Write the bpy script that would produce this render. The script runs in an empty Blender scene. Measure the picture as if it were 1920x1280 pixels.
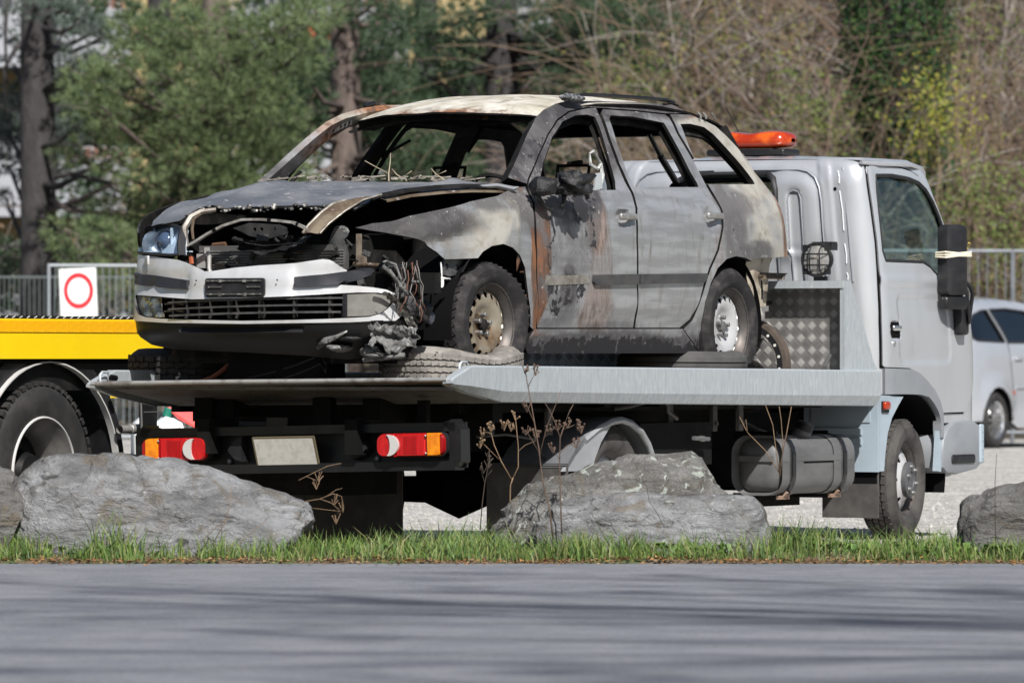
import bpy, bmesh, math, random
from math import sin, cos, pi, radians, sqrt, atan2, hypot
from mathutils import Vector, Matrix, noise
from mathutils.geometry import delaunay_2d_cdt

S = bpy.context.scene
COL = S.collection
random.seed(7)
# ---------------------------------------------------------------- camera
cam_d = bpy.data.cameras.new('camera')
cam_d.sensor_width = 36.0
cam_d.lens = 225.0
cam_d.shift_y = 25 / 1920
cam_d.clip_start = .5
cam_d.clip_end = 1000
cam_d.dof.use_dof = True
cam_d.dof.focus_distance = 32.6
cam_d.dof.aperture_fstop = 6.3
cam = bpy.data.objects.new('camera', cam_d)
COL.objects.link(cam)
cam.location = (0, 0, 1.02)
cam.rotation_euler = (radians(90), 0, 0)
S.camera = cam
# ---------------------------------------------------------------- sky and sun (light travels along SUN)
SUN = Vector((-.316, 1.034, -1.0)).normalized()
W = bpy.data.worlds.new('World')
S.world = W
W.use_nodes = True
wn = W.node_tree.nodes
sky = wn.new('ShaderNodeTexSky')
sky.sky_type = 'NISHITA'
sky.sun_disc = False
sky.sun_elevation = math.asin(-SUN.z)
sky.sun_rotation = atan2(-SUN.x, -SUN.y)
sky.air_density = 1.0
sky.dust_density = 1.5
wn['Background'].inputs[1].default_value = .056
W.node_tree.links.new(sky.outputs[0], wn['Background'].inputs[0])
sd = bpy.data.lights.new('sun', 'SUN')
sd.energy = 5.0
sd.angle = radians(.53)
sd.color = (1., .97, .925)
so = bpy.data.objects.new('sun', sd)
COL.objects.link(so)
so.rotation_euler = SUN.to_track_quat('-Z', 'Y').to_euler()
so.location = (10, -20, 40)
S.view_settings.view_transform = 'Standard'
S.view_settings.look = 'None'
S.view_settings.exposure = .40
S.view_settings.gamma = 1
S.view_settings.use_curve_mapping = False
# ---------------------------------------------------------------- materials
MATS = {}
def _mix(nt, a, b, fac, typ='MIX'):
    n = nt.nodes.new('ShaderNodeMix'); n.data_type = 'RGBA'; n.blend_type = typ
    def put(s, v):
        if hasattr(v, 'is_output') or isinstance(v, bpy.types.NodeSocket): nt.links.new(v, s)
        elif isinstance(v, (tuple, list)): s.default_value = (*v[:3], 1)
        else: s.default_value = v
    put(n.inputs[0], fac); put(n.inputs[6], a); put(n.inputs[7], b)
    return n.outputs[2]
def _noise(nt, vec, scale, detail=4, rough=.6, dist=0.):
    n = nt.nodes.new('ShaderNodeTexNoise'); n.inputs['Scale'].default_value = scale
    n.inputs['Detail'].default_value = detail; n.inputs['Roughness'].default_value = rough
    n.inputs['Distortion'].default_value = dist
    if vec is not None: nt.links.new(vec, n.inputs['Vector'])
    return n.outputs['Fac']
def _ramp(nt, f, a, b, lo=0., hi=1.):
    n = nt.nodes.new('ShaderNodeMapRange'); n.interpolation_type = 'SMOOTHSTEP'
    nt.links.new(f, n.inputs[0])
    for i, v in enumerate((a, b, lo, hi)): n.inputs[i + 1].default_value = v
    return n.outputs[0]
def _math(nt, op, a, b=None):
    n = nt.nodes.new('ShaderNodeMath'); n.operation = op
    for i, v in enumerate((a, b)):
        if v is None: continue
        if isinstance(v, (int, float)): n.inputs[i].default_value = v
        else: nt.links.new(v, n.inputs[i])
    return n.outputs[0]
def _vec(nt, sc=(1, 1, 1)):
    tc = nt.nodes.new('ShaderNodeTexCoord'); mp = nt.nodes.new('ShaderNodeMapping')
    nt.links.new(tc.outputs['Object'], mp.inputs[0]); mp.inputs['Scale'].default_value = sc
    return mp.outputs[0]
def new_mat(name):
    m = bpy.data.materials.new(name); m.use_nodes = True
    MATS[name] = m
    nt = m.node_tree
    return m, nt, nt.nodes['Principled BSDF']
def bump(nt, b, h, strength=.3, dist=.01):
    n = nt.nodes.new('ShaderNodeBump'); n.inputs['Strength'].default_value = strength
    n.inputs['Distance'].default_value = dist
    nt.links.new(h, n.inputs['Height']); nt.links.new(n.outputs[0], b.inputs['Normal'])
def mat(name, c, rough=.5, metal=0., c2=None, scale=6., lo=.35, hi=.7, stretch=(1, 1, 1), c3=None, scale3=40., lo3=.55, hi3=.7,
        bmp=0., bscale=60., bdist=.004, coat=0., rvar=0., spec=None, detail=5, trans=0.):
    if name in MATS: return MATS[name]
    m, nt, b = new_mat(name)
    b.inputs['Base Color'].default_value = (*c, 1)
    b.inputs['Roughness'].default_value = rough
    b.inputs['Metallic'].default_value = metal
    b.inputs['Coat Weight'].default_value = coat
    b.inputs['Coat Roughness'].default_value = .08
    if spec is not None: b.inputs['Specular IOR Level'].default_value = spec
    if trans: b.inputs['Transmission Weight'].default_value = trans
    v = _vec(nt, stretch)
    col = None
    if c2 is not None:
        f = _noise(nt, v, scale, detail)
        r = _ramp(nt, f, lo, hi)
        col = _mix(nt, c, c2, r)
        if rvar:
            nt.links.new(_ramp(nt, f, lo, hi, rough, rough + rvar), b.inputs['Roughness'])
    if c3 is not None:
        f3 = _ramp(nt, _noise(nt, v, scale3, 4, .65), lo3, hi3)
        col = _mix(nt, col if col is not None else c, c3, f3)
    if col is not None: nt.links.new(col, b.inputs['Base Color'])
    if bmp: bump(nt, b, _noise(nt, v, bscale, 5, .65), bmp, bdist)
    return m
# ---------------------------------------------------------------- mesh builder
class MB:
    def __init__(s): s.v = []; s.f = []; s.m = []; s.uvw = None
    def add(s, vs, fs, mi=0):
        o = len(s.v); s.v += [tuple(p) for p in vs]
        for f in fs: s.f.append(tuple(i + o for i in f)); s.m.append(mi)
        return s
    def box(s, c, d, rot=None, mi=0, taper=None):
        # centre, full size; rot = Matrix/euler tuple
        R = Matrix.Identity(3) if rot is None else (rot if isinstance(rot, Matrix) else __import__('mathutils').Euler(rot).to_matrix())
        vs = []
        for z in (-.5, .5):
            t = 1 if (taper is None or z < 0) else taper
            for x, y in ((-.5, -.5), (.5, -.5), (.5, .5), (-.5, .5)):
                vs.append(Vector(c) + R @ Vector((x * d[0] * t, y * d[1] * t, z * d[2])))
        return s.add(vs, [(3, 2, 1, 0), (4, 5, 6, 7), (0, 1, 5, 4), (1, 2, 6, 5), (2, 3, 7, 6), (3, 0, 4, 7)], mi)
    def bar(s, a, b, w, h=None, up=(0, 0, 1), mi=0):
        a, b = Vector(a), Vector(b); d = b - a; L = d.length
        if L < 1e-6: return s
        x = d / L; u = Vector(up)
        if abs(x.dot(u)) > .95: u = Vector((1, 0, 0))
        y = u.cross(x).normalized(); z = x.cross(y)
        return s.box((a + b) / 2, (L, w, h or w), Matrix((x, y, z)).transposed(), mi)
    def tube(s, pts, r, n=6, cap=True, mi=0):
        pts = [Vector(p) for p in pts]
        rs = r if isinstance(r, (list, tuple)) else [r] * len(pts)
        vs = []; fs = []
        ref = Vector((0, 0, 1))
        prev = None
        for i, p in enumerate(pts):
            d = (pts[min(i + 1, len(pts) - 1)] - pts[max(i - 1, 0)])
            if d.length < 1e-9: d = Vector((0, 0, 1))
            d.normalize()
            if prev is None:
                u = d.cross(ref if abs(d.z) < .9 else Vector((1, 0, 0))).normalized()
            else:
                u = prev - d * prev.dot(d)
                u = u.normalized() if u.length > 1e-6 else d.orthogonal().normalized()
            prev = u; w = d.cross(u)
            for k in range(n):
                a = 2 * pi * k / n
                vs.append(p + (u * cos(a) + w * sin(a)) * rs[i])
        for i in range(len(pts) - 1):
            for k in range(n):
                k2 = (k + 1) % n
                fs.append((i * n + k, i * n + k2, (i + 1) * n + k2, (i + 1) * n + k))
        if cap:
            fs.append(tuple(range(n - 1, -1, -1))); fs.append(tuple((len(pts) - 1) * n + k for k in range(n)))
        return s.add(vs, fs, mi)
    def lathe(s, prof, n=32, axis='y', c=(0, 0, 0), mi=0, a0=0., a1=2 * pi, fn=None):
        # prof: (along axis, radius)
        full = abs(a1 - a0 - 2 * pi) < 1e-6
        m = n if full else n + 1
        vs = []
        for i in range(m):
            a = a0 + (a1 - a0) * i / n
            for (h, r) in prof:
                if axis == 'y': p = (r * cos(a), h, r * sin(a))
                elif axis == 'z': p = (r * cos(a), r * sin(a), h)
                else: p = (h, r * cos(a), r * sin(a))
                if fn: p = fn(*p)
                vs.append((p[0] + c[0], p[1] + c[1], p[2] + c[2]))
        k = len(prof); fs = []
        for i in range(n):
            i2 = (i + 1) % m
            for j in range(k - 1):
                q = (i * k + j, i * k + j + 1, i2 * k + j + 1, i2 * k + j)
                fs.append(q if axis != 'z' else q[::-1])
        return s.add(vs, fs, mi)
    def prism(s, poly, axis, a, b, mi=0):
        # poly in the two other axes (in xyz order), extruded along axis a..b
        def P(u, v, w):
            return {'x': (w, u, v), 'y': (u, w, v), 'z': (u, v, w)}[axis]
        n = len(poly)
        vs = [P(u, v, a) for u, v in poly] + [P(u, v, b) for u, v in poly]
        fs = [tuple(range(n))[::-1], tuple(range(n, 2 * n))]
        fs += [(i, (i + 1) % n, n + (i + 1) % n, n + i) for i in range(n)]
        return s.add(vs, fs, mi)
    def grid(s, fn, nu, nv, mi=0):
        vs = [fn(i / nu, j / nv) for i in range(nu + 1) for j in range(nv + 1)]
        fs = [(i * (nv + 1) + j, (i + 1) * (nv + 1) + j, (i + 1) * (nv + 1) + j + 1, i * (nv + 1) + j + 1) for i in range(nu) for j in range(nv)]
        return s.add(vs, fs, mi)
    def sphere(s, c, r, nu=10, nv=6, mi=0, fn=None):
        r = r if isinstance(r, (tuple, list)) else (r, r, r)
        def f(u, v):
            a = 2 * pi * u; b = pi * (v - .5)
            p = (c[0] + r[0] * cos(b) * cos(a), c[1] + r[1] * cos(b) * sin(a), c[2] + r[2] * sin(b))
            return fn(*p) if fn else p
        return s.grid(f, nu, nv, mi)
    def mirror(s):
        s.v = [(x, -y, z) for x, y, z in s.v]; s.f = [f[::-1] for f in s.f]
        return s
    def xf(s, M):
        s.v = [tuple(M @ Vector(p)) for p in s.v]; return s
    def move(s, d):
        s.v = [(x + d[0], y + d[1], z + d[2]) for x, y, z in s.v]; return s
    def warp(s, fn):
        s.v = [fn(*p) for p in s.v]; return s
    def build(s, name, m, parent=None, smooth=35, burn=None, **props):
        me = bpy.data.meshes.new(name)
        me.from_pydata(s.v, [], s.f)
        ms = m if isinstance(m, (list, tuple)) else [m]
        for q in ms: me.materials.append(q)
        if len(ms) > 1: me.polygons.foreach_set('material_index', s.m)
        if smooth:
            me.polygons.foreach_set('use_smooth', [True] * len(me.polygons))
            if smooth < 180: me.set_sharp_from_angle(angle=radians(smooth))
        if burn:
            at = me.color_attributes.new('burn', 'FLOAT_COLOR', 'POINT')
            buf = []
            for p in s.v: buf += burn(*p)
            at.data.foreach_set('color', buf)
        me.update()
        o = bpy.data.objects.new(name, me)
        COL.objects.link(o)
        if parent: o.parent = parent
        for k, v in props.items(): o[k] = v
        return o
def resample(poly, step, closed=True):
    out = []
    n = len(poly)
    for i in range(n if closed else n - 1):
        a = poly[i]; b = poly[(i + 1) % n]
        k = max(1, int(math.ceil(hypot(b[0] - a[0], b[1] - a[1]) / step)))
        for j in range(k): out.append((a[0] + (b[0] - a[0]) * j / k, a[1] + (b[1] - a[1]) * j / k))
    if not closed: out.append(poly[-1])
    return out
def smooth_poly(poly, it=1):
    for _ in range(it):
        q = []
        n = len(poly)
        for i in range(n):
            a, b = poly[i], poly[(i + 1) % n]
            q += [(a[0] * .75 + b[0] * .25, a[1] * .75 + b[1] * .25), (a[0] * .25 + b[0] * .75, a[1] * .25 + b[1] * .75)]
        poly = q
    return poly
def inpoly(x, y, poly):
    c = False; n = len(poly); j = n - 1
    for i in range(n):
        xi, yi = poly[i]; xj, yj = poly[j]
        if (yi > y) != (yj > y) and x < (xj - xi) * (y - yi) / (yj - yi) + xi: c = not c
        j = i
    return c
def _area(p): return sum(p[i - 1][0] * p[i][1] - p[i][0] * p[i - 1][1] for i in range(len(p)))
def patch(mb, outline, fn, step=.04, holes=(), thick=.0, flip=False, mi=0, mi_in=None, off=0., estep=None, jitter=0.):
    # a sheet-metal piece: outline (and holes) in the surface's own u,v metres, carried onto fn(u,v), with thickness
    es = estep or step
    loops = [resample(outline, es)] + [resample(h, es) for h in holes]
    pts = []; edges = []
    for lp in loops:
        o = len(pts); n = len(lp); pts += lp
        edges += [(o + i, o + (i + 1) % n) for i in range(n)]
    us = [p[0] for p in outline]; vs_ = [p[1] for p in outline]
    nu = int((max(us) - min(us)) / step); nv = int((max(vs_) - min(vs_)) / step)
    allb = pts[:]
    for i in range(1, nu + 1):
        for j in range(1, nv + 1):
            u = min(us) + i * step + (step * .5 if j % 2 else 0); v = min(vs_) + j * step
            if not inpoly(u, v, loops[0]) or any(inpoly(u, v, h) for h in loops[1:]): continue
            if any(abs(u - a) < es * .6 and abs(v - b) < es * .6 for a, b in allb): continue
            pts.append((u, v))
    r = delaunay_2d_cdt([Vector(p) for p in pts], edges, [], 0, 1e-5)
    V = [(p.x, p.y) for p in r[0]]
    tris = []
    for f in r[2]:
        a, b, c = [V[i] for i in f[:3]]
        cx, cy = (a[0] + b[0] + c[0]) / 3, (a[1] + b[1] + c[1]) / 3
        if inpoly(cx, cy, loops[0]) and not any(inpoly(cx, cy, h) for h in loops[1:]):
            ar = (b[0] - a[0]) * (c[1] - a[1]) - (c[0] - a[0]) * (b[1] - a[1])
            tris.append(tuple(f) if ar > 0 else tuple(f)[::-1])
    P = []; N = []
    e = 1e-3
    for u, v in V:
        p = Vector(fn(u, v))
        n = (Vector(fn(u + e, v)) - Vector(fn(u - e, v))).cross(Vector(fn(u, v + e)) - Vector(fn(u, v - e)))
        n = n.normalized() if n.length > 1e-12 else Vector((0, 0, 1))
        if flip: n = -n
        P.append(p + n * off); N.append(n)
    if flip: tris = [t[::-1] for t in tris]
    mb.add(P, tris, mi)
    if thick:
        k = len(V)
        inn = [p - n * thick for p, n in zip(P, N)]
        mii = mi if mi_in is None else mi_in
        # border edges
        cnt = {}
        for t in tris:
            for a, b in ((t[0], t[1]), (t[1], t[2]), (t[2], t[0])): cnt[(a, b)] = 1
        rim = [(a, b) for (a, b) in cnt if (b, a) not in cnt]
        o = len(mb.v)
        mb.add(inn, [t[::-1] for t in tris], mii)
        mb.v += [tuple(p) for p in P]; mb.v += [tuple(p) for p in inn]
        o2 = o + k
        for a, b in rim:
            mb.f.append((o2 + b, o2 + a, o2 + k + a, o2 + k + b)); mb.m.append(mii)
    return mb
def circle(cx, cy, r, n=12, ry=None, a0=0.):
    return [(cx + r * cos(a0 + 2 * pi * i / n), cy + (ry or r) * sin(a0 + 2 * pi * i / n)) for i in range(n)]
def rrect(cx, cy, w, h, r, n=4):
    out = []
    for sx, sy, a in ((1, 1, 0), (-1, 1, pi / 2), (-1, -1, pi), (1, -1, 1.5 * pi)):
        for i in range(n + 1):
            t = a + pi / 2 * i / n
            out.append((cx + sx * (w / 2 - r) + r * cos(t), cy + sy * (h / 2 - r) + r * sin(t)))
    return out
def rbox(mb, c, d, r, rot=None, mi=0, n=3):
    # box with rounded vertical and horizontal edges (superellipsoid-like grid)
    R = Matrix.Identity(3) if rot is None else (rot if isinstance(rot, Matrix) else __import__('mathutils').Euler(rot).to_matrix())
    hx, hy, hz = d[0] / 2, d[1] / 2, d[2] / 2
    prof = []
    for i in range(n + 1):
        a = -pi / 2 + pi / 2 * i / n
        prof.append((-hz + r + r * sin(a), r * cos(a) - r))
    for i in range(n + 1):
        a = pi / 2 * i / n
        prof.append((hz - r + r * sin(a), r * cos(a) - r))
    rings = []
    for z, ins in prof:
        rings.append([(x, y, z) for x, y in rrect(0, 0, 2 * (hx + ins), 2 * (hy + ins), max(r * .35, r + ins), n)])
    vs = [Vector(c) + R @ Vector(p) for ring in rings for p in ring]
    m = len(rings[0]); fs = []
    for i in range(len(rings) - 1):
        for k in range(m):
            k2 = (k + 1) % m
            fs.append((i * m + k, i * m + k2, (i + 1) * m + k2, (i + 1) * m + k))
    fs.append(tuple(range(m))[::-1]); fs.append(tuple((len(rings) - 1) * m + k for k in range(m)))
    return mb.add(vs, fs, mi)
# ---------------------------------------------------------------- things
def thing(name, label, cat, loc=(0, 0, 0), rotz=0., group=None, rot=None):
    o = bpy.data.objects.new(name, None)
    COL.objects.link(o)
    o.empty_display_size = .3
    o.location = loc
    o.rotation_euler = rot or (0, 0, rotz)
    tag(o, label, cat, group)
    return o
def tag(o, label, cat, group=None):
    o['label'] = label; o['category'] = cat
    if group: o['group'] = group
    return o
def copy_tree(o, parent=None, loc=None, rot=None, label=None):
    kids = list(o.children)
    c = o.copy(); COL.objects.link(c)
    if parent: c.parent = parent
    if loc is not None: c.location = loc
    if rot is not None: c.rotation_euler = rot
    if label: c['label'] = label
    for k in kids: copy_tree(k, c)
    return c
def rnd(a, b): return a + (b - a) * random.random()
# ---------------------------------------------------------------- body surfaces (metres, vehicle frame: x forward, y left, z up)
def interp(t, tab):
    if t <= tab[0][0]: return tab[0][1]
    for (a, b), (c, d) in zip(tab, tab[1:]):
        if t <= c:
            return b + (d - b) * (t - a) / (c - a)
    return tab[-1][1]
def sstep(a, b, t):
    # smooth 0..1 step, works with a > b too
    t = min(1., max(0., (t - a) / (b - a)))
    return t * t * (3 - 2 * t)
def sinterp(t, tab):
    # monotone-ish smooth interpolation (Catmull-Rom on a table)
    n = len(tab)
    if t <= tab[0][0]: return tab[0][1]
    if t >= tab[-1][0]: return tab[-1][1]
    for i in range(n - 1):
        if t <= tab[i + 1][0]: break
    x0, y0 = tab[i]; x1, y1 = tab[i + 1]
    h = x1 - x0
    m0 = (y1 - tab[i - 1][1]) / (x1 - tab[i - 1][0]) if i > 0 else (y1 - y0) / h
    m1 = (tab[i + 2][1] - y0) / (tab[i + 2][0] - x0) if i + 2 < n else (y1 - y0) / h
    s = (t - x0) / h
    return ((2*s**3 - 3*s**2 + 1) * y0 + (s**3 - 2*s**2 + s) * h * m0 + (-2*s**3 + 3*s**2) * y1 + (s**3 - s**2) * h * m1)
CAR_W = [(.05, .78), (.2, .822), (.3, .85), (.45, .872), (.6, .882), (.74, .884), (.86, .874), (.95, .845), (1.03, .802), (1.12, .76), (1.25, .69), (1.38, .612), (1.45, .55), (1.6, .40)]
CAR_P = [(-3.62, .72), (-3.5, .85), (-3.35, .915), (-3.1, .955), (-2.7, .985), (-2.2, .998), (-1.3, 1.), (-.4, .997), (.15, .985), (.45, .955), (.62, .905), (.75, .83), (.86, .7), (.95, .5)]
def car_side(x, z):
    y = sinterp(z, CAR_W) * sinterp(x, CAR_P)
    y *= 1 - .085 * sstep(-1.15, -.35, x) * sstep(.86, 1.06, z)
    # wheel-arch flare and shoulder crease
    for cx in (0., -2.585):
        d = ((x - cx)**2 + (z - .30)**2) ** .5
        if .34 < d < .46 and z > .2: y += .010 * (1 - (d - .36) / .10 if d > .36 else 1)
    y += .006 * max(0, 1 - abs(z - .905) / .03) if -2.9 < x < -.4 else 0
    return (x, y, z)
NOSE = [(0, .905), (.2, .895), (.4, .852), (.5, .815), (.6, .765), (.66, .73), (.72, .68), (.76, .615), (.79, .54), (.815, .44), (.835, .3), (.85, .1)]
RAKE = [(.05, .14), (.12, .07), (.2, .03), (.3, .0), (.42, 0.), (.52, 0.), (.6, .01), (.68, .03), (.76, .08), (.86, .2)]
def car_nose(y, z):
    x = sinterp(abs(y + .065), NOSE) - sinterp(z, RAKE)      # the burnt bumper hangs a little towards the car's right
    return (x, y, z)
HOODZ = [(.95, .62), (.86, .71), (.8, .755), (.7, .81), (.5, .875), (.2, .94), (-.1, .985), (-.35, 1.01), (-.6, 1.03)]
HOODZ = sorted(HOODZ)
def car_hood(x, y):
    a = abs(y) / .72
    z = sinterp(x + .10 * a * a, HOODZ) + .02 - .008 * a * a - .012 * a**6 + .02 * sstep(.2, -.6, y)
    return (x, y, z)
ROOFZ = sorted([(-.80, 1.33), (-.95, 1.392), (-1.15, 1.45), (-1.5, 1.497), (-2.0, 1.512), (-2.5, 1.492), (-2.9, 1.438), (-3.15, 1.37), (-3.35, 1.31)])
def car_roof(x, y):
    a = abs(y) / .56
    z = sinterp(x + .12 * a * a, ROOFZ) - .028 * a * a - .018 * a**6
    return (x, y, z)
# ---- tow-truck cab: one sheet wrapped round the plan outline; s = metres along the plan from the rear centre to the right, z up
CAB_W = [(.3, .93), (.95, .93), (1.2, .925), (1.4, .905), (1.7, .872), (1.95, .838), (2.05, .815), (2.10, .77), (2.135, .66)]
CAB_XF = [(.3, .96), (.8, .98), (1.2, .95), (1.45, .86), (1.7, .73), (1.95, .58), (2.05, .50), (2.1, .42), (2.135, .28)]
CAB_XR = [(.3, -.42), (1.95, -.42), (2.04, -.405), (2.09, -.37), (2.135, -.25)]
def _arc(cx, cy, r, a0, a1, n=8):
    import math
    return [(cx + r * math.cos(a0 + (a1 - a0) * i / n), cy + r * math.sin(a0 + (a1 - a0) * i / n)) for i in range(n + 1)]
def _cabplan():
    import math
    # unit plan: rear x=0 .. front x=1, width 1 (half), walked from the rear centre by the right-hand side to the front centre
    L, Wd = 1.40, .93
    p = [(0, 0), (0, -.3), (0, -.6)]
    p += _arc(.15, -(Wd - .15), .15, math.pi, 1.5 * math.pi)
    p += [(.5, -Wd), (.85, -Wd)]
    p += _arc(L - .24, -(Wd - .24), .24, 1.5 * math.pi, 2 * math.pi)
    p += [(L, -.4), (L, 0)]
    s = [0.]
    for a, b in zip(p, p[1:]): s.append(s[-1] + ((a[0] - b[0])**2 + (a[1] - b[1])**2) ** .5)
    return [(t, q[0] / L) for t, q in zip(s, p)], [(t, q[1] / Wd) for t, q in zip(s, p)], s[-1]
CAB_PX, CAB_PY, CAB_LEN = _cabplan()
def cab(s, z):
    sg = 1
    if s < 0: sg, s = -1, -s
    u = interp(s, CAB_PX); v = interp(s, CAB_PY)
    xr = sinterp(z, CAB_XR); xf = sinterp(z, CAB_XF); w = sinterp(z, CAB_W)
    return (xr + (xf - xr) * u, sg * v * w, z)
# panel outlines in metres (x forward, z up) on the car side
T = {
    'front_door': [(-0.493,0.288), (-0.45,0.38), (-0.418,0.539), (-0.404,0.721), (-0.408,0.87), (-0.438,0.928), (-0.501,0.987), (-0.598,1.047), (-0.746,1.155), (-0.916,1.265), (-1.075,1.342), (-1.255,1.391), (-1.495,1.42), (-1.6,1.426), (-1.578,1.398), (-1.523,1.261), (-1.492,1.137), (-1.495,1.045), (-1.505,0.986), (-1.471,0.902), (-1.459,0.738), (-1.473,0.55), (-1.492,0.386), (-1.509,0.292)],
    'front_window': [(-0.562,0.973), (-0.684,1.049), (-0.752,1.12), (-0.937,1.254), (-1.118,1.339), (-1.307,1.378), (-1.441,1.386), (-1.514,1.376), (-1.495,1.306), (-1.422,1.138), (-1.393,1.042), (-1.352,0.994)],
    'rear_door': [(-1.529,0.292), (-1.509,0.386), (-1.49,0.55), (-1.477,0.738), (-1.494,0.903), (-1.533,0.986), (-1.531,1.046), (-1.523,1.133), (-1.554,1.262), (-1.615,1.399), (-1.667,1.421), (-2.002,1.422), (-2.356,1.416), (-2.378,1.4), (-2.357,1.314), (-2.381,1.206), (-2.404,1.097), (-2.426,1.006), (-2.447,0.922), (-2.436,0.825), (-2.37,0.704), (-2.276,0.607), (-2.227,0.534), (-2.176,0.432), (-2.118,0.336), (-2.029,0.294)],
    'rear_window': [(-1.58,1.014), (-1.562,1.094), (-1.603,1.238), (-1.66,1.368), (-1.703,1.391), (-1.953,1.392), (-2.273,1.37), (-2.276,1.318), (-2.288,1.209), (-2.295,1.112), (-2.321,1.052), (-2.317,1.031)],
    'quarter': [(-2.058,0.287), (-2.138,0.333), (-2.194,0.43), (-2.246,0.531), (-2.294,0.602), (-2.392,0.702), (-2.461,0.826), (-2.48,0.926), (-2.458,1.013), (-2.433,1.101), (-2.41,1.21), (-2.386,1.319), (-2.413,1.405), (-2.423,1.42), (-2.674,1.426), (-2.775,1.405), (-2.896,1.372), (-2.975,1.319), (-3.081,1.229), (-3.125,1.131), (-3.203,1.065), (-3.285,0.999), (-3.302,0.937), (-3.302,0.816), (-3.334,0.681), (-2.832,0.664), (-2.796,0.649), (-2.701,0.666), (-2.583,0.673), (-2.472,0.657), (-2.367,0.608), (-2.292,0.529), (-2.241,0.433), (-2.223,0.316), (-2.29,0.175), (-2.184,0.223)],
    'quarter_window': [(-2.465,1.37), (-2.589,1.375), (-2.738,1.362), (-2.808,1.327), (-2.893,1.251), (-2.993,1.155), (-3.056,1.083), (-3.06,1.064), (-2.448,1.049), (-2.405,1.115), (-2.427,1.262)],
    'side_frame': [(-0.381,1.036), (-0.474,1.093), (-0.584,1.168), (-0.73,1.265), (-0.875,1.351), (-0.999,1.396), (-1.17,1.432), (-1.33,1.453), (-1.568,1.461), (-2.1,1.475), (-2.551,1.476), (-2.677,1.434), (-2.387,1.424), (-2.016,1.43), (-1.68,1.429), (-1.508,1.428), (-1.256,1.398), (-1.071,1.349), (-0.906,1.268), (-0.736,1.157), (-0.59,1.053), (-0.521,1.008)],
    'sill': [(-0.447,0.281), (-2.048,0.287), (-2.182,0.219), (-2.287,0.172), (-2.203,0.161), (-0.442,0.16), (-0.383,0.208)],
    'fender': [(0.885,0.765), (0.844,0.786), (0.781,0.796), (0.698,0.823), (0.572,0.843), (0.413,0.867), (0.204,0.902), (-0.094,0.935), (-0.333,0.98), (-0.482,0.992), (-0.453,0.959), (-0.399,0.883), (-0.397,0.723), (-0.415,0.511), (-0.476,0.283), (-0.435,0.281), (-0.388,0.294), (-0.329,0.431), (-0.307,0.526), (-0.284,0.584), (-0.222,0.644), (-0.14,0.682), (-0.05,0.699), (0.055,0.687), (0.131,0.658), (0.18,0.626), (0.315,0.621), (0.452,0.617), (0.501,0.64), (0.538,0.663), (0.58,0.698), (0.629,0.711), (0.75,0.732), (0.845,0.752)],
}
# ---------------------------------------------------------------- shared materials
M_black = mat('black_plastic', (.011, .011, .013), .5, c2=(.022, .022, .024), scale=14, bmp=.1, bscale=200, spec=.35)
M_blackgloss = mat('black_painted_steel', (.008, .008, .009), .40, c2=(.02, .019, .018), scale=9, lo=.5, hi=.75)
M_chassis = mat('grimy_chassis', (.006, .006, .006), .8, c2=(.020, .018, .016), scale=7, lo=.5, hi=.8, spec=.15)
M_char = mat('charred_metal', (.006, .006, .006), .85, c2=(.026, .023, .021), scale=11, lo=.45, hi=.75, c3=(.10, .045, .02), scale3=7, lo3=.66, hi3=.78, bmp=.4, bscale=70, spec=.2)
M_char_rust = mat('scorched_rusty_metal', (.09, .04, .02), .85, c2=(.02, .018, .017), scale=9, lo=.42, hi=.6, bmp=.4, bscale=80)
M_tyre = mat('tyre_rubber', (.022, .022, .023), .75, c2=(.05, .048, .046), scale=9, lo=.4, hi=.75, bmp=.25, bscale=120, spec=.3)
M_tyre_burnt = mat('burnt_tyre_rubber', (.017, .016, .017), .8, c2=(.06, .055, .055), scale=12, lo=.45, hi=.78, c3=(.14, .08, .045), scale3=30, lo3=.7, hi3=.78, bmp=.5, bscale=60, bdist=.006, spec=.3)
M_tyre_dusty = mat('dusty_tyre_rubber', (.27, .255, .235), .9, c2=(.15, .14, .13), scale=7, lo=.38, hi=.66, c3=(.04, .04, .04), scale3=25, lo3=.62, hi3=.72, bmp=.4, bscale=90, spec=.2)
M_tyre_grey = mat('worn_tyre_rubber', (.075, .07, .066), .85, c2=(.035, .034, .034), scale=8, lo=.4, hi=.7, bmp=.3, bscale=120, spec=.2)
M_groove = mat('tread_groove', (.008, .008, .008), .9)
M_galv = mat('galvanised_steel', (.47, .505, .53), .42, .4, c2=(.39, .43, .455), scale=18, lo=.35, hi=.65, stretch=(2.2, 2.2, .55), c3=(.56, .595, .615), scale3=30, lo3=.56, hi3=.70, bmp=.05, bscale=40, rvar=.18)
M_galv_worn = mat('scraped_galvanised_steel', (.15, .138, .128), .6, .3, c2=(.085, .055, .038), scale=6, lo=.48, hi=.75, stretch=(2, 2, 6), c3=(.34, .34, .33), scale3=26, lo3=.58, hi3=.75, bmp=.1, bscale=60)
M_alu = mat('aluminium_plate', (.34, .332, .325), .5, .5, c2=(.19, .185, .18), scale=5, lo=.35, hi=.7, bmp=.1, bscale=150)
M_alu_lit = mat('lit_ridge_aluminium', (.62, .61, .59), .38, .3)
M_silver = mat('silver_cab_paint', (.49, .508, .535), .30, .38, c2=(.455, .47, .495), scale=2.6, stretch=(1.6, 1.6, .6), c3=(.42, .43, .445), scale3=5, lo3=.52, hi3=.80, coat=.6)
M_cabgrey = mat('grey_cab_plastic', (.25, .265, .285), .48, .15, c2=(.21, .225, .245), scale=5)
M_cabblue = mat('pale_blue_grey_plastic', (.33, .395, .45), .45, 0, c2=(.28, .335, .385), scale=4)
M_seam = mat('dark_seam', (.004, .004, .0045), .8, spec=.1)
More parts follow.
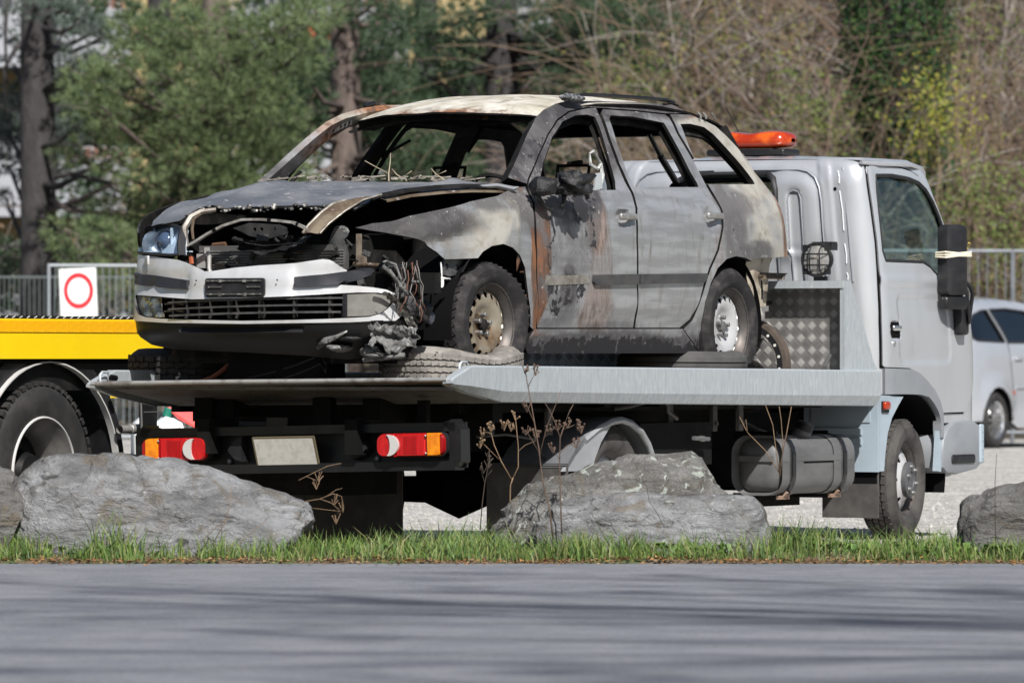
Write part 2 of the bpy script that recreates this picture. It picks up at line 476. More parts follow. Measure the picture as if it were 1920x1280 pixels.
M_rubberseal = mat('rubber_seal', (.014, .014, .016), .55)
M_white = mat('white_paint', (.78, .78, .76), .45)
M_dullwhite = mat('dull_white_line', (.50, .50, .49), .5)
M_yellow = mat('yellow_paint', (.88, .62, .006), .35, c2=(.84, .58, .005), scale=2, coat=.3)
M_yellow_refl = mat('amber_reflective_strip', (.84, .44, .006), .4, c2=(.78, .38, .004), scale=60, lo=.4, hi=.6)
M_rim = mat('steel_rim_paint', (.56, .56, .57), .34, .35, c2=(.36, .345, .33), scale=6, lo=.52, hi=.8, rvar=.2)
M_rim_heat = mat('heat_stained_rim', (.38, .34, .27), .36, .5, c2=(.20, .125, .065), scale=4.2, lo=.42, hi=.66, c3=(.055, .042, .035), scale3=6, lo3=.50, hi3=.70)
M_rim_dark = mat('dark_rim_barrel', (.06, .058, .056), .5, .4, c2=(.12, .10, .09), scale=6)
M_bolt = mat('dull_bolt_steel', (.20, .20, .20), .45, .6)
M_chrome = mat('bright_alloy', (.72, .73, .75), .2, .95)
M_orange = mat('amber_beacon_plastic', (.34, .026, .004), .14, c2=(.60, .10, .010), scale=7, lo=.5, hi=.72, coat=.5)
M_amber = mat('amber_lens', (.82, .27, .008), .2, c2=(.62, .16, .005), scale=30, coat=.6)
M_redlens = mat('red_lens', (.50, .007, .008), .22, c2=(.36, .004, .006), scale=30, lo=.4, hi=.65, stretch=(1, 1.6, .3), coat=.6, bmp=.15, bscale=60)
M_reddark = mat('dark_red_lens', (.30, .004, .006), .18, coat=.6)
M_clear = mat('clear_lens', (.72, .70, .68), .18, .35, coat=.4)
M_plate = mat('dusty_blank_plate', (.62, .60, .56), .6, c2=(.52, .50, .46), scale=30, lo=.4, hi=.65, bmp=.08, bscale=300)
M_plateedge = mat('plate_rim', (.12, .10, .06), .6)
M_tank = mat('dusty_fuel_tank', (.135, .135, .137), .55, .15, c2=(.095, .095, .096), scale=5, lo=.4, hi=.7, stretch=(.6, 1, 2), bmp=.06, bscale=120)
M_flap = mat('rubber_mud_flap', (.045, .043, .042), .7, c2=(.08, .074, .07), scale=9, c3=(.16, .15, .14), scale3=60, lo3=.68, hi3=.75)
M_straps = mat('cream_strap', (.72, .66, .52), .8)
M_red = mat('red_plastic', (.62, .035, .03), .45, c2=(.50, .02, .02), scale=6)
M_green = mat('green_cap_plastic', (.01, .16, .11), .45)
M_canister = mat('white_canister_plastic', (.74, .75, .74), .4, c2=(.66, .67, .66), scale=5)
M_glassgrey = mat('aluminium_headboard_trim', (.5, .52, .53), .4, .6)
def glass_mat(name, tint=(.78, .88, .85), rough=.02, mixf=.88):
    # thin window pane: tinted see-through plus a mirror-like coat
    m, nt, b = new_mat(name)
    out = [n for n in nt.nodes if n.type == 'OUTPUT_MATERIAL'][0]
    tr = nt.nodes.new('ShaderNodeBsdfTransparent'); tr.inputs[0].default_value = (*tint, 1)
    gl = nt.nodes.new('ShaderNodeBsdfGlossy'); gl.inputs['Roughness'].default_value = rough
    gl.inputs[0].default_value = (1, 1, 1, 1)
    ge = nt.nodes.new('ShaderNodeNewGeometry'); dt = nt.nodes.new('ShaderNodeVectorMath'); dt.operation = 'DOT_PRODUCT'
    nt.links.new(ge.outputs['Incoming'], dt.inputs[0]); nt.links.new(ge.outputs['Normal'], dt.inputs[1])
    fz = _math(nt, 'POWER', _math(nt, 'SUBTRACT', 1., _math(nt, 'ABSOLUTE', dt.outputs['Value'])), 5.)
    f = _math(nt, 'ADD', _math(nt, 'MULTIPLY', fz, .8), 1 - mixf + .03)
    mx = nt.nodes.new('ShaderNodeMixShader')
    nt.links.new(f, mx.inputs[0]); nt.links.new(tr.outputs[0], mx.inputs[1]); nt.links.new(gl.outputs[0], mx.inputs[2])
    nt.links.new(mx.outputs[0], out.inputs[0])
    return m
M_glass = glass_mat('cab_window_glass', (.80, .88, .86), .02, .97)
M_glass_dark = glass_mat('tinted_window_glass', (.10, .11, .12))
M_glass_lamp = glass_mat('lamp_glass', (.93, .96, .98), .02, .985)
# burnt car paint: silver where it survived, ash, rust and soot where the fire went ('burn' = soot, rust, ash per vertex)
def burnt_paint(name, a1, a2):
    m, nt, b = new_mat(name)
    at = nt.nodes.new('ShaderNodeAttribute'); at.attribute_name = 'burn'
    sep = nt.nodes.new('ShaderNodeSeparateColor'); nt.links.new(at.outputs['Color'], sep.inputs[0])
    v = _vec(nt); vs = _vec(nt, (2.2, 2.2, .55)); vx = _vec(nt, (.45, 1, 3.0))
    n1 = _noise(nt, v, 5.5, 6, .62, .4); n2 = _noise(nt, vs, 9, 6, .65, .6); n3 = _noise(nt, v, 34, 5, .7)
    nx = _noise(nt, vx, 6.5, 3, .5)
    def mask(ch, n, amp, lo=.28, hi=.74):
        d = _math(nt, 'MULTIPLY', _math(nt, 'SUBTRACT', n, .5), amp)
        return _ramp(nt, _math(nt, 'ADD', ch, d), lo, hi)
    # streaky silver
    base = _mix(nt, (.325, .33, .336), (.43, .438, .45), _ramp(nt, nx, .40, .62))
    base = _mix(nt, base, (.235, .222, .205), _ramp(nt, n2, .50, .78))
    base = _mix(nt, base, (.34, .35, .37), _ramp(nt, n3, .66, .76))
    ashc = _mix(nt, a1, a2, _ramp(nt, n1, .38, .62))
    ashc = _mix(nt, ashc, (.24, .215, .175), _ramp(nt, _noise(nt, v, 10, 5, .6, .5), .48, .70))
    rustc = _mix(nt, (.235, .098, .042), (.10, .058, .038), _ramp(nt, n2, .42, .62))
    rustc = _mix(nt, rustc, (.27, .14, .07), _ramp(nt, n3, .58, .72))
    sootc = _mix(nt, (.036, .034, .037), (.115, .110, .112), _ramp(nt, n1, .36, .66))
    sootc = _mix(nt, sootc, (.16, .155, .155), _ramp(nt, n3, .60, .72))
    film = _ramp(nt, _math(nt, 'ADD', at.outputs['Alpha'], _math(nt, 'MULTIPLY', _math(nt, 'SUBTRACT', _noise(nt, v, 13, 6, .62, 1.2), .5), 1.7)), .56, .60)
    mr = mask(sep.outputs[1], n2, .75); ma = mask(sep.outputs[2], n1, .9); ms = mask(sep.outputs[0], n1, .95, .30, .72)
    c = _mix(nt, base, ashc, ma); c = _mix(nt, c, rustc, mr); c = _mix(nt, c, sootc, ms)
    # flakes of white ash along the edges of the soot
    edge = _math(nt, 'MULTIPLY', _ramp(nt, n3, .64, .68), _ramp(nt, _math(nt, 'ADD', sep.outputs[0], _math(nt, 'MULTIPLY', n1, .5)), .62, .9))
    c = _mix(nt, c, (.52, .50, .47), _math(nt, 'MULTIPLY', edge, .75))
    fl = _math(nt, 'MULTIPLY', _ramp(nt, _noise(nt, v, 40, 5, .7, .8), .56, .64), _ramp(nt, _math(nt, 'MULTIPLY', sep.outputs[0], sep.outputs[2]), .36, .62))
    c = _mix(nt, c, (.44, .43, .425), _math(nt, 'MULTIPLY', fl, .8))
    c = _mix(nt, c, (.020, .019, .022), film)
    nt.links.new(c, b.inputs['Base Color'])
    bad = _math(nt, 'MAXIMUM', _math(nt, 'MAXIMUM', ms, mr), _math(nt, 'MAXIMUM', ma, film))
    nt.links.new(_ramp(nt, bad, 0, 1, .40, .68), b.inputs['Roughness'])
    nt.links.new(_ramp(nt, bad, 0, 1, .55, .05), b.inputs['Metallic'])
    h = _math(nt, 'ADD', _math(nt, 'MULTIPLY', n3, _ramp(nt, bad, 0, 1, .15, 1)), _math(nt, 'MULTIPLY', n1, .5))
    bump(nt, b, h, .35, .006)
    return m
M_burnt = burnt_paint('fire_damaged_silver_paint', (.265, .25, .218), (.365, .35, .315))
M_burnt_roof = burnt_paint('burnt_to_ash_roof_paint', (.42, .385, .31), (.58, .555, .50))
M_hood = mat('scorched_bonnet_paint', (.12, .126, .138), .36, .25, c2=(.22, .226, .24), scale=3.2, lo=.38, hi=.66, stretch=(1, .7, 1), c3=(.36, .36, .37), scale3=30, lo3=.61, hi3=.67, bmp=.25, bscale=22, rvar=.2)
M_bumper = mat('silver_bumper_plastic', (.60, .605, .615), .34, .3, c2=(.47, .46, .445), scale=4, lo=.45, hi=.75, c3=(.33, .30, .25), scale3=14, lo3=.68, hi3=.8)
M_valance = mat('scorched_black_valance', (.006, .006, .007), .42, c2=(.018, .016, .015), scale=5, lo=.5, hi=.8)
M_melt = mat('melted_plastic', (.010, .010, .011), .5, c2=(.04, .038, .04), scale=16, lo=.52, hi=.7, bmp=.8, bscale=45, bdist=.012)
M_ashfoil = mat('ashen_melted_plastic', (.16, .16, .155), .75, c2=(.05, .05, .05), scale=15, lo=.44, hi=.62, c3=(.55, .54, .52), scale3=40, lo3=.6, hi3=.72, bmp=.9, bscale=40, bdist=.012)
M_wire = mat('bare_burnt_wire', (.17, .16, .15), .6, .3, c2=(.08, .04, .03), scale=12, lo=.5, hi=.7)
M_tan = mat('heat_stained_cream_metal', (.17, .135, .095), .6, .2, c2=(.085, .055, .035), scale=9, lo=.42, hi=.62, c3=(.46, .44, .41), scale3=9, lo3=.60, hi3=.68, bmp=.2, bscale=60)
M_foglens = mat('smoked_fog_lens', (.17, .165, .15), .3, .2, c2=(.26, .25, .235), scale=7, lo=.4, hi=.7)
M_lampblue = mat('headlamp_reflector_sky_tint', (.66, .74, .84), .25, .1, c2=(.50, .58, .68), scale=9, coat=1.)  # pale blue base stands in for sky reflected in the lamp
# ---------------------------------------------------------------- wheels: axis along y, outboard = +y, centre at the hub, lip plane y = 0
def tyre_mb(R, r, w, grooves=3, n=48, flat=None, lug=0, lugw=.3, sipes=0, gw=.006):
    # w = section width; body spans y -w+.012 .. .012
    y1, y0 = .014, -w + .014
    prof = [(y1 - .02, r - .008), (y1 - .004, r + .012), (y1 + .008, r + (R - r) * .38), (y1 + .004, r + (R - r) * .68), (y1 - .012, R - .022), (y1 - .028, R - .005)]
    ts, te = y1 - .03, y0 + .03
    gs = [ts + (te - ts) * (i + 1) / (grooves + 1) for i in range(grooves)]
    for g in gs: prof += [(g + gw * .5 + .001, R), (g + gw * .5, R - .011), (g - gw * .5, R - .011), (g - gw * .5 - .001, R)]
    prof += [(y0 + .028, R - .005), (y0 + .012, R - .022), (y0 - .004, r + (R - r) * .68), (y0 - .008, r + (R - r) * .38), (y0 + .004, r + .012), (y0 + .02, r - .008)]
    mb = MB(); mb.lathe(prof[::-1], n)
    if lug:
        for k in range(lug):
            a = 2 * pi * k / lug
            for s in (1, -1):
                yc = (y1 - .035 if s > 0 else y0 + .035)
                d = 2 * pi * R / lug
                mb.box((R * cos(a), yc, R * sin(a)), (.022, .05, d * .62), Matrix.Rotation(-a, 3, 'Y'))
    if sipes:
        # raised shoulder blocks across the tread, set off by narrow cuts
        for k in range(sipes):
            a = 2 * pi * k / sipes; d = 2 * pi * R / sipes
            for j in range(grooves + 1):
                e0 = ts if j == 0 else gs[j - 1] - gw * .8
                e1 = te if j == grooves else gs[j] + gw * .8
                aa = a + (.5 * d / R if j % 2 else 0)
                mb.box(((R + .001) * cos(aa), (e0 + e1) / 2, (R + .001) * sin(aa)), (.008, abs(e0 - e1), d * .84), Matrix.Rotation(-aa, 3, 'Y') @ Matrix.Rotation(.22 * (1 if j % 2 else -1), 3, 'X'))
    return mb
def flatten(mb, zf, spread=.25):
    def f(x, y, z):
        if z < zf:
            d = zf - z
            return (x * (1 + d * .3), y + spread * d * (1 if y > -.09 else -1), zf - d * .12)
        return (x, y, z)
    return mb.warp(f)
def steel_wheel(parent, r=.205, w=.17, m=None, m_bar=None, holes=16, hole_r=.019, hole_at=.150, bolts=5, cap=True, heat=False, name='wheel_rim', capm=None, dish=None):
    m = m or M_rim
    mb = MB()
    prof = [(-w, r), (-w + .012, r), (-w + .02, r - .022), (-w * .5, r - .04), (-.045, r - .03), (-.02, r - .016), (-.012, r - .003), (-.004, r + .002), (.001, r), (0, r - .004), (-.012, r - .013), (-.022, r - .026), (-.04, r - .034)]
    mb.lathe(prof[::-1], 40)
    rim = mb.build(name, [m_bar or M_rim_dark], parent, 50)
    R2 = r - .030
    d = dish or [(0, -.052), (.030, -.052), (.036, -.056), (.060, -.056), (.075, -.048), (.100, -.030), (.125, -.021), (.142, -.024), (.165, -.034), (.180, -.048)]
    sc = R2 / .175; ddy = -.010 if dish is None else 0.
    f = lambda u, v: (u, sinterp(hypot(u, v) / sc, d) + ddy, v)
    hl = [circle(hole_at * sc * cos(2 * pi * k / holes), hole_at * sc * sin(2 * pi * k / holes), hole_r * sc, 8) for k in range(holes)]
    db = MB(); patch(db, circle(0, 0, R2, 40), f, .022, hl, .006, flip=True, mi_in=0)
    disc = db.build('wheel_disc', [m], parent, 40)
    if bolts:
        for k in range(bolts):
            a = 2 * pi * k / bolts + .4; b = MB()
            b.lathe([(-.066, .013), (-.038, .0125), (-.036, .010), (-.036, 0)][::-1], 6, 'y', (.050 * cos(a), 0, .050 * sin(a)))
            b.build('wheel_bolt', [M_bolt], parent, 30)
    if cap:
        b = MB(); b.lathe([(-.066, .030), (-.042, .029), (-.038, .022), (-.037, 0)][::-1], 16)
        b.build('hub_cap', [capm or M_bolt], parent, 40)
    return rim
# ================================================================= ground
def sheet(name, m, x0, x1, y0, y1, nx, ny, zf, kind='structure'):
    mb = MB(); mb.grid(lambda a, b: (x0 + (x1 - x0) * a, y0 + (y1 - y0) * b, zf(x0 + (x1 - x0) * a, y0 + (y1 - y0) * b)), nx, ny)
    o = mb.build(name, [m], None, 180); o['kind'] = kind
    return o
def asphalt():
    m, nt, b = new_mat('asphalt')
    v = _vec(nt)
    n1 = _noise(nt, v, 2.2, 5, .6); n2 = _noise(nt, v, 90, 4, .7); n3 = _noise(nt, v, 260, 2, .5)
    c = _mix(nt, (.142, .149, .172), (.196, .201, .218), _ramp(nt, n1, .35, .65))
    c = _mix(nt, c, (.115, .12, .135), _ramp(nt, _noise(nt, v, 14, 5, .75), .52, .66))
    c = _mix(nt, c, (.33, .335, .35), _ramp(nt, n2, .54, .66))
    c = _mix(nt, c, (.04, .04, .044), _ramp(nt, n3, .60, .70))
    nt.links.new(c, b.inputs['Base Color']); b.inputs['Roughness'].default_value = .85
    bump(nt, b, n2, .6, .006)
    return m
def gravel():
    m, nt, b = new_mat('pale_gravel')
    v = _vec(nt)
    n1 = _noise(nt, v, 1.2, 5, .6); vo = nt.nodes.new('ShaderNodeTexVoronoi'); vo.inputs['Scale'].default_value = 32
    nt.links.new(v, vo.inputs['Vector'])
    sepv = nt.nodes.new('ShaderNodeSeparateColor'); nt.links.new(vo.outputs['Color'], sepv.inputs[0])
    c = _mix(nt, (.41, .39, .36), (.52, .50, .47), _ramp(nt, n1, .35, .65))
    c = _mix(nt, c, (.24, .225, .205), _ramp(nt, sepv.outputs[0], .55, .9))
    c = _mix(nt, c, (.58, .57, .55), _ramp(nt, sepv.outputs[1], .75, .95))
    nt.links.new(c, b.inputs['Base Color']); b.inputs['Roughness'].default_value = .9
    bump(nt, b, _math(nt, 'SUBTRACT', 1., vo.outputs['Distance']), .9, .03)
    return m
ROAD_Z = .08
def verge_z(x, y):
    t = sstep(28.72, 29.2, y) * sstep(31.2, 30.2, y)
    return .0 + .076 * sstep(31.4, 30.0, y) + .03 * t + .012 * noise.noise((x * 2.1, y * 2.1, 0))
sheet('road', asphalt(), -40, 40, -20, 28.85, 8, 8, lambda x, y: ROAD_Z)
sheet('verge', mat('soil_with_leaf_litter', (.10, .075, .045), .95, c2=(.16, .11, .06), scale=9, c3=(.07, .10, .03), scale3=5, lo3=.48, hi3=.6, bmp=.8, bscale=40, bdist=.02), -20, 20, 28.78, 31.6, 160, 24, lambda x, y: verge_z(x, y) if y > 28.83 else .03)
def lot_z(x, y):
    z = .004 * noise.noise((x * .6, y * .6, 3)) + .012 * noise.noise((x * 3, y * 3, 1))
    return z * (1 if y > 31.5 else 0) - (.0 if y > 31 else .02)
sheet('gravel_lot', gravel(), -60, 60, 30.9, 78, 200, 160, lot_z)
# ================================================================= the tow truck (x forward, y left, z up; origin on the ground under the front axle)
TRUCK_LOC = (1.39584, 35.83633, 0); TRUCK_ROT = radians(61)
truck = thing('tow_truck', 'silver flatbed tow truck with galvanised bed carrying the burnt-out estate car', 'tow truck', TRUCK_LOC, TRUCK_ROT)
def build_cab():
    # ---- shell: rear wall with pressed panels, corner pillars, sides, front, one sheet each half
    def rr_d(u, v, cx, cy, w, h, r):
        # signed distance to a rounded rectangle
        qx, qy = abs(u - cx) - w / 2 + r, abs(v - cy) - h / 2 + r
        return hypot(max(qx, 0), max(qy, 0)) + min(max(qx, qy), 0) - r
    def press(s, z):
        a = abs(s)
        if a > .82: return 0.
        o = 0.
        # big pressed field
        o += -.012 * sstep(.012, -.012, rr_d(a, z, 0, 1.35, 1.29, 1.37, .14))
        # raised dome panel and its inner slot
        o += .038 * sstep(.10, -.05, rr_d(a, z, .455, 1.80, .30, .42, .13)) if a > .2 else 0
        o += -.016 * sstep(.008, -.010, rr_d(a, z, .465, 1.755, .088, .34, .03))
        for cx in (.385, .555): o += .014 * sstep(.008, -.010, rr_d(a, z, cx, 1.30, .095, .60, .03))
        # the stepped corner flange
        o += .010 * sstep(.012, -.004, abs(a - .675) - .035)
        return o
    def shell(s, z):
        p = cab(s, z)
        d = press(s, z)
        return (p[0] - d, p[1], p[2])
    win_s = [(1.079, 2.005), (1.388, 2.010), (1.697, 1.998), (1.86, 1.978), (1.95, 1.94), (2.0, 1.875), (2.02, 1.80), (2.03, 1.70), (2.03, 1.56), (2.0, 1.475), (1.87, 1.463), (1.735, 1.466), (1.667, 1.508), (1.577, 1.533), (1.034, 1.535), (1.011, 1.59), (1.026, 1.806), (1.043, 1.915)]
    arch_in = [(1.630, .5), (1.625, .66), (1.594, .70), (1.535, .745), (1.468, .785), (1.357, .800), (1.18, .803), (.90, .803), (.72, .803)]
    out_r = [(0, .80), (.72, .803)]
    outl = [(0, .80), (.72, .803), (.90, .803), (1.18, .803), (1.357, .800), (1.468, .785), (1.535, .745), (1.594, .70), (1.63, .64), (1.95, .64), (2.0, .5), (CAB_LEN, .5), (CAB_LEN, 2.125), (0, 2.125)]
    rear_win = [(0, 2.018), (.275, 2.018), (.325, 1.99), (.345, 1.93), (.343, 1.80), (.32, 1.745), (.27, 1.72), (0, 1.72)]
    wind = [(CAB_LEN, 1.35), (2.42, 1.35), (2.27, 1.37), (2.21, 1.42), (2.20, 1.90), (2.23, 1.985), (2.30, 2.01), (CAB_LEN, 2.015)]
    mb = MB()
    # the right half; rear window and windscreen open on the centre line, so the outline walks round them
    o2 = [(0, .80), (.72, .803)] + outl[2:12] + [(CAB_LEN, 1.35)] + wind[1:] + [(CAB_LEN, 2.105), (0, 2.105)] + rear_win[:-1] + [(0, 1.72)]
    patch(mb, o2, shell, .016, [win_s], .02, mi=0, mi_in=1, estep=.03)
    mm = MB(); mm.v = list(mb.v); mm.f = list(mb.f); mm.m = list(mb.m); mm.mirror()
    mb.add(mm.v, mm.f); mb.m[-len(mm.m):] = mm.m
    body = mb.build('cab_body', [M_silver, M_black], truck, 40)
    # ---- roof cap
    def roof(u, v):
        # u along x 0..1, v across -1..1
        x = -.36 + .86 * u
        k = abs(v)
        z = 2.088 + .032 * (1 - k**3) * (1 - (2 * u - 1)**4 * .6)
        # ribs along the length
        rib = .006 * (1 if int((v + 1) * 9) % 2 else 0) if .12 < u < .8 and k < .85 else 0
        w = .79 - .10 * max(0, u - .75) / .25
        return (x, v * w, z + rib)
    rb = MB(); rb.grid(lambda a, b: roof(a, b * 2 - 1), 24, 54)
    rb.grid(lambda a, b: (-.36 + .86 * a, .80 * (2 * b - 1), 2.07), 2, 2)
    rf = rb.build('cab_roof', [M_silver], truck, 40)
    for sy in (-1, 1):
        rl = MB()
        pts = [(-.37, sy * .80, 2.075), (-.2, sy * .83, 2.072), (.2, sy * .828, 2.076), (.40, sy * .80, 2.06), (.46, sy * .785, 2.04), (.50, sy * .77, 2.015)]
        rl.tube(pts, [.012, .014, .014, .013, .012, .008], 6)
        rl.build('rain_gutter', [M_silver], rf, 60)
    # ---- door with its seam, window seal and pane
    dr = [(.935, .962), (.935, 1.2), (.957, 1.49), (.966, 1.64), (.964, 1.77), (.962, 1.914), (.966, 2.045), (1.0, 2.058), (1.3, 2.060), (1.6, 2.055), (1.78, 2.04), (1.90, 2.01), (1.98, 1.95), (2.035, 1.86), (2.07, 1.70), (2.09, 1.45), (2.09, .90), (2.06, .80), (2.0, .745), (1.95, .70), (1.67, .697), (1.62, .768), (1.55, .828), (1.436, .886), (1.344, .925), (1.232, .947), (.95, .953)]
    def door_s(s, z):
        p = cab(s, z)
        o = .012
        # pressed recess below the window line and handle cup
        o -= .0065 * sstep(.006, -.006, rr_d(s, z, 1.45, 1.16, .66, .36, .05))
        o += .008 * sstep(.02, -.012, abs(z - 1.43) - .02)
        o -= .022 * sstep(.01, -.012, rr_d(s, z, 1.075, 1.155, .12, .085, .02))
        k = (p[0] - .3) / .6
        n = Vector((0, -1, 0)) if s < 2.0 else Vector((.25, -1, 0)).normalized()
        return (p[0] + n.x * o, p[1] + n.y * o, p[2])
    for sy in (-1, 1):
        d = MB(); patch(d, dr, door_s, .016, [win_s], .012, mi_in=0)
        seam = MB(); big = [(.925, .948), (.925, 1.2), (.947, 1.49), (.956, 1.64), (.954, 1.77), (.952, 1.914), (.955, 2.055), (1.0, 2.068), (1.3, 2.070), (1.6, 2.065), (1.79, 2.05), (1.91, 2.02), (1.99, 1.957), (2.045, 1.865), (2.08, 1.70), (2.10, 1.45), (2.10, .90), (2.07, .79), (2.0, .735), (1.945, .69), (1.66, .69), (1.61, .76), (1.54, .82), (1.43, .878), (1.34, .917), (1.23, .939), (.94, .945)]
        patch(seam, big, cab, .05, [win_s], 0, off=.003)
        gl = MB(); patch(gl, win_s, cab, .08, (), .004, off=-.004)
        sl = MB()
        ws = resample(win_s, .05)
        sl.tube([Vector(cab(*p)) + Vector((0, -.006, 0)) for p in ws + ws[:1]], .011, 5, cap=False)
        if sy > 0:
            for q in (d, seam, gl, sl): q.mirror()
        do = d.build('cab_door', [M_silver], truck, 40)
        seam.build('door_gap', [M_seam], do, 60)
        gl.build('side_window', [M_glass], do, 60)
        sl.build('window_seal', [M_rubberseal], do, 60)
        h = MB(); hx, hz = -.22, 1.155
        rbox(h, (hx + .02, sy * .935, hz + .012), (.10, .02, .03), .008)
        h.tube([(hx - .03, sy * .935, hz - .07), (hx - .03, sy * .950, hz - .07)], .011, 10)
        h.build('door_handle', [M_chrome], do, 40)
    # ---- rear window, windscreen
    g = MB(); rw = [(-u, v) for u, v in rear_win[::-1]] + rear_win[1:-1]
    full_r = [(s, z) for s, z in rear_win[1:-1]] + [(-s, z) for s, z in rear_win[1:-1]][::-1]
    patch(g, full_r, lambda s, z: (cab(s, z)[0] + .02, cab(s, z)[1], z), .1, (), .004)
    rwo = g.build('rear_window', [M_glass], truck, 60)
    # dark beads painting in the pressings' shade lines, flange slots and a drain hole
    def bead(path, r, m, nm, off=-.003):
        for sg in (1, -1):
            q = MB(); q.tube([Vector(shell(s, z)) + Vector((off, 0, 0)) for s, z in path], r, 5)
            if sg < 0: q.mirror()
            q.build(nm, [m], body, 60)
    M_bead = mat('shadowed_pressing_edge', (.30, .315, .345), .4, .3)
    bead([(.10, 2.042)] + [(.195, 2.040), (.50, 2.038), (.56, 2.028), (.61, 1.995), (.636, 1.94), (.645, 1.86), (.640, 1.72), (.640, 1.45)], .005, M_bead, 'pressing_shade_line')
    bead([(.421, 1.60), (.421, 1.88), (.435, 1.915), (.465, 1.924), (.495, 1.915), (.509, 1.88), (.509, 1.60)], .0045, M_bead, 'pressing_shade_line')
    for cx in (.385, .555): bead([(cx - .046, 1.30), (cx - .046, 1.56), (cx - .03, 1.592), (cx, 1.60), (cx + .03, 1.592), (cx + .046, 1.56), (cx + .046, 1.30)], .0045, M_bead, 'pressing_shade_line')
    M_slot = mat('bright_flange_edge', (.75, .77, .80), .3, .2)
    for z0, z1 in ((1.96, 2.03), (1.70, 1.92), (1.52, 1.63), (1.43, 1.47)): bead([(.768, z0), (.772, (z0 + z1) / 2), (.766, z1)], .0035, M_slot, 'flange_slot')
    bead([(.80, 1.42), (.80, 1.75), (.80, 2.05)], .005, M_bead, 'pressing_shade_line')
    for sg in (1, -1):
        q = MB(); q.sphere(Vector(shell(.735, 1.93)), (.006, .011, .011), 8, 6)
        if sg < 0: q.mirror()
        q.build('drain_hole', [M_seam], body, 60)
    sl = MB(); ws = resample(full_r, .05)
    sl.tube([Vector(shell(*p)) + Vector((-.006, 0, 0)) for p in ws + ws[:1]], .018, 6, cap=False)
    sl.build('window_seal', [M_rubberseal], rwo, 60)
    g = MB(); fw = wind[1:-1]
    half = fw
    f = lambda s, z: cab(s, z)
    g.grid(lambda a, b: (lambda s, z: cab(s, z) if s <= CAB_LEN else (cab(2 * CAB_LEN - s, z)[0], -cab(2 * CAB_LEN - s, z)[1], z))(2.2 + a * 2 * (CAB_LEN - 2.2), 1.35 + .665 * b), 24, 6)
    g.build('windscreen', [M_glass], truck, 60)
    # ---- inside: floor, dashboard, seats
    i = MB()
    i.box((.25, 0, .96), (1.3, 1.7, .04)); i.build('cab_floor', [M_black], truck)
    i = MB(); rbox(i, (.62, 0, 1.28), (.36, 1.62, .26), .08); i.build('dashboard', [M_cabgrey], truck)
    i = MB(); i.lathe([(-.016, .19), (0, .206), (.016, .19), (0, .174), (-.016, .19)], 24, 'x')
    i.bar((0, -.18, 0), (0, .18, 0), .03); i.bar((0, 0, 0), (0, 0, -.18), .03)
    i.xf(Matrix.Translation((.42, .40, 1.42)) @ Matrix.Rotation(radians(-50), 4, 'Y'))
    i.build('steering_wheel', [M_black], truck)
    for y in (-.5, -.05, .45):
        i = MB(); rbox(i, (.02, y, 1.13), (.46, .42, .18), .06); rbox(i, (-.20, y, 1.42), (.12, .42, .50), .05, (0, -.15, 0)); rbox(i, (-.25, y, 1.73), (.08, .24, .15), .03, (0, -.15, 0))
        i.build('seat', [mat('grey_seat_cloth', (.16, .17, .175), .9)], truck)
    # ---- wheel-arch trim (dark grey plastic), mudguard skirt, corner step, mud flap
    for sy in (-1, 1):
        a = MB()
        am = [(.945, .950), (1.232, .944), (1.344, .922), (1.436, .882), (1.548, .824), (1.612, .764), (1.66, .694), (1.60, .60), (1.594, .69), (1.535, .742), (1.468, .782), (1.357, .797), (1.18, .800), (.945, .800)]
        am = [(.945, .947), (1.232, .941), (1.342, .919), (1.430, .880), (1.542, .822), (1.606, .762), (1.650, .690), (1.655, .56), (1.62, .56), (1.612, .66), (1.580, .705), (1.525, .750), (1.462, .785), (1.357, .800), (1.18, .804), (.945, .803)]
        patch(a, am, cab, .04, (), .05, off=.026, mi_in=0)
        if sy > 0: a.mirror()
        a.build('wheel_arch_trim', [M_cabgrey], truck, 40)
        # skirt: side plate with the arch edge, and a face turned to the rear
        k = MB()
        side = [(-.445, .790), (-.43, .800), (-.135, .790), (-.20, .742), (-.28, .675), (-.335, .59), (-.365, .48), (-.380, .385), (-.445, .382)]
        k.prism(side, 'y', -.945, -.925)
        k.box((-.452, -.72, .58), (.02, .45, .40))
        k.box((-.462, -.72, .70), (.012, .36, .10)); k.box((-.464, -.70, .60), (.016, .30, .035)); k.box((-.464, -.70, .545), (.016, .30, .035))
        inner = [(-.13 + .0, .76)] 
        if sy > 0: k.mirror()
        k.build('mudguard_skirt', [M_cabblue], truck, 30)
        l = MB(); rbox(l, (-.375, sy * .955, .742), (.07, .03, .045), .012); lo = l.build('marker_lamp', [M_amber if False else M_orange], truck, 40)
        l = MB(); l.box((-.375, sy * .947, .735), (.085, .012, .062)); l.build('lamp_base', [M_black], lo)
        f = MB(); f.box((-.43, sy * .765, .255), (.012, .34, .255)); f.build('mud_flap', [M_flap], truck)
        # inner wheel housing
        w = MB()
        w.lathe([(-.93, .44), (-.55, .44), (-.55, .10)] if sy < 0 else [(.55, .10), (.55, .44), (.93, .44)], 20, 'y', (0, 0, .36), a0=-.25, a1=pi + .1)
        w.build('wheel_housing', [M_seam], truck)
        # corner of the front bumper with its step
        c = MB()
        cp = [(.36, .55), (.42, .61), (.50, .645), (.66, .655), (.78, .645), (.86, .62), (.885, .56), (.875, .46), (.85, .40), (.80, .375), (.55, .350), (.40, .362), (.355, .39), (.345, .47)]
        n0 = len(cp)
        for (yy, ins) in ((-.955, .02), (-.945, .0), (-.80, -.0), (-.5, .0)):
            pass
        rings = [(-.962, .03), (-.955, .008), (-.935, 0), (-.60, 0), (-.45, .02)]
        ctr = (.62, .5)
        vs = []
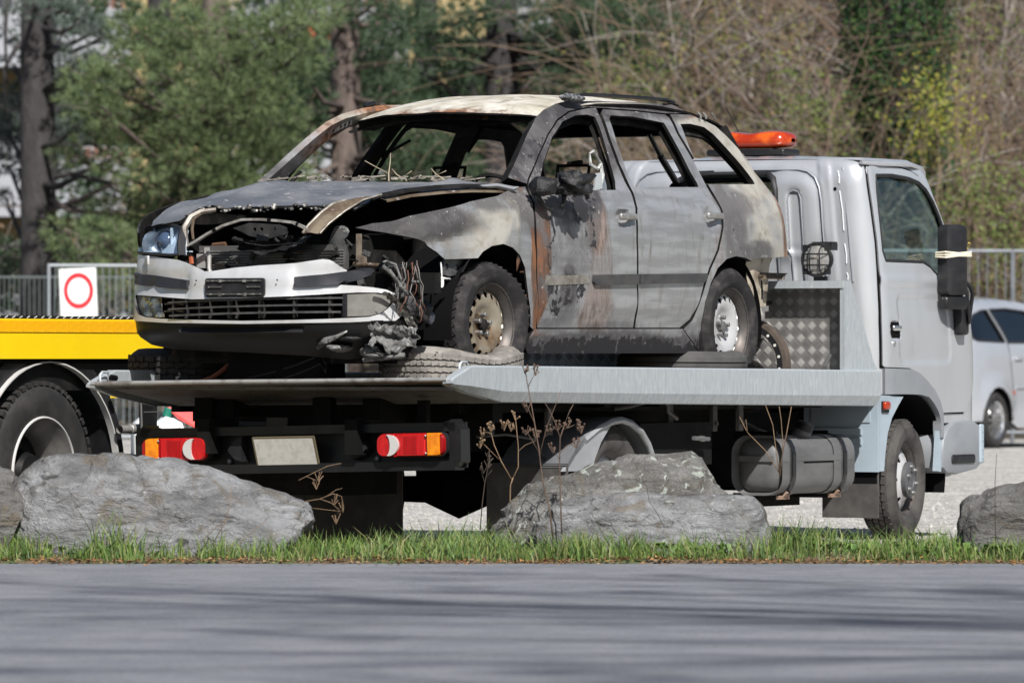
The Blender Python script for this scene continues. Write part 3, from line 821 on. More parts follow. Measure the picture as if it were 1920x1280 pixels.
        for yy, ins in rings:
            for (x, z) in cp:
                d = hypot(x - ctr[0], z - ctr[1]); t = (d - ins) / d
                vs.append((ctr[0] + (x - ctr[0]) * t, yy, ctr[1] + (z - ctr[1]) * t))
        fs = [tuple(range(n0))]
        for q in range(len(rings) - 1):
            for j in range(n0):
                j2 = (j + 1) % n0
                fs.append((q * n0 + j, (q + 1) * n0 + j, (q + 1) * n0 + j2, q * n0 + j2))
        fs.append(tuple((len(rings) - 1) * n0 + j for j in range(n0))[::-1])
        c.add(vs, fs)
        if sy > 0: c.mirror()
        co = c.build('bumper_corner', [M_cabgrey], truck, 40)
        e = MB(); rbox(e, (.845, sy * .962, .52), (.05, .02, .22), .01)
        for q in range(4): e.tube([(.845, sy * .970, .44 + q * .05), (.845, sy * .976, .44 + q * .05)], .006, 6)
        e.build('edge_strip', [M_cabblue], co, 40)
        e = MB(); rbox(e, (.60, sy * .962, .435), (.30, .024, .045), .01)
        for q in range(12): e.box((.47 + q * .024, sy * .962, .459), (.012, .02, .006))
        e.build('step_tread', [M_black], co, 40)
        s = MB(); s.box((.345, sy * .93, .52), (.05, .03, .30), (0, .12, 0)); s.build('arch_end_trim', [M_cabblue], truck)
    c = MB(); rbox(c, (.90, 0, .48), (.14, 1.5, .30), .04); c.build('front_bumper', [M_cabgrey], truck, 40)
    c = MB(); c.box((.62, -.88, .665), (.06, .05, .05)); c.build('door_hinge_block', [M_black], truck)
    # ---- mirror tied back with a strap
    m = MB()
    Mx = Matrix.Translation((.41, -.985, 1.545)) @ Matrix.Rotation(radians(-22), 4, 'Z')
    vs = []
    for yy, ins in ((-.05, .03), (-.042, .008), (-.02, 0), (.03, 0), (.035, .006)):
        for (x, z) in rrect(0, 0, .165 - 2 * ins, .40 - 2 * ins, .035 - min(ins, .02), 4): vs.append((x, yy, z))
    n0 = 20; fs = [tuple(range(n0))]
    for q in range(4):
        for j in range(n0):
            j2 = (j + 1) % n0; fs.append((q * n0 + j, (q + 1) * n0 + j, (q + 1) * n0 + j2, q * n0 + j2))
    fs.append(tuple(4 * n0 + j for j in range(n0))[::-1])
    mb = MB(); mb.add(vs, fs); mb.xf(Mx)
    mo = mb.build('wing_mirror', [M_black], truck, 40)
    q = MB(); q.box((0, .032, 0), (.15, .006, .36)); q.xf(Mx); q.build('mirror_glass', [M_chrome], mo)
    q = MB(); rbox(q, (0, -.006, -.235), (.175, .075, .075), .02); q.xf(Mx); q.build('lower_mirror', [M_blackgloss], mo, 40)
    q = MB()
    q.tube([(.50, -1.01, 1.60), (.505, -1.02, 1.43), (.545, -1.035, 1.40), (.585, -1.03, 1.36), (.595, -1.0, 1.20), (.59, -.965, 1.17)], .012, 8)
    q.tube([(.505, -1.01, 1.42), (.53, -1.02, 1.37), (.57, -1.02, 1.20)], .010, 8)
    q.build('mirror_arm', [M_black], mo, 60)
    q = MB(); rbox(q, (.575, -.965, 1.215), (.10, .06, .17), .02); q.build('arm_bracket', [M_black], mo, 40)
    for dz, tl in ((.0, 0), (.012, .15), (-.010, -.1)):
        q = MB()
        pts = [Mx @ Vector(p) for p in ((-.097, .03, .03 + dz), (-.097, -.048, .03 + dz * 1.4), (0, -.056, .033 + dz * .6), (.10, -.048, .036 + dz), (.10, .03, .04))]
        q.tube(pts, .0055, 5)
        q.build('tie_strap', [M_straps], mo, 60)
    q = MB(); q.tube([Mx @ Vector(p) for p in ((.08, -.05, .10), (.11, -.03, .095), (.125, .0, .08), (.115, .01, .05))], .004, 5); q.build('tie_strap', [mat('yellow_cord', (.62, .48, .12), .8)], mo, 60)
    # ---- beacon bar
    b = MB()
    def bc(u, v):
        y = -.252 + .504 * u
        a = 2 * pi * v
        e = abs(2 * u - 1)
        top = .056 - .013 * math.exp(-(((2 * u - 1) + .02) / .30)**2)
        endr = max(.02, 1 - e**7)**.4
        sg = lambda t, p: (abs(t)**p) * (1 if t > 0 else -1)
        ca_, sa_ = sg(cos(a), .55), sg(sin(a), .55)
        return (.05 + .118 * endr * ca_ * (1 - .12 * max(0, sa_)), y, 2.217 + (top if sa_ > 0 else .042) * sa_ * endr)
    b.grid(bc, 48, 18)
    b.move((0, .077, 0))
    bo = b.build('beacon_bar', [M_orange], truck, 50)
    k = MB(); rbox(k, (.05, .077, 2.152), (.21, .49, .036), .014); k.box((.05, .077, 2.132), (.12, .30, .05))
    k.build('beacon_base', [M_blackgloss], bo, 40)
    for y in (-.06, .20):
        k = MB(); k.sphere((.05, y, 2.21), (.10, .045, .038), 10, 6); k.build('reflector', [mat('beacon_reflector', (.85, .22, .02), .15, .4)], bo, 60)
    a = MB(); a.tube([(.40, .25, 2.12), (.25, .35, 2.42)], .0035, 5); a.build('aerial', [M_black], truck)
build_cab()
def build_bed():
    bed = bpy.data.objects.new('flatbed', None)
    # ---- deck plate
    mb = MB(); mb.box((-3.15, -.04, .858), (4.40, 1.98, .016))
    deck = mb.build('deck', [M_galv_worn], truck)
    # rolled lip and the sloping underside of the tail
    t = MB()
    t.add([(-5.42, -1.04, .895), (-5.42, .95, .872), (-4.90, .78, .765), (-4.90, -1.04, .785), (-5.40, -1.04, .905), (-5.40, .95, .882), (-4.88, .78, .84), (-4.88, -1.04, .852)],
          [(0, 3, 2, 1), (4, 5, 6, 7), (0, 1, 5, 4), (2, 3, 7, 6), (1, 2, 6, 5), (0, 4, 7, 3)])
    tl = t.build('tail_ramp', [M_galv_worn], truck)
    t = MB(); t.tube([(-5.415, -1.05, .902), (-5.42, -.3, .893), (-5.42, .4, .886), (-5.415, .965, .878)], .0115, 8)
    t.build('ramp_lip', [mat('polished_steel_edge', (.50, .49, .47), .4, .6, c2=(.25, .22, .2), scale=12, lo=.45, hi=.7)], tl, 60)
    # ---- side rails
    def rail(sy, zo):
        r = MB()
        st = [(-5.42, .902, .885, .880), (-5.395, .915, .880, .872), (-5.225, .969, .870, .835), (-4.88, .967, .842, .788), (-3.5, .957, .825, .773), (-2, .947, .810, .756), (-.70, .936, .798, .742)]
        vs = []
        for x, t0, m, b in st:
            t0 += zo; m += zo; b += zo
            m = max(m, b + .002)
            vs += [(x, -1.022, b), (x, -1.055, b + .004), (x, -1.080, m), (x, -1.080, t0 - .008), (x, -1.074, t0), (x, -1.036, t0), (x, -1.030, t0 - .008), (x, -1.030, b)]
        fs = []
        for i in range(len(st) - 1):
            for k in range(8):
                k2 = (k + 1) % 8
                fs.append((i * 8 + k, (i + 1) * 8 + k, (i + 1) * 8 + k2, i * 8 + k2))
        fs.append(tuple(range(8))); fs.append(tuple((len(st) - 1) * 8 + k for k in range(8))[::-1])
        r.add(vs, fs)
        if sy > 0: r.mirror(); r.move((0, -.085, 0))
        return r.build('side_rail', [M_galv], truck, 25)
    rr_ = rail(-1, 0); rl_ = rail(1, -.024)
    # slots and lashing loops
    s = MB(); s.tube([(-5.29, .941, .91), (-5.23, .941, .905)], .014, 8); s.build('lashing_slot', [M_seam], rl_)
    for (par, x, y, z, h) in ((rr_, -5.20, -1.02, .955, .03), (rr_, -.98, -1.02, .95, .06), (rl_, -5.36, .925, .90, .035)):
        s = MB(); s.tube([(x - .04, y, z - .02), (x - .042, y, z + h * .6), (x - .02, y, z + h), (x + .03, y, z + h), (x + .04, y, z + h * .5)], .007, 6)
        s.build('lashing_loop', [M_galv], par, 60)
    # ---- headboard: frame, chequer plate, gusset
    X0 = -1.05
    h = MB()
    h.box((X0, 0, 1.398), (.10, 2.09, .040)); h.box((X0, 0, .90), (.06, 2.0, .06))
    ho = h.build('headboard_frame', [M_galv], truck)
    for sy in (-1, 1):
        g = MB(); g.box((X0, sy * 1.035, 1.155), (.085, .022, .445)); g.build('headboard_post', [M_galv], ho)
        g = MB(); g.prism([(X0 - .045, 1.416), (X0 + .02, 1.416), (-.74, .975), (-.70, .94), (-.70, .932), (X0 - .045, .932)], 'y', sy * 1.052 - .006, sy * 1.052 + .006)
        g.build('headboard_gusset', [M_galv], ho)
    g = MB(); g.box((X0 + .075, 0, 1.15), (.006, 2.04, .54)); g.build('chequer_plate', [M_alu], ho)
    random.seed(3)
    g = MB(); g2 = MB()  # ridges of one slant painted bright as if catching light, the others dull
    p = .0665
    for i in range(31):
        for j in range(8):
            for q, (oy, oz, an) in enumerate(((0, 0, 1), (p / 2, p / 2, -1))):
                y = -1.0 + i * p + oy; z = .91 + j * p + oz
                if z > 1.40 or abs(y) > 1.01: continue
                for k in range(4):
                    d = (k - 1.5) * .0092
                    a = radians(45) * an
                    cy, cz = y + d * cos(a + pi / 2), z + d * sin(a + pi / 2)
                    L = .0165
                    (g if q == 0 else g2).bar((X0 + .0705, cy - L * cos(a), cz - L * sin(a)), (X0 + .0705, cy + L * cos(a), cz + L * sin(a)), .0030, .006, (1, 0, 0))
    o = g.build('chequer_ridges', [M_alu_lit], ho, 0); o['kind'] = 'stuff'
    o = g2.build('chequer_ridges', [M_alu], ho, 0); o['kind'] = 'stuff'
    # ---- work lamp on the headboard
    l = MB(); L0 = Vector((-1.00, -.857, 1.533))
    l.lathe([(.055, 0), (.05, .03), (.03, .07), (-.02, .090), (-.035, .088), (-.04, .078)], 20, 'x', L0)
    lo = l.build('work_lamp', [M_black], truck, 40)
    q = MB(); q.lathe([(-.046, 0), (-.045, .04), (-.038, .079)], 20, 'x', L0); q.build('lamp_glass', [mat('work_lamp_glass', (.62, .62, .61), .12, .6, c2=(.40, .40, .40), scale=14, coat=1)], lo, 60)
    q = MB()
    for d in (-.03, .03):
        q.tube([L0 + Vector((-.03, d, -.084)), L0 + Vector((-.062, d, -.05)), L0 + Vector((-.065, d, .05)), L0 + Vector((-.03, d, .084))], .0042, 5)
        q.tube([L0 + Vector((-.03, -.084, d)), L0 + Vector((-.062, -.05, d)), L0 + Vector((-.065, .05, d)), L0 + Vector((-.03, .084, d))], .0042, 5)
    q.build('lamp_grille', [M_black], lo, 60)
    q = MB(); q.tube([L0 + Vector((-.035, .0866 * cos(a), .0866 * sin(a))) for a in [2 * pi * k / 18 for k in range(19)]], .010, 6, cap=False)
    for k in range(4):
        a = pi / 4 + k * pi / 2; q.box(L0 + Vector((-.035, .092 * cos(a), .092 * sin(a))), (.02, .03, .03))
    q.build('lamp_rim', [M_black], lo, 50)
    q = MB(); q.box(L0 + Vector((.0, -.03, .086)), (.07, .115, .020)); q.build('lamp_hood', [M_black], lo); q = MB(); q.box(L0 + Vector((.0, -.085, .07)), (.07, .012, .04)); q.box(L0 + Vector((0, -.006, -.105)), (.03, .07, .03)); q.tube([L0 + Vector((0, -.006, -.09)), L0 + Vector((0, -.006, -.14))], .014, 8)
    q.build('lamp_bracket', [M_black], lo)
    # ---- underneath: subframe, chassis rails, cross members, boxes
    s = MB()
    for y in (-.42, .42): s.box((-2.75, y, .62), (5.0, .07, .17)); s.box((-2.95, y, .755), (4.2, .10, .10))
    for x in (-5.0, -4.45, -3.9, -2.9, -2.2, -1.5, -.8): s.box((x, 0, .66), (.08, .82, .11))
    s.build('chassis_frame', [M_chassis], truck)
    s = MB()
    s.box((-4.72, -.08, .738), (.10, 1.72, .10)); s.box((-4.6, 0, .80), (.5, 1.7, .05))
    for x in (-4.2, -3.6, -3.0, -2.4, -1.8, -1.2): s.box((x, 0, .80), (.07, 1.9, .09))
    s.box((-2.9, -.80, .79), (4.0, .05, .11)); s.box((-2.9, .80, .79), (4.0, .05, .11))
    s.box((-.575, 0, .775), (.27, 1.86, .05))  # plate added across the gap so the skirt below falls in shadow
    s.build('bed_subframe', [M_chassis], truck)
    s = MB(); s.prism([(-.55, .79), (.60, .79), (.38, .67), (-.30, .67)], 'x', -4.80, -4.765); s.box((-5.06, -.16, .70), (.06, .10, .22)); s.box((-5.06, -.72, .70), (.04, .05, .20)); s.box((-5.06, .52, .70), (.06, .10, .22))
    s.build('rear_cross_plate', [M_chassis], truck)
    s = MB(); s.tube([(-5.08, .30, .672), (-5.08, .10, .672)], .035, 10); s.box((-5.1, .07, .675), (.06, .12, .075)); s.build('tow_socket', [M_blackgloss], truck)
    s = MB(); s.box((-2.6, .1, .50), (1.0, .70, .36)); s.box((-1.75, .45, .42), (.7, .6, .34)); s.tube([(-3.4, 0, .33), (-.9, 0, .42)], .05, 8); s.box((-1.0, .0, .45), (.9, .5, .30)); s.box((-1.45, -.50, .235), (1.25, .30, .06)); s.box((-1.25, -.50, .18), (.12, .1, .08)); s.box((-4.5, .3, .45), (.5, .8, .25)); s.box((-2.7, -.72, .56), (.8, .3, .22))
    s.build('underbody_boxes', [M_chassis], truck)
    s = MB(); s.tube([(-2.62, -.93, .59), (-2.45, -.93, .583)], .012, 6); s.tube([(-2.55, -.93, .587), (-2.51, -.93, .585)], .017, 6)
    s.build('air_coupling', [M_bolt], truck)
    random.seed(44)
    for k in range(16):
        x0, y0 = rnd(-5.0, -1.2), rnd(-.85, .7)
        q = MB(); pts = [(x0, y0, rnd(.60, .78))]
        for j in range(5): pts.append((pts[-1][0] + rnd(.03, .22), pts[-1][1] + rnd(-.06, .06), max(.42, min(.80, pts[-1][2] + rnd(-.09, .07)))))
        q.tube(pts, rnd(.007, .014), 6); q.build('hydraulic_hose', [mat('dusty_black_hose', (.035, .034, .033), .6, c2=(.07, .065, .06), scale=12)], truck, 60)
    for x in (-4.6, -4.0, -2.7, -2.2, -1.9):
        q = MB(); q.box((x, -.83, .70), (.05, .02, .16)); q.tube([(x, -.845, .66), (x, -.855, .66)], .012, 6); q.build('bed_bracket', [mat('dusty_dark_steel', (.05, .048, .046), .7, c2=(.09, .085, .08), scale=9)], truck, 30)
    # ---- rear bumper with lamps and plate (sits a little askew)
    R = Matrix.Translation((-5.17, -.08, .565)) @ Matrix.Rotation(radians(-1.35), 4, 'X')
    b = MB(); b.box((.05, 0, 0), (.012, 1.83, .22)); b.box((.01, 0, .088), (.08, 1.79, .042)); b.box((.01, 0, -.098), (.09, 1.79, .045))
    for sy in (-1, 1):
        b.prism([(sy * .88, -.115), (sy * .925, -.08), (sy * .925, .075), (sy * .88, .125), (sy * .825, .11), (sy * .86, .07), (sy * .86, -.07), (sy * .825, -.10)][::sy], 'x', -.03, .06)
    b.xf(R); bo = b.build('rear_bumper', [M_blackgloss], truck, 25)
    for sy in (-1, 1):
        lb = MB(); body = rrect(0, 0, .368, .113, .04, 4)
        lm = Matrix.Translation((-.035, sy * .672, .005))
        def lens(y0, y1, mt, nm, par, prou=.045, cut=None, zz=.056):
            q = MB()
            poly = [p for p in rrect(0, 0, .368, 2 * zz, .036, 4)]
            # clip to y0..y1
            xs = []
            cl = []
            n = len(poly)
            for i in range(n):
                a, c = poly[i], poly[(i + 1) % n]
                ina, inc = y0 <= a[0] <= y1, y0 <= c[0] <= y1
                if ina: cl.append(a)
                for lim in (y0, y1):
                    if (a[0] - lim) * (c[0] - lim) < 0:
                        t = (lim - a[0]) / (c[0] - a[0]); cl.append((lim, a[1] + (c[1] - a[1]) * t))
            cxm = sum(p[0] for p in cl) / len(cl); cym = sum(p[1] for p in cl) / len(cl)
            cl.sort(key=lambda p: atan2(p[1] - cym, p[0] - cxm))
            cl = cl if sy < 0 else cl
            n = len(cl); vs = []
            for d, k in ((.0, 1.), (-prou * .8, 1.), (-prou, .9)):
                for p in cl: vs.append((d, -sy * (cxm + (p[0] - cxm) * k) * -1, cym + (p[1] - cym) * k))
            fs = []
            for r_ in range(2):
                for i in range(n):
                    i2 = (i + 1) % n; fs.append((r_ * n + i, r_ * n + i2, (r_ + 1) * n + i2, (r_ + 1) * n + i))
            fs.append(tuple(2 * n + i for i in range(n)))
            q.add(vs, fs); q.xf(R @ lm)
            return q.build(nm, [mt], par, 40)
        # y grows outboard in this local frame (sy side)
        base = MB(); base.add(*(lambda pl: ([(.02, sy * p[0] * 1.04, p[1] * 1.07) for p in pl] + [(-.018, sy * p[0] * 1.04, p[1] * 1.07) for p in pl], [tuple(range(len(pl))), tuple(range(len(pl), 2 * len(pl)))[::-1]] + [(i, len(pl) + i, len(pl) + (i + 1) % len(pl), (i + 1) % len(pl)) for i in range(len(pl))]))(body))
        base.xf(R @ lm); lo = base.build('tail_lamp', [M_black], truck, 30)
        lens(-.184, -.085, M_redlens, 'red_lens', lo, .05)
        lens(-.085, .085, M_redlens, 'red_lens', lo, .043)
        lens(.085, .092, M_reddark, 'lens_rib', lo, .04)
        lens(.092, .165, M_amber, 'amber_lens', lo, .048)
        lens(.165, .184, M_reddark, 'red_lens', lo, .045)
        cr = MB()
        pts = [( -.118 + .058 * cos(t), .052 * sin(t)) for t in [(-pi / 2 + .1) + (pi - .2) * i / 10 for i in range(11)]]
        pts += [(-.128 + .022 * cos(t), .050 * sin(t)) for t in [(pi / 2 - .1) - (pi - .2) * i / 10 for i in range(11)]]
        n = len(pts)
        pl = [(sy * u, v) for u, v in pts]
        cr.add([(-.040, u, v) for u, v in pl] + [(-.058, u, v) for u, v in pl], [tuple(range(n)), tuple(range(n, 2 * n))[::-1]] + [(i, n + i, n + (i + 1) % n, (i + 1) % n) for i in range(n)])
        cr.xf(R @ lm); cr.build('clear_lens', [M_clear], lo, 30)
        tx = MB()
        for k in range(9): tx.box((-.0445, sy * (-.035 + k * .0085), 0), (.003, .003, .085))
        tx.xf(R @ lm); tx.build('lens_rib', [M_reddark], lo, 0)
        sc = MB()
        for u in (-.09, .088):
            for v in (.042, -.042): sc.sphere((-.047, sy * u, v), .006, 6, 4)
        sc.xf(R @ lm); sc.build('lamp_screw', [M_bolt], lo)
        # half-round plate lamp
        pm = MB(); hp = [(sy * (.30 + .085 * sin(pi * k / 8) * 1.0), .062 * cos(pi * k / 8) * 1.15) for k in range(9)]
        hp = [(sy * (.315), .066), (sy * (.315), -.066), (sy * .36, -.055), (sy * .405, -.012), (sy * .405, .0), (sy * .375, .035)]
        hp = hp[::-1] if sy > 0 else hp
        pm.add([(.04, u, v) for u, v in hp] + [(-.025, sy * .315 + (u - sy * .315) * .85, v * .92) for u, v in hp], [tuple(range(6)), tuple(range(6, 12))[::-1]] + [(i, 6 + i, 6 + (i + 1) % 6, (i + 1) % 6) for i in range(6)])
        pm.xf(R); pm.build('plate_lamp', [M_black], bo, 20)
        bt = MB(); bt.sphere((.035, sy * .42, -.06), .016, 8, 5); bt.xf(R); bt.build('bolt_head', [M_bolt], bo)
    pl = MB()
    Rp = R @ Matrix.Translation((-.05, .045, -.03)) @ Matrix.Rotation(radians(-19), 4, 'Y')
    vs = [(0, .17, -.075), (0, -.17, -.075), (0, -.17, .085), (0, .17, .085)]
    pl.box((0, .0, .0), (.004, .335, .165)); pl.xf(Rp)
    po = pl.build('number_plate', [M_plate], truck, 0, label='blank dusty number plate with no characters')
    fr = MB()
    for (c, d) in (((.004, 0, .086), (.012, .35, .008)), ((.004, 0, -.086), (.012, .35, .008)), ((.004, .172, 0), (.012, .008, .17)), ((.004, -.172, 0), (.012, .008, .17))): fr.box(c, d)
    fr.xf(Rp); fr.build('plate_frame', [M_plateedge], po, 0)
    # ---- rear flaps, rear mudguards
    f = MB(); f.box((-4.02, .40, .30), (.012, .80, .46), (0, 0, 0)); f.build('mud_flap', [M_flap], truck)
    f = MB(); f.box((-4.02, -.72, .28), (.012, .46, .40)); f.build('mud_flap', [M_flap], truck)
    for sy in (-1, 1):
        g = MB()
        pts = [(-4.03, .47), (-3.93, .55), (-3.83, .61), (-3.69, .665), (-3.54, .700), (-3.44, .708), (-3.33, .690), (-3.22, .645), (-3.14, .58), (-3.09, .51)]
        for (y0, y1) in ((.56, .945),):
            vs = []
            for x, z in pts: vs += [(x, sy * y0, z), (x, sy * y1, z), (x, sy * y1, z - .034), (x, sy * (y1 - .012), z - .034), (x, sy * (y1 - .012), z - .010), (x, sy * y0, z - .010)]
            fs = []
            for i in range(len(pts) - 1):
                for k in range(6):
                    k2 = (k + 1) % 6; q = (i * 6 + k, (i + 1) * 6 + k, (i + 1) * 6 + k2, i * 6 + k2)
                    fs.append(q if sy < 0 else q[::-1])
            g.add(vs, fs)
        gd = g.build('rear_mudguard', [mat('shaded_mudguard_plastic', (.10, .105, .115), .5, c2=(.14, .145, .155), scale=5)], truck, 30)  # darker than the cheek: the bed's shade is painted into the plastic
        g = MB()
        g.prism([(-4.05, .44), (-3.93, .55), (-3.80, .625), (-3.69, .663), (-3.56, .66), (-3.66, .58), (-3.73, .49), (-3.745, .44)], 'y', sy * .925, sy * .945)
        g.build('mudguard_cheek', [mat('grey_mudguard_plastic', (.32, .33, .345), .45, .1, c2=(.25, .26, .275), scale=5)], gd, 30)
        g = MB(); g.tube([(x, sy * .94, z - .018) for x, z in pts[2:]], .018, 6); g.build('mudguard_rim', [MATS['grey_mudguard_plastic']], gd, 60)

    # ---- fuel tank
    t = MB(); rbox(t, (-1.215, -.805, .432), (.85, .29, .31), .095, n=5)
    to = t.build('fuel_tank', [M_tank], truck, 40)
    for x in (-1.52, -.90):
        q = MB()
        y0, y1, z0, z1 = -.962, -.48, .270, .594
        pts = [(x, -.60, z1), (x, -.86, z1), (x, -.935, z1 - .03), (x, y0, z1 - .10), (x, y0, z0 + .11), (x, -.935, z0 + .03), (x, -.86, z0 - .004), (x, -.60, z0 - .004)]
        for a, c in zip(pts, pts[1:]): q.bar(a, c, .036 if abs(Vector(a).y - Vector(c).y) < 9 else .03, .008, (0, -1, .2))
        q.build('tank_strap', [M_blackgloss], to, 30)
        q = MB(); q.bar((x, -.93, .29), (x, -.90, .262), .05, .012); q.bar((x - .07, -.90, .262), (x + .05, -.90, .262), .02, .02); q.build('strap_foot', [mat('rusty_strap_foot', (.30, .22, .17), .7, c2=(.2, .12, .08), scale=20)], to)
        for dx in (-.045, .045):
            q = MB(); rbox(q, (x + dx, -.805, .432), (.028, .302, .318), .096, n=5); q.build('tank_rib', [M_tank], to, 40)
    q = MB()
    for a, c in ((-1.62, -1.56), (-1.465, -.95), (-.85, -.80)): q.box(((a + c) / 2, -.951, .447), (c - a, .004, .007))
    q.build('tank_seam', [M_seam], to)
    q = MB()
    for a, c in ((-1.63, -1.56), (-1.465, -.95), (-.85, -.80)): q.box(((a + c) / 2, -.952, .468), (c - a, .012, .030))
    q.box((-1.645, -.80, .468), (.012, .20, .03)); q.build('tank_flange', [M_tank], to)
    q = MB(); q.lathe([(0, .055), (.05, .048), (.052, .04), (.052, .0)], 14, 'z'); q.xf(Matrix.Translation((-1.20, -.84, .575)) @ Matrix.Rotation(radians(25), 4, 'X')); q.build('filler_neck', [M_tank], to, 40)
    q = MB(); q.lathe([(.05, .05), (.085, .045), (.09, .03), (.09, 0)], 14, 'z'); q.xf(Matrix.Translation((-1.20, -.84, .575)) @ Matrix.Rotation(radians(25), 4, 'X')); q.build('filler_cap', [M_black], to, 40)
    # ---- control bits lying on the deck by the headboard
    q = MB(); q.prism([(-.62, .945), (-.98, .945), (-.93, .868), (-.54, .868)], 'x', -1.42, -1.36); q.build('winch_cover', [M_galv], truck)
    q = MB(); q.prism([(-1.40, .868), (-1.18, .868), (-1.18, .96), (-1.22, .96)], 'y', -.99, -.93); q.build('wheel_chock', [M_flap], truck)
    q = MB(); q.bar((-1.30, -.985, .87), (-1.08, -.965, 1.02), .010); q.bar((-1.29, -.965, .87), (-1.07, -.945, 1.02), .010); q.build('lever', [M_bolt], truck)
build_bed()
def truck_wheel(x, y, sy, dual=False, steer=0.):
    e = bpy.data.objects.new('wheel', None); COL.objects.link(e); e.parent = truck
    e.location = (x, y, .330)
    e.rotation_euler = (0, 0, steer + (0 if sy > 0 else pi))
    t = tyre_mb(.330, .208, .195, 3, 56, sipes=44)
    t.warp(lambda a, b, c: (a, b, max(c, -.326)))
    t.build('tyre', [M_tyre_grey], e, 30)
    m = M_rim
    steel_wheel(e, .212, .15, m, holes=6, hole_r=.024, hole_at=.132, bolts=0, cap=False, dish=[(0, .01), (.07, .01), (.09, .0), (.115, -.022), (.14, -.034), (.165, -.048), (.18, -.06)])
    if not dual:
        c = MB(); c.lathe([(.0, .100), (.022, .098), (.030, .088), (.030, .05), (.024, .046), (.024, 0)][::-1], 28)
        ho = c.build('hub_cover', [mat('dark_grey_hub_plastic', (.075, .077, .083), .5)], e, 40)
        for k in range(6):
            a = 2 * pi * k / 6 + .3
            b = MB(); b.lathe([(.028, .014), (.034, .012), (.045, .011), (.047, 0)][::-1], 8, 'y', (.074 * cos(a), 0, .074 * sin(a))); b.build('wheel_nut', [M_bolt], e, 40)
    else:
        t2 = tyre_mb(.330, .208, .195, 3, 40); t2.move((0, -.215, 0)); t2.build('inner_tyre', [M_tyre], e, 30)
    return e
truck_wheel(0, -.90, -1, steer=radians(8))
truck_wheel(0, .90, 1, steer=radians(8))
truck_wheel(-3.44, -.885, -1, dual=True)
truck_wheel(-3.44, .885, 1, dual=True)
ax = MB(); ax.tube([(-3.44, -.6, .33), (-3.44, -.2, .33), (-3.44, 0, .33), (-3.44, .2, .33), (-3.44, .6, .33)], [.06, .07, .15, .07, .06], 12)
ax.build('axle', [M_chassis], truck)
ax = MB(); ax.tube([(0, -.7, .30), (0, .7, .30)], .04, 8); ax.build('axle', [M_chassis], truck)
sp = tyre_mb(.255, .16, .16, 3, 40, sipes=36)
sp.xf(Matrix.Translation((-2.05, -.48, .22)))
sp.build('spare_tyre', [M_tyre_grey], truck, 30)
# ================================================================= the burnt-out estate car (x forward, y left, z up; origin under the front axle)
CAR_LOC = (-.84423, 31.91209, .86698); CAR_ROT = radians(241)
car = thing('burnt_car', 'burnt-out silver estate car without glass, front end torn open, on the truck bed', 'car', CAR_LOC, CAR_ROT)
# soot / rust / ash: ellipsoids (centre, radii, strength) where the fire left its marks
SOOT = [((-.72, .86, .76), (.34, .5, .30), .56), ((-.80, .86, .97), (.34, .5, .14), 1.), ((-.62, .86, .44), (.30, .5, .18), .58), ((-.75, .88, .50), (.10, .5, .12), .75),
        ((.62, .7, .80), (.45, .6, .11), .72), ((.0, .8, .95), (.55, .5, .09), .62), ((.50, .85, .66), (.30, .5, .10), .45), ((-.35, .85, .86), (.12, .5, .16), .62),
        ((-2.60, .86, .80), (.17, .5, .22), .62), ((-2.85, .84, .70), (.28, .5, .07), .66), ((-2.52, .8, .98), (.12, .5, .18), .6), ((-2.75, .86, .95), (.16, .5, .09), .55),
        ((-.80, .66, 1.24), (.75, .5, .24), 1.), ((-1.45, .60, 1.44), (.55, .5, .09), .95), ((-2.0, .58, 1.44), (.7, .5, .07), .75), ((-2.32, .7, 1.30), (.10, .5, .2), .5), ((-1.25, .62, 1.36), (.32, .5, .10), .9),
        ((-1.3, .8, .15), (1.4, .5, .11), .9), ((-2.2, .84, .22), (.2, .5, .16), .55), ((-1.30, .86, .28), (.45, .5, .05), .5), ((-.25, .85, .35), (.1, .5, .12), .35),
        ((-3.1, .78, .42), (.3, .4, .10), .6), ((-3.08, .74, .60), (.05, .4, .07), .5)]
RUST = [((-.455, .86, .66), (.085, .5, .34), 1.25), ((-1.04, .86, .84), (.12, .5, .22), .56), ((-1.08, .87, .62), (.13, .5, .30), .42), ((-1.06, .86, .38), (.19, .5, .18), .50), ((-.9, .85, .95), (.16, .5, .10), .6),
        ((-2.42, .86, .60), (.14, .5, .26), .42), ((-1.22, .6, 1.44), (.2, .5, .05), .5), ((-2.55, .56, 1.46), (.35, .5, .05), .85), ((-3.32, .74, .85), (.07, .5, .45), .62), ((-2.95, .72, .98), (.20, .5, .1), .35), ((-.5, .82, .20), (.12, .4, .06), .8)]
ASH = [((-.30, .84, .92), (.14, .5, .07), .85), ((-.60, .75, 1.06), (.12, .5, .06), .6), ((.22, .87, .75), (.42, .5, .11), .60), ((.28, .86, .66), (.2, .5, .08), .50), ((-.10, .84, .86), (.3, .4, .10), .58), ((-3.02, .82, .82), (.36, .5, .28), .60), ((-3.02, .65, 1.16), (.34, .5, .22), .72), ((-2.72, .6, 1.40), (.30, .5, .10), .75), ((-.42, .82, .97), (.1, .5, .06), .8), ((-3.1, .8, .56), (.35, .4, .16), .95), ((-2.45, .72, 1.2), (.09, .4, .2), .4)]
FILM = [((-.72, .88, .48), (.20, .5, .09), .58), ((-.66, .88, .40), (.14, .5, .06), .56), ((-.92, .86, .90), (.14, .5, .11), .62), ((-.95, .88, .72), (.10, .5, .10), .44), ((-2.62, .86, .90), (.08, .5, .14), .36), ((-2.70, .86, .73), (.16, .5, .04), .44), ((-.70, .7, 1.18), (.5, .5, .10), .46), ((-1.3, .8, .15), (1.5, .5, .09), .80), ((-.55, .88, .72), (.05, .5, .2), .46)]
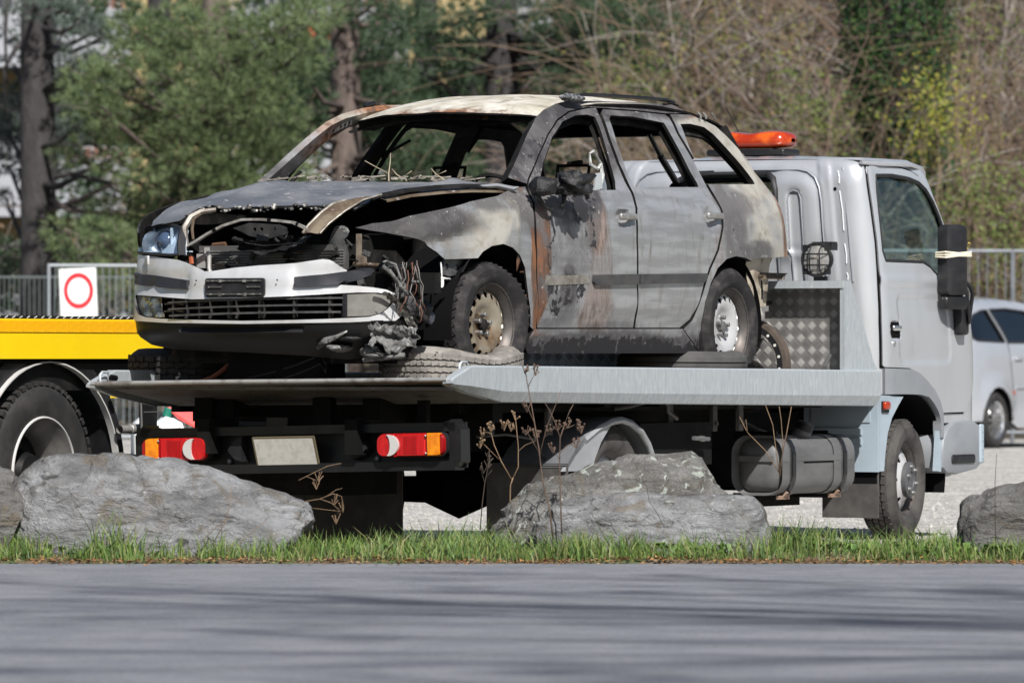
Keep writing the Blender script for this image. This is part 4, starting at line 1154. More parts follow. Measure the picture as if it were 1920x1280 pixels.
def _fall(p, L):
    v = 0.
    for c, r, s in L:
        d = ((p[0] - c[0]) / r[0])**2 + ((p[1] - c[1]) / r[1])**2 + ((p[2] - c[2]) / r[2])**2
        if d < 2.2: v = max(v, s * sstep(2.2, .35, d))
    return v
def burn(x, y, z):
    p = (x, abs(y) if y > -2 else y, z)
    return [_fall(p, SOOT), _fall(p, RUST), _fall(p, ASH), _fall(p, FILM)]
def burn_roof(x, y, z):
    e = max(sstep(-1.08, -.96, x + .12 * (y / .56)**2), sstep(.50, .57, abs(y)) * .6)
    return [.30 * sstep(.2, .55, noise.noise((x * 1.5, y * 5, 1))) , .95 * e * (.6 + .8 * noise.noise((x * 4, y * 4, 7))) + .28 * max(0, noise.noise((x * 1.1, y * 6, 3))), .9, 0.]
def burn_bonnet_corner(x, y, z): return [0, 0, 0, 1]
def build_car():
    BM = [M_burnt, M_char]
    def shut(fn, eps):
        return fn
    def door_fn(hx, hz):
        def f(x, z):
            p = car_side(x, z)
            o = .006 * sstep(.05, -.05, abs(z - .40) - .06) - .010 * sstep(.42, .34, z)
            d = ((x - hx) / .072)**2 + ((z - hz + .004) / .048)**2
            o -= .030 * sstep(1.2, .5, d)
            o += .004 * sstep(.85, .90, z) * sstep(1.0, .93, z)
            return (p[0], p[1] + o, p[2])
        return f
    def side_part(name, key, holes=(), thick=.016, fn=car_side, both=True, step=.032, inner=None, label=None):
        r = []
        for sy in ((1, -1) if both else (1,)):
            mb = MB(); patch(mb, T[key], fn, step, [T[h] for h in holes], thick, flip=True, mi_in=1)
            if inner:
                # the inner pressing of a door: a second, charred skin 8 cm behind the outer
                cx = sum(p[0] for p in T[key]) / len(T[key])
                hh = [[(sum(q[0] for q in T[h]) / len(T[h]) + (p[0] - sum(q[0] for q in T[h]) / len(T[h])) * .95, sum(q[1] for q in T[h]) / len(T[h]) + (p[1] - sum(q[1] for q in T[h]) / len(T[h])) * .94) for p in T[h]] for h in holes]
                patch(mb, [(cx + (p[0] - cx) * .97, p[1] * .985 + .01) for p in T[key]], fn, .06, [[(a_ - .035 if sy > 0 else a_ + .05, b_) for a_, b_ in q_] for q_ in hh], .02, flip=True, off=-.045, mi=1, mi_in=1)
            if sy < 0: mb.mirror()
            o = mb.build(name, BM, car, 40, burn)
            if label and sy > 0: o['label'] = label
            r.append(o)
        return r
    fd = side_part('front_door', 'front_door', ['front_window'], fn=door_fn(-1.338, .851), inner=True, label='scorched front door with rust streaks and melted mirror')
    rd = side_part('rear_door', 'rear_door', ['rear_window'], fn=door_fn(-2.324, .874), inner=True)
    side_part('body_side_frame', 'side_frame', thick=.05, both=False)
    mb = MB(); patch(mb, T['side_frame'], car_side, .032, (), .035, flip=True, mi_in=0); mb.mirror()
    mb.build('body_side_frame', BM, car, 40, lambda x, y, z: [.60 * sstep(1.28, 1.05, z) + .22 + .25 * noise.noise((x * 5, z * 9, 4)), .62 * sstep(1.0, 1.2, z) * (.75 + .9 * noise.noise((x * 3, z * 6, 1))), .85 * sstep(1.2, 1.4, z), 0.])
    q = side_part('quarter_panel', 'quarter', ['quarter_window'], thick=.03)
    for sy in (1, -1):   # inner skin of the rear side, seen through the window opening
        mb = MB()
        w2 = T['quarter_window']; cx = -2.72; cz = 1.2
        patch(mb, [(-2.35, .70), (-3.25, .70), (-3.27, .98), (-3.19, 1.10), (-3.02, 1.30), (-2.78, 1.40), (-2.40, 1.41)], car_side, .06, [[(cx + (p[0] - cx) * .95 - (.055 if sy > 0 else -.06), cz + (p[1] - cz) * .88 - .012) for p in w2]], .015, flip=True, off=-.05)
        if sy < 0: mb.mirror()
        mb.build('inner_side_panel', M_char, car, 40)
    side_part('sill', 'sill', thick=.08)
    # ---- handles, mouldings
    for d, key, (hx, hz) in ((fd, 'moulding', (-1.338, .851)), (rd, 'moulding', (-2.324, .874))):
        for i, sy in enumerate((1, -1)):
            y = car_side(hx, hz)[1]
            h = MB(); rbox(h, (hx - .012, sy * (y + .020), hz + .006), (.175, .022, .034), .010); h.box((hx + .06, sy * (y + .004), hz + .004), (.02, .03, .02)); h.box((hx - .075, sy * (y + .004), hz + .004), (.02, .03, .02))
            h.build('door_handle', [mat('sooty_silver_handle', (.36, .36, .37), .4, .5, c2=(.25, .23, .2), scale=30)], d[i], 40)
    M_mould = mat('dull_rubbing_strip', (.032, .033, .038), .5, c2=(.06, .058, .056), scale=12)
    for i, sy in enumerate((1, -1)):
        m1 = [p for p in ((-.99, .557), (-1.472, .566), (-1.472, .514), (-1.015, .507), (-.988, .522))]
        m2 = [(-1.492, .566), (-1.884, .572), (-2.225, .578), (-2.242, .570), (-2.237, .551), (-2.205, .530), (-1.889, .524), (-1.492, .515)]
        for d, pl in ((fd, m1), (rd, m2)):
            mb = MB(); patch(mb, pl, car_side, .05, (), .012, flip=True, off=.016)
            if sy < 0: mb.mirror()
            mb.build('rubbing_strip', [M_mould], d[i], 40)
        mb = MB(); patch(mb, [(-.505, .548), (-.96, .556), (-.966, .512), (-.70, .504), (-.505, .500)], car_side, .04, (), .004, flip=True, off=.003)
        if sy < 0: mb.mirror()
        mb.build('bare_strip_bed', [mat('bare_scorched_strip', (.22, .21, .19), .7, c2=(.10, .085, .07), scale=12, c3=(.42, .41, .38), scale3=22, lo3=.62, hi3=.72)], fd[i], 40)
    # charred film left on the front door foot
    # ---- wings: the left one buckled, the right one whole
    def wing(x, z):
        p = car_side(x, z)
        b = .016 * noise.noise((x * 4, z * 5, 2.)) + .03 * sstep(.45, .85, x) * sstep(.70, .80, z)
        crease = -.022 * sstep(.05, 0, abs(z - (.76 - .18 * (x - .15)))) * sstep(-.1, .25, x)
        return (p[0], p[1] + b + crease, p[2])
    mb = MB(); patch(mb, T['fender'], wing, .03, (), .010, flip=True, mi_in=1)
    mb.build('front_wing', BM, car, 40, burn, label='buckled scorched front wing torn open at the front')
    mb = MB()
    fr = [(-.482, .992), (-.30, .975), (0, .955), (.3, .905), (.55, .845), (.70, .79), (.78, .755), (.74, .75), (.62, .66), (.50, .62), (.34, .615), (.30, .53), (.27, .59), (.20, .645), (.12, .685), (.02, .70), (-.06, .698), (-.14, .682), (-.222, .644), (-.284, .584), (-.307, .526), (-.329, .431), (-.388, .294), (-.476, .283), (-.415, .511), (-.397, .723), (-.399, .883)]
    patch(mb, fr, car_side, .04, (), .012, flip=True, mi_in=1); mb.mirror()
    mb.build('front_wing', [M_hood, M_char], car, 40)
    # ---- bonnet with its burnt-out front, the bent left corner strip, ragged edge
    def bon(x, y):
        p = car_hood(x, y)
        n = .020 * noise.noise((x * 3, y * 3, 5)) + .009 * noise.noise((x * 9, y * 9, 1)) + .010 * noise.noise((x * 5, y * 2, 9))
        ridge = .012 * sstep(.06, 0, abs(abs(y) - .47 + .1 * x)) 
        return (p[0], p[1], p[2] + n + ridge)
    ho = [(-.36, -.73), (-.22, -.4), (-.15, 0), (-.20, .4), (-.32, .74), (-.25, .755), (-.03, .715), (.053, .612), (.166, .466), (.306, .39), (.48, .43), (.60, .425), (.60, .335), (.57, .30), (.55, .27), (.528, .20), (.545, .12), (.528, .061), (.56, .0), (.585, -.089), (.56, -.16), (.572, -.22), (.552, -.275), (.59, -.33), (.56, -.40), (.565, -.455), (.62, -.487), (.68, -.50), (.715, -.51), (.71, -.60), (.675, -.70), (.6, -.735), (.3, -.74), (0, -.74)]
    mb = MB(); patch(mb, ho, bon, .032, (), .012, mi_in=1)
    hood = mb.build('bonnet', [M_hood, M_char], car, 40)
    # ragged white edge and debris along the torn front edge
    random.seed(11)
    mb = MB()
    edge = resample(ho[12:28], .016, False)
    for (x, y) in edge:
        p = Vector(bon(x, y))
        if random.random() < .75:
            a = rnd(.008, .024)
            mb.sphere(p + Vector((rnd(-.004, .012), rnd(-.01, .01), rnd(-.022, .004))), (a * .5, a, a * .45), 5, 4, fn=lambda X, Y, Z: (X + .006 * noise.noise((X * 90, Y * 90, Z * 90)), Y, Z + .008 * noise.noise((X * 70, Y * 70, Z * 70))))
    mb.build('ragged_edge', [mat('flaking_ash_edge', (.06, .058, .056), .8, c2=(.50, .48, .44), scale=30, lo=.5, hi=.62)], hood, 180, kind='stuff')
    # bent corner strip: curls from the bonnet down to the lock panel
    sp = [(-.0, .50, .40, .965), (.0, .6, .365, .93), (.0, .68, .335, .865), (.0, .735, .285, .795), (.0, .76, .262, .745)]
    ins = [(.50, .315, .905), (.60, .300, .885), (.665, .270, .840), (.725, .238, .780), (.76, .225, .740)]
    outs = [(.42, .47, .935), (.55, .440, .905), (.655, .400, .850), (.72, .350, .790), (.755, .320, .742)]
    mb = MB(); n = len(ins); vs = []
    for (a, b) in zip(ins, outs):
        A, B = Vector(a), Vector(b)
        for t in (0, .25, .5, .75, 1):
            p = A.lerp(B, t); p += Vector((.012, 0, .006)) * (1 if t in (.25, .5) else 0)
            vs.append(p)
    fs = [(i * 5 + k, (i + 1) * 5 + k, (i + 1) * 5 + k + 1, i * 5 + k + 1) for i in range(n - 1) for k in range(4)]
    mb.add(vs, fs); vs2 = [v - Vector((.012, 0, .004)) for v in vs]; mb.add(vs2, [f[::-1] for f in fs])
    mb.build('bent_corner_strip', [M_tan], hood, 60)
    mb = MB(); mb.tube([Vector(p) + Vector((.006, 0, .004)) for p in ins], .007, 6); mb.tube([Vector(p) + Vector((.004, .0, .002)) for p in outs], .005, 6)
    mb.build('strip_flange', [mat('pale_bare_flange', (.34, .315, .28), .5, .3, c2=(.15, .12, .09), scale=20)], hood, 60)
    # lifted left edge of the bonnet: two parted skins
    mb = MB()
    up = [(.40, .475, .943), (.2, .50, .972), (.08, .615, .990), (-.02, .715, .998), (-.22, .775, 1.0), (-.30, .80, .985)]
    for k, (dz, dy) in enumerate(((-.012, .0), (-.036, .012))):
        vs = []
        for (x, y, z) in up: vs += [(x, y + dy, z + dz), (x - .02, y + dy - .05, z + dz + .012), (x, y + dy, z + dz - .008)]
        mb.add(vs, [q for i in range(len(up) - 1) for q in ((i * 3, (i + 1) * 3, (i + 1) * 3 + 1, i * 3 + 1), (i * 3 + 2, (i + 1) * 3 + 2, (i + 1) * 3, i * 3))], k)
    mb.build('parted_skin', [M_char, M_tan], hood, 60)
    mb = MB(); mb.tube([(-.10, .73, .985), (-.20, .765, .990), (-.30, .80, .975), (-.33, .82, .985)], [.008, .014, .016, .004], 6); mb.build('curled_edge', [mat('flaked_grey_metal', (.30, .31, .33), .5, .4)], hood, 60)
    # right-hand front rim of the bonnet frame and the bowed frame bar
    M_fr = mat('stained_bare_frame', (.25, .235, .21), .5, .4, c2=(.12, .10, .085), scale=14, c3=(.48, .47, .44), scale3=22, lo3=.62, hi3=.74)
    mb = MB()
    mb.tube([(.60, -.375, .868), (.66, -.425, .856), (.70, -.455, .83), (.735, -.470, .778), (.745, -.462, .72), (.75, -.446, .682)], [.012, .015, .017, .017, .016, .012], 6)
    mb.build('bonnet_frame_rim', [M_fr], car, 50)
    mb = MB()
    mb.tube([(.70, -.40, .845), (.735, -.418, .82), (.745, -.42, .77), (.75, -.41, .72)], [.006, .008, .007, .006], 5); mb.build('bonnet_frame_rim', [M_tan], car, 50)
    bar_ = [(.745, -.435, .692), (.745, -.40, .708), (.745, -.33, .745), (.745, -.24, .785), (.745, -.13, .814), (.745, -.02, .814), (.745, .08, .806), (.745, .16, .797), (.745, .215, .776), (.745, .262, .752)]
    mb = MB()
    for a, b in zip(bar_, bar_[1:]): mb.bar(a, b, .026, .012, (0, 0, 1))
    fb = mb.build('frame_bar', [mat('ash_grey_frame_bar', (.36, .35, .33), .55, .3, c2=(.17, .15, .13), scale=18)], car, 30)
    mb = MB()
    for i in (2, 5, 7):
        a, b = Vector(bar_[i]), Vector(bar_[i + 1]); mb.bar(a.lerp(b, .4) + Vector((.012, 0, .0)), a.lerp(b, .6) + Vector((.012, 0, .0)), .010, .019)
    mb.build('slot', [M_seam], fb, 0)
    # ---- nose: bumper skin with its openings
    def bum(y, z):
        p = car_nose(y, z); o = 0.
        o += .013 * sstep(.006, -.006, max(abs(y + .055) - .290, z - .562))            # raised plate panel
        o += .010 * sstep(.455, .435, z)                                                # lip round the lower openings
        o += -.008 * sstep(.004, -.004, max(abs(z - .527 - (y + .05) * .012) - .034, .30 - abs(y + .055)))
        o += .004 * noise.noise((y * 6, z * 6, 3)) * sstep(.35, .6, y)
        return (p[0] + o, p[1] + (o * .3 if y > .3 else -o * .3 if y < -.4 else 0), p[2])
    op = [(-.79, .450), (-.57, .440), (-.323, .424), (-.02, .428), (.212, .436), (.386, .446), (.533, .455), (.619, .454), (.654, .445), (.674, .421), (.670, .400), (.658, .378), (.635, .352), (.586, .336), (.498, .331), (.387, .326), (.213, .321), (-.02, .318), (-.371, .325), (-.535, .330), (-.667, .338), (-.735, .352), (-.775, .39)]
    bo = [(-.905, .645), (-.80, .650), (-.598, .634), (-.439, .618), (-.386, .606), (-.322, .585), (-.251, .560), (-.216, .560), (-.079, .577), (.058, .587), (.198, .594), (.25, .598), (.309, .607), (.375, .616), (.406, .613), (.425, .603), (.458, .580), (.485, .562), (.48, .52), (.45, .492), (.53, .487), (.60, .479), (.650, .468), (.685, .445), (.706, .415), (.712, .385), (.70, .345), (.68, .318), (.60, .316), (.5, .310), (0, .303), (-.5, .310), (-.80, .322), (-.905, .325)]
    mb = MB(); patch(mb, bo, bum, .026, [op], .012, mi_in=1, estep=.022)
    bumper = mb.build('front_bumper', [M_bumper, M_black], car, 35)
    for pl, nm in (([(-.905, .512), (-.60, .487), (-.352, .473), (-.352, .517), (-.60, .543), (-.905, .566)], 'r'), ([(.242, .481), (.348, .484), (.454, .493), (.54, .512), (.60, .537), (.615, .560), (.595, .574), (.50, .556), (.383, .541), (.264, .531), (.242, .529)], 'l')):
        mb = MB(); patch(mb, pl, lambda y, z: (bum(y, z)[0] + (.03 * sstep(.42, .62, y)), bum(y, z)[1], z), .03, (), .02, off=.015)
        mb.build('bumper_strip', [mat('black_bumper_strip', (.016, .017, .022), .42, c2=(.03, .03, .034), scale=9)], bumper, 35)
    mb = MB(); patch(mb, rrect(-.063, .480, .335, .092, .012, 3), lambda y, z: (.918 - (y + .065)**2 * .05, y, z), .05, (), .016, off=.014)
    ph = mb.build('plate_holder', [M_black], car, 30)
    mb = MB()
    for z in (.513, .448): mb.box((.937, -.063, z), (.008, .31, .006))
    for y in (-.17, .05): mb.box((.937, y, .483), (.006, .075, .006))
    for y in (-.14, -.0): mb.box((.938, y, .446), (.008, .018, .014)); mb.box((.938, y, .512), (.008, .018, .012))
    mb.build('holder_rib', [mat('worn_black_ribs', (.07, .068, .066), .45, c2=(.2, .2, .19), scale=40, lo=.5, hi=.6)], ph, 0)
    mb = MB(); rbox(mb, (.745 + .026, -.665, .618), (.012, .055, .045), .004, (0, 0, radians(-42))); mb.build('washer_cover', [M_bumper], bumper, 30)
    mb = MB(); mb.sphere((.922, .175, .515), .0045, 6, 4); mb.sphere((.917, -.29, .515), .0045, 6, 4); mb.build('screw_hole', [M_seam], bumper)
    # grille: dark back, bars, uprights
    mb = MB(); patch(mb, [(-.80, .455), (.69, .46), (.69, .33), (-.80, .32)], car_nose, .12, (), .01, off=-.10); mb.build('grille_back', [M_seam], bumper, 60)
    def nose_bar(y0, y1, z0, z1, w, h, off, mtl, nm, par, n=14):
        mb = MB()
        pts = []
        for i in range(n + 1):
            t = i / n; y = y0 + (y1 - y0) * t; z = z0 + (z1 - z0) * t + .004 * sin(t * 3)
            p = car_nose(y, z); pts.append((p[0] + off, y, z))
        for a, b in zip(pts, pts[1:]): mb.bar(a, b, w, h)
        return mb.build(nm, [mtl], par, 30)
    M_grille = mat('black_grille_bar', (.035, .035, .037), .4, c2=(.075, .072, .07), scale=20)
    nose_bar(-.49, .475, .409, .428, .026, .009, -.004, M_grille, 'grille_bar', bumper)
    nose_bar(-.485, .47, .376, .395, .026, .009, .000, M_grille, 'grille_bar', bumper)
    nose_bar(-.47, .468, .344, .360, .028, .010, .008, M_grille, 'grille_bar', bumper)
    for z in (.432, .402, .366): nose_bar(-.535, -.40, z, z - .003, .02, .008, -.025, M_grille, 'grille_bar', bumper, 4)
    for y in (-.465, -.29, -.115, .06, .24, .41):
        mb = MB(); p = car_nose(y, .38); mb.box((p[0] - .018, y, .383), (.03, .011, .105)); mb.build('grille_upright', [M_grille], bumper, 0)
    for y, dz in ((-.40, 0), (-.245, .0), (-.09, .0), (.06, 0)):
        mb = MB(); p = car_nose(y, .38); mb.tube([(p[0] - .05, y - .012, .425), (p[0] - .045, y, .385), (p[0] - .05, y + .004, .36), (p[0] - .045, y - .006, .33)], [.004, .006, .008, .009], 5); mb.build('torn_rib', [mat('pale_torn_plastic', (.42, .40, .36), .6)], bumper, 60)
    # fog lamps
    fr_ = [(-.785, .446), (-.575, .437), (-.560, .338), (-.655, .338), (-.725, .352), (-.768, .394)]
    fl_ = [(.490, .445), (.602, .449), (.650, .441), (.667, .418), (.657, .383), (.630, .355), (.588, .342), (.490, .338)]
    mb = MB(); patch(mb, fl_, car_nose, .03, (), .02, off=-.004); mb.build('fog_lamp', [M_foglens], car, 50, label='smoked fog lamp on the burnt side')
    mb = MB(); patch(mb, fr_, car_nose, .03, (), .004, off=-.002); fo = mb.build('fog_lamp', [M_glass_lamp], car, 50, label='clear fog lamp on the unburnt side')
    mb = MB(); patch(mb, fr_, lambda y, z: (car_nose(y, z)[0] - .03 - .02 * sin(y * 60) * sin(z * 50), y, z), .016, (), .004); mb.build('reflector', [mat('fog_reflector', (.62, .58, .52), .18, .85, c2=(.25, .2, .14), scale=22)], fo, 25)
    mb = MB(); mb.bar((.80, .484, .45), (.80, .484, .335), .02, .012); mb.build('lamp_edge', [M_black], bumper)
    # ---- lower black valance with its slot
    va = [(-.905, .330), (-.80, .326), (-.5, .313), (0, .306), (.5, .313), (.62, .319), (.70, .322), (.715, .26), (.69, .20), (.62, .145), (.46, .130), (.24, .150), (-.2, .168), (-.62, .180), (-.80, .205), (-.905, .25)]
    def val(y, z):
        p = car_nose(y, z)
        o = .008 * sstep(.30, .32, z) - .018 * sstep(.004, -.006, max(abs(z - .283) - .009, abs(y + .07) - .36)) + .02 * sstep(.5, .72, y) * noise.noise((y * 14, z * 14, 2)) - .10 * sstep(.26, .12, z)
        return (p[0] + o, p[1] * (1 - .12 * sstep(.27, .14, z)), p[2])
    mb = MB(); patch(mb, va, val, .022, (), .01); mb.build('lower_valance', [M_valance], car, 40)
    mb = MB(); mb.box((.15, -.0, .17), (.9, 1.25, .06)); mb.box((.45, -.0, .15), (.3, 1.0, .08)); mb.box((.2, .35, .17), (.5, .4, .12)); mb.build('undertray', [M_char], car)
    # ---- headlamp
    M_hl = mat('headlamp_housing', (.035, .035, .04), .5)
    hl = [(-.490, .780), (-.470, .766), (-.435, .643), (-.50, .642), (-.62, .648), (-.85, .664), (-.845, .72), (-.82, .768), (-.76, .790), (-.62, .799), (-.54, .790)]
    nl = lambda y, z: car_nose(y, z)
    mb = MB(); patch(mb, hl, nl, .035, (), .005, off=.006); hg = mb.build('headlamp', [M_glass_lamp], car, 60)
    mb = MB(); patch(mb, hl, lambda y, z: (nl(y, z)[0] - .05, nl(y, z)[1] * .98, z), .05, (), .004)
    rim = resample(hl, .03); k = len(rim)
    vs = [nl(*p) for p in rim] + [(nl(*p)[0] - .05, nl(*p)[1] * .98, p[1]) for p in rim]
    mb.build('lamp_reflector', [M_lampblue], hg, 40)
    mb = MB(); mb.add(vs, [(i, (i + 1) % k, k + (i + 1) % k, k + i) for i in range(k)])
    mb.build('lamp_housing', [M_hl], hg, 40)
    mb = MB(); mb.lathe([(.73, 0), (.725, .03), (.70, .048), (.66, .052)], 18, 'x', (0, -.60, .715)); mb.build('projector_lens', [mat('projector_glass', (.10, .13, .20), .05, .2, coat=1)], hg, 60)
    mb = MB(); mb.lathe([(.69, .062), (.715, .056), (.69, .05)], 18, 'x', (0, -.60, .715)); mb.lathe([(.60, .02), (.66, .058), (.70, .065)], 16, 'x', (.0, -.675, .700)); mb.lathe([(.62, .015), (.66, .04), (.69, .05)], 14, 'x', (.02, -.51, .705)); mb.build('lamp_ring', [M_chrome], hg, 60)
    mb = MB(); mb.box((.70, -.552, .715), (.06, .006, .125)); mb.box((.68, -.60, .662), (.06, .25, .006)); mb.build('lamp_divider', [M_lampblue], hg)
    mb = MB(); rm = resample(hl, .04); mb.tube([Vector(nl(*p)) + Vector((.003, 0, 0)) for p in rm + rm[:1]], .008, 5, cap=False); mb.build('lamp_seal', [M_rubberseal], hg, 60)
    # ---- engine bay
    mb = MB(); mb.box((-.42, 0, .62), (.03, 1.5, .72)); mb.build('bulkhead', [M_char], car)
    mb = MB(); mb.box((.05, -.58, .55), (1.1, .03, .5)); mb.build('inner_wing', [M_char], car); mb = MB(); mb.box((.05, .58, .42), (.95, .03, .3)); mb.build('inner_wing', [M_char], car)
    mb = MB(); mb.box((.15, .05, .30), (.9, 1.1, .04)); rbox(mb, (.12, .0, .55), (.5, .62, .40), .05); rbox(mb, (.16, -.36, .58), (.3, .2, .3), .04); mb.build('engine_block', [M_char], car, 40)
    mb = MB(); mb.lathe([(.60, .12), (.78, .11), (.80, .05), (.80, 0)], 16, 'z', (-.05, .50, 0)); mb.build('strut_tower', [M_char], car, 40)
    mb = MB(); patch(mb, [(-.242, .775), (-.146, .800), (.02, .790), (.06, .775), (.06, .742), (-.05, .719), (-.146, .736), (-.194, .758)], lambda y, z: (.655, y, z), .06, [circle(-.115, .768, .010), circle(-.075, .768, .010), circle(.0, .768, .006, ry=.012)], .02)
    mb.build('lock_panel', [mat('charred_panel', (.012, .012, .013), .6, c2=(.035, .034, .033), scale=12)], car, 30)
    mb = MB()
    def sag(u, v):
        y = -.20 + .42 * u; z = .735 - .06 * v - .03 * sin(u * pi) + .012 * noise.noise((u * 6, v * 4, 1))
        return (.70 + .035 * sin(v * 6 + u * 5) + .02 * noise.noise((u * 8, v * 8, 4)), y, z - .02 * u * 0)
    mb.grid(sag, 26, 8); mb.build('melted_duct', [M_melt], car, 60)
    mb = MB(); mb.tube([(.72, -.19, .728), (.73, -.12, .70), (.73, -.02, .685), (.73, .06, .69), (.72, .17, .70), (.72, .22, .725)], [.003, .002, .004, .002, .003, .002], 6, ); mb.build('melted_edge', [M_melt], car, 60)
    mb = MB(); mb.box((.60, -.04, .56), (.03, .84, .26)); ra = mb.build('radiator', [mat('radiator_core', (.09, .088, .085), .6, .3)], car)
    mb = MB()
    for i in range(16): mb.box((.618, -.04, .46 + i * .0135), (.010, .82, .005))
    mb.build('radiator_fins', [mat('radiator_fin_metal', (.22, .215, .205), .5, .4, c2=(.06, .058, .055), scale=6, lo=.5, hi=.65)], ra, 0, kind='stuff')
    mb = MB(); mb.box((.64, -.425, .615), (.03, .05, .07)); mb.tube([(.655, -.385, .655), (.665, -.37, .65), (.665, -.372, .58), (.665, -.36, .54)], .011, 8); mb.box((.63, -.405, .668), (.02, .02, .03)); mb.build('coolant_pipe', [mat('pale_alloy_pipe', (.55, .54, .52), .4, .5)], car, 40)
    mb = MB(); mb.tube([(.70, -.455, .64), (.70, -.45, .60)], .012, 6); mb.build('orange_plug', [mat('orange_plug_plastic', (.35, .09, .04), .6)], car)
    # charred hoses, brackets and scraps in the torn-open engine bay
    random.seed(17)
    M_scr = [M_char, M_melt, mat('sooty_bare_scrap', (.10, .098, .095), .55, .3, c2=(.03, .03, .03), scale=20), M_char, mat('rusty_scrap', (.11, .055, .03), .8)]
    for k in range(34):
        y0, z0, x0 = rnd(-.38, .50), rnd(.48, .76), rnd(.48, .68)
        mb = MB()
        if k % 3:
            pts = [(x0, y0, z0)]
            for j in range(4): pts.append((pts[-1][0] + rnd(-.03, .03), pts[-1][1] + rnd(-.05, .05), pts[-1][2] + rnd(-.04, .03)))
            mb.tube(pts, rnd(.004, .013), 6); mb.build('charred_hose', [M_scr[k % 5]], car, 60)
        else:
            mb.box((x0, y0, z0), (rnd(.01, .03), rnd(.03, .08), rnd(.02, .06)), (rnd(-.5, .5), rnd(-.5, .5), rnd(-.5, .5))); mb.build('charred_bracket', [M_scr[k % 5]], car, 0)
    # headlamp carrier on the burnt side, upright and rail
    mb = MB(); patch(mb, [(.230, .60), (.255, .66), (.295, .74), (.32, .775), (.375, .77), (.39, .735), (.37, .712), (.385, .67), (.38, .60), (.33, .585)], lambda y, z: (.58 + .04 * sin((y - .23) * 14), y, z), .03, [circle(.285, .675, .010), circle(.30, .695, .005)], .012)
    mb.build('lamp_carrier', [mat('charred_carrier', (.04, .04, .043), .45, c2=(.09, .088, .085), scale=14)], car, 40)
    mb = MB(); mb.sphere((.60, .345, .755), (.02, .045, .03), 8, 6, fn=lambda X, Y, Z: (X + .01 * noise.noise((X * 40, Y * 40, Z * 40)), Y + .01 * noise.noise((Y * 50, Z * 50, 3)), Z)); mb.build('flaked_cap', [M_ashfoil], car, 60)
    mb = MB(); mb.box((.45, .358, .675), (.02, .022, .14)); mb.box((.455, .375, .62), (.02, .05, .05)); mb.build('carrier_post', [mat('bare_rusty_post', (.24, .20, .16), .6, .2, c2=(.10, .07, .05), scale=18)], car)
    mb = MB(); mb.tube([(.45, .33, .597), (.46, .48, .588), (.50, .62, .575), (.52, .70, .585)], .013, 6); mb.build('crash_rail', [M_tan], car, 60)
    mb = MB(); mb.box((.62, .30, .50), (.06, 1.2, .10)); mb.box((.40, .64, .40), (.5, .04, .28)); mb.build('front_crossmember', [M_char], car)
    # melted remains at the left front corner
    random.seed(5)
    def lump(c, r, m, nm, f=38, amp=.35, par=None, nu=16, nv=10):
        mb = MB(); R = Vector(r)
        def g(X, Y, Z):
            d = Vector((X, Y, Z)) - Vector(c); n = noise.noise(Vector((X, Y, Z)) * f) * amp + noise.noise(Vector((X, Y, Z)) * f * 2.3) * amp * .5
            return tuple(Vector(c) + d * (1 + n))
        mb.sphere(c, r, nu, nv, fn=g)
        return mb.build(nm, [m], par or car, 180)
    lump((.64, .66, .565), (.09, .06, .035), M_melt, 'melted_lump', 30)
    lump((.60, .74, .40), (.06, .055, .075), M_melt, 'melted_lump', 26)
    lump((.55, .78, .365), (.05, .04, .05), M_melt, 'melted_lump', 30)
    lump((.66, .72, .46), (.03, .03, .04), M_ashfoil, 'melted_lump', 40)
    lump((.52, .80, .335), (.035, .02, .03), mat('blue_grey_melt', (.12, .13, .16), .35, c2=(.04, .04, .05), scale=20), 'melted_lump', 40)
    for k in range(14):
        x0, y0 = rnd(.60, .72), rnd(.70, .82)
        pts = [(x0, y0, rnd(.56, .61))]
        for j in range(7):
            p = pts[-1]; pts.append((p[0] + rnd(-.022, .018), p[1] + rnd(-.016, .018), p[2] - rnd(.012, .05)))
        mb = MB(); mb.tube(pts, rnd(.0014, .0034), 5); mb.build('burnt_wire', [M_wire if k % 3 else mat('red_brown_wire', (.13, .055, .035), .7)], car, 180)
    for pts, r in (([(.84, .72, .58), (.80, .74, .55), (.745, .76, .49), (.70, .78, .44)], .010), ([(.80, .70, .60), (.76, .69, .605), (.72, .72, .59), (.70, .74, .52), (.71, .75, .45)], .006), ([(.70, .80, .505), (.58, .82, .508), (.50, .85, .53), (.44, .85, .52)], .007), ([(.67, .60, .575), (.70, .64, .60), (.76, .68, .625), (.735, .69, .61)], .011), ([(.62, .56, .565), (.66, .60, .58), (.69, .63, .575), (.72, .66, .59)], .012)):
        mb = MB(); mb.tube(pts, r, 6); mb.build('burnt_cable', [M_melt if r > .0105 else M_ashfoil], car, 180)
    # crumpled ashen lining hanging from the bumper end
    mb = MB()
    def foil(u, v):
        y = .62 + .15 * u; z = .305 - .11 * v - .02 * u + .02 * sin(u * 9) * v
        x = .79 - .20 * u + .035 * noise.noise((u * 5, v * 5, 1)) + .02 * noise.noise((u * 13, v * 13, 2)) + .02 * sin(v * 9)
        z += .018 * noise.noise((u * 11, v * 4, 9)) - .05 * (v > .8) * max(0, noise.noise((u * 9, 0, 3)))
        return (x, y, z)
    mb.grid(foil, 34, 18); mb.build('ashen_lining', [M_ashfoil], car, 180)
    mb = MB()
    def strip(u, v):
        t = u
        p = Vector((.78, .70, .455)).lerp(Vector((.66, .79, .29)), t)
        return (p.x + .012 * noise.noise((t * 12, v * 3, 1)) + .01, p.y + (v - .5) * .05 + .012 * noise.noise((t * 9, v * 2, 5)), p.z + .02 * sin(t * 3) + .012 * noise.noise((t * 14, v * 4, 6)))
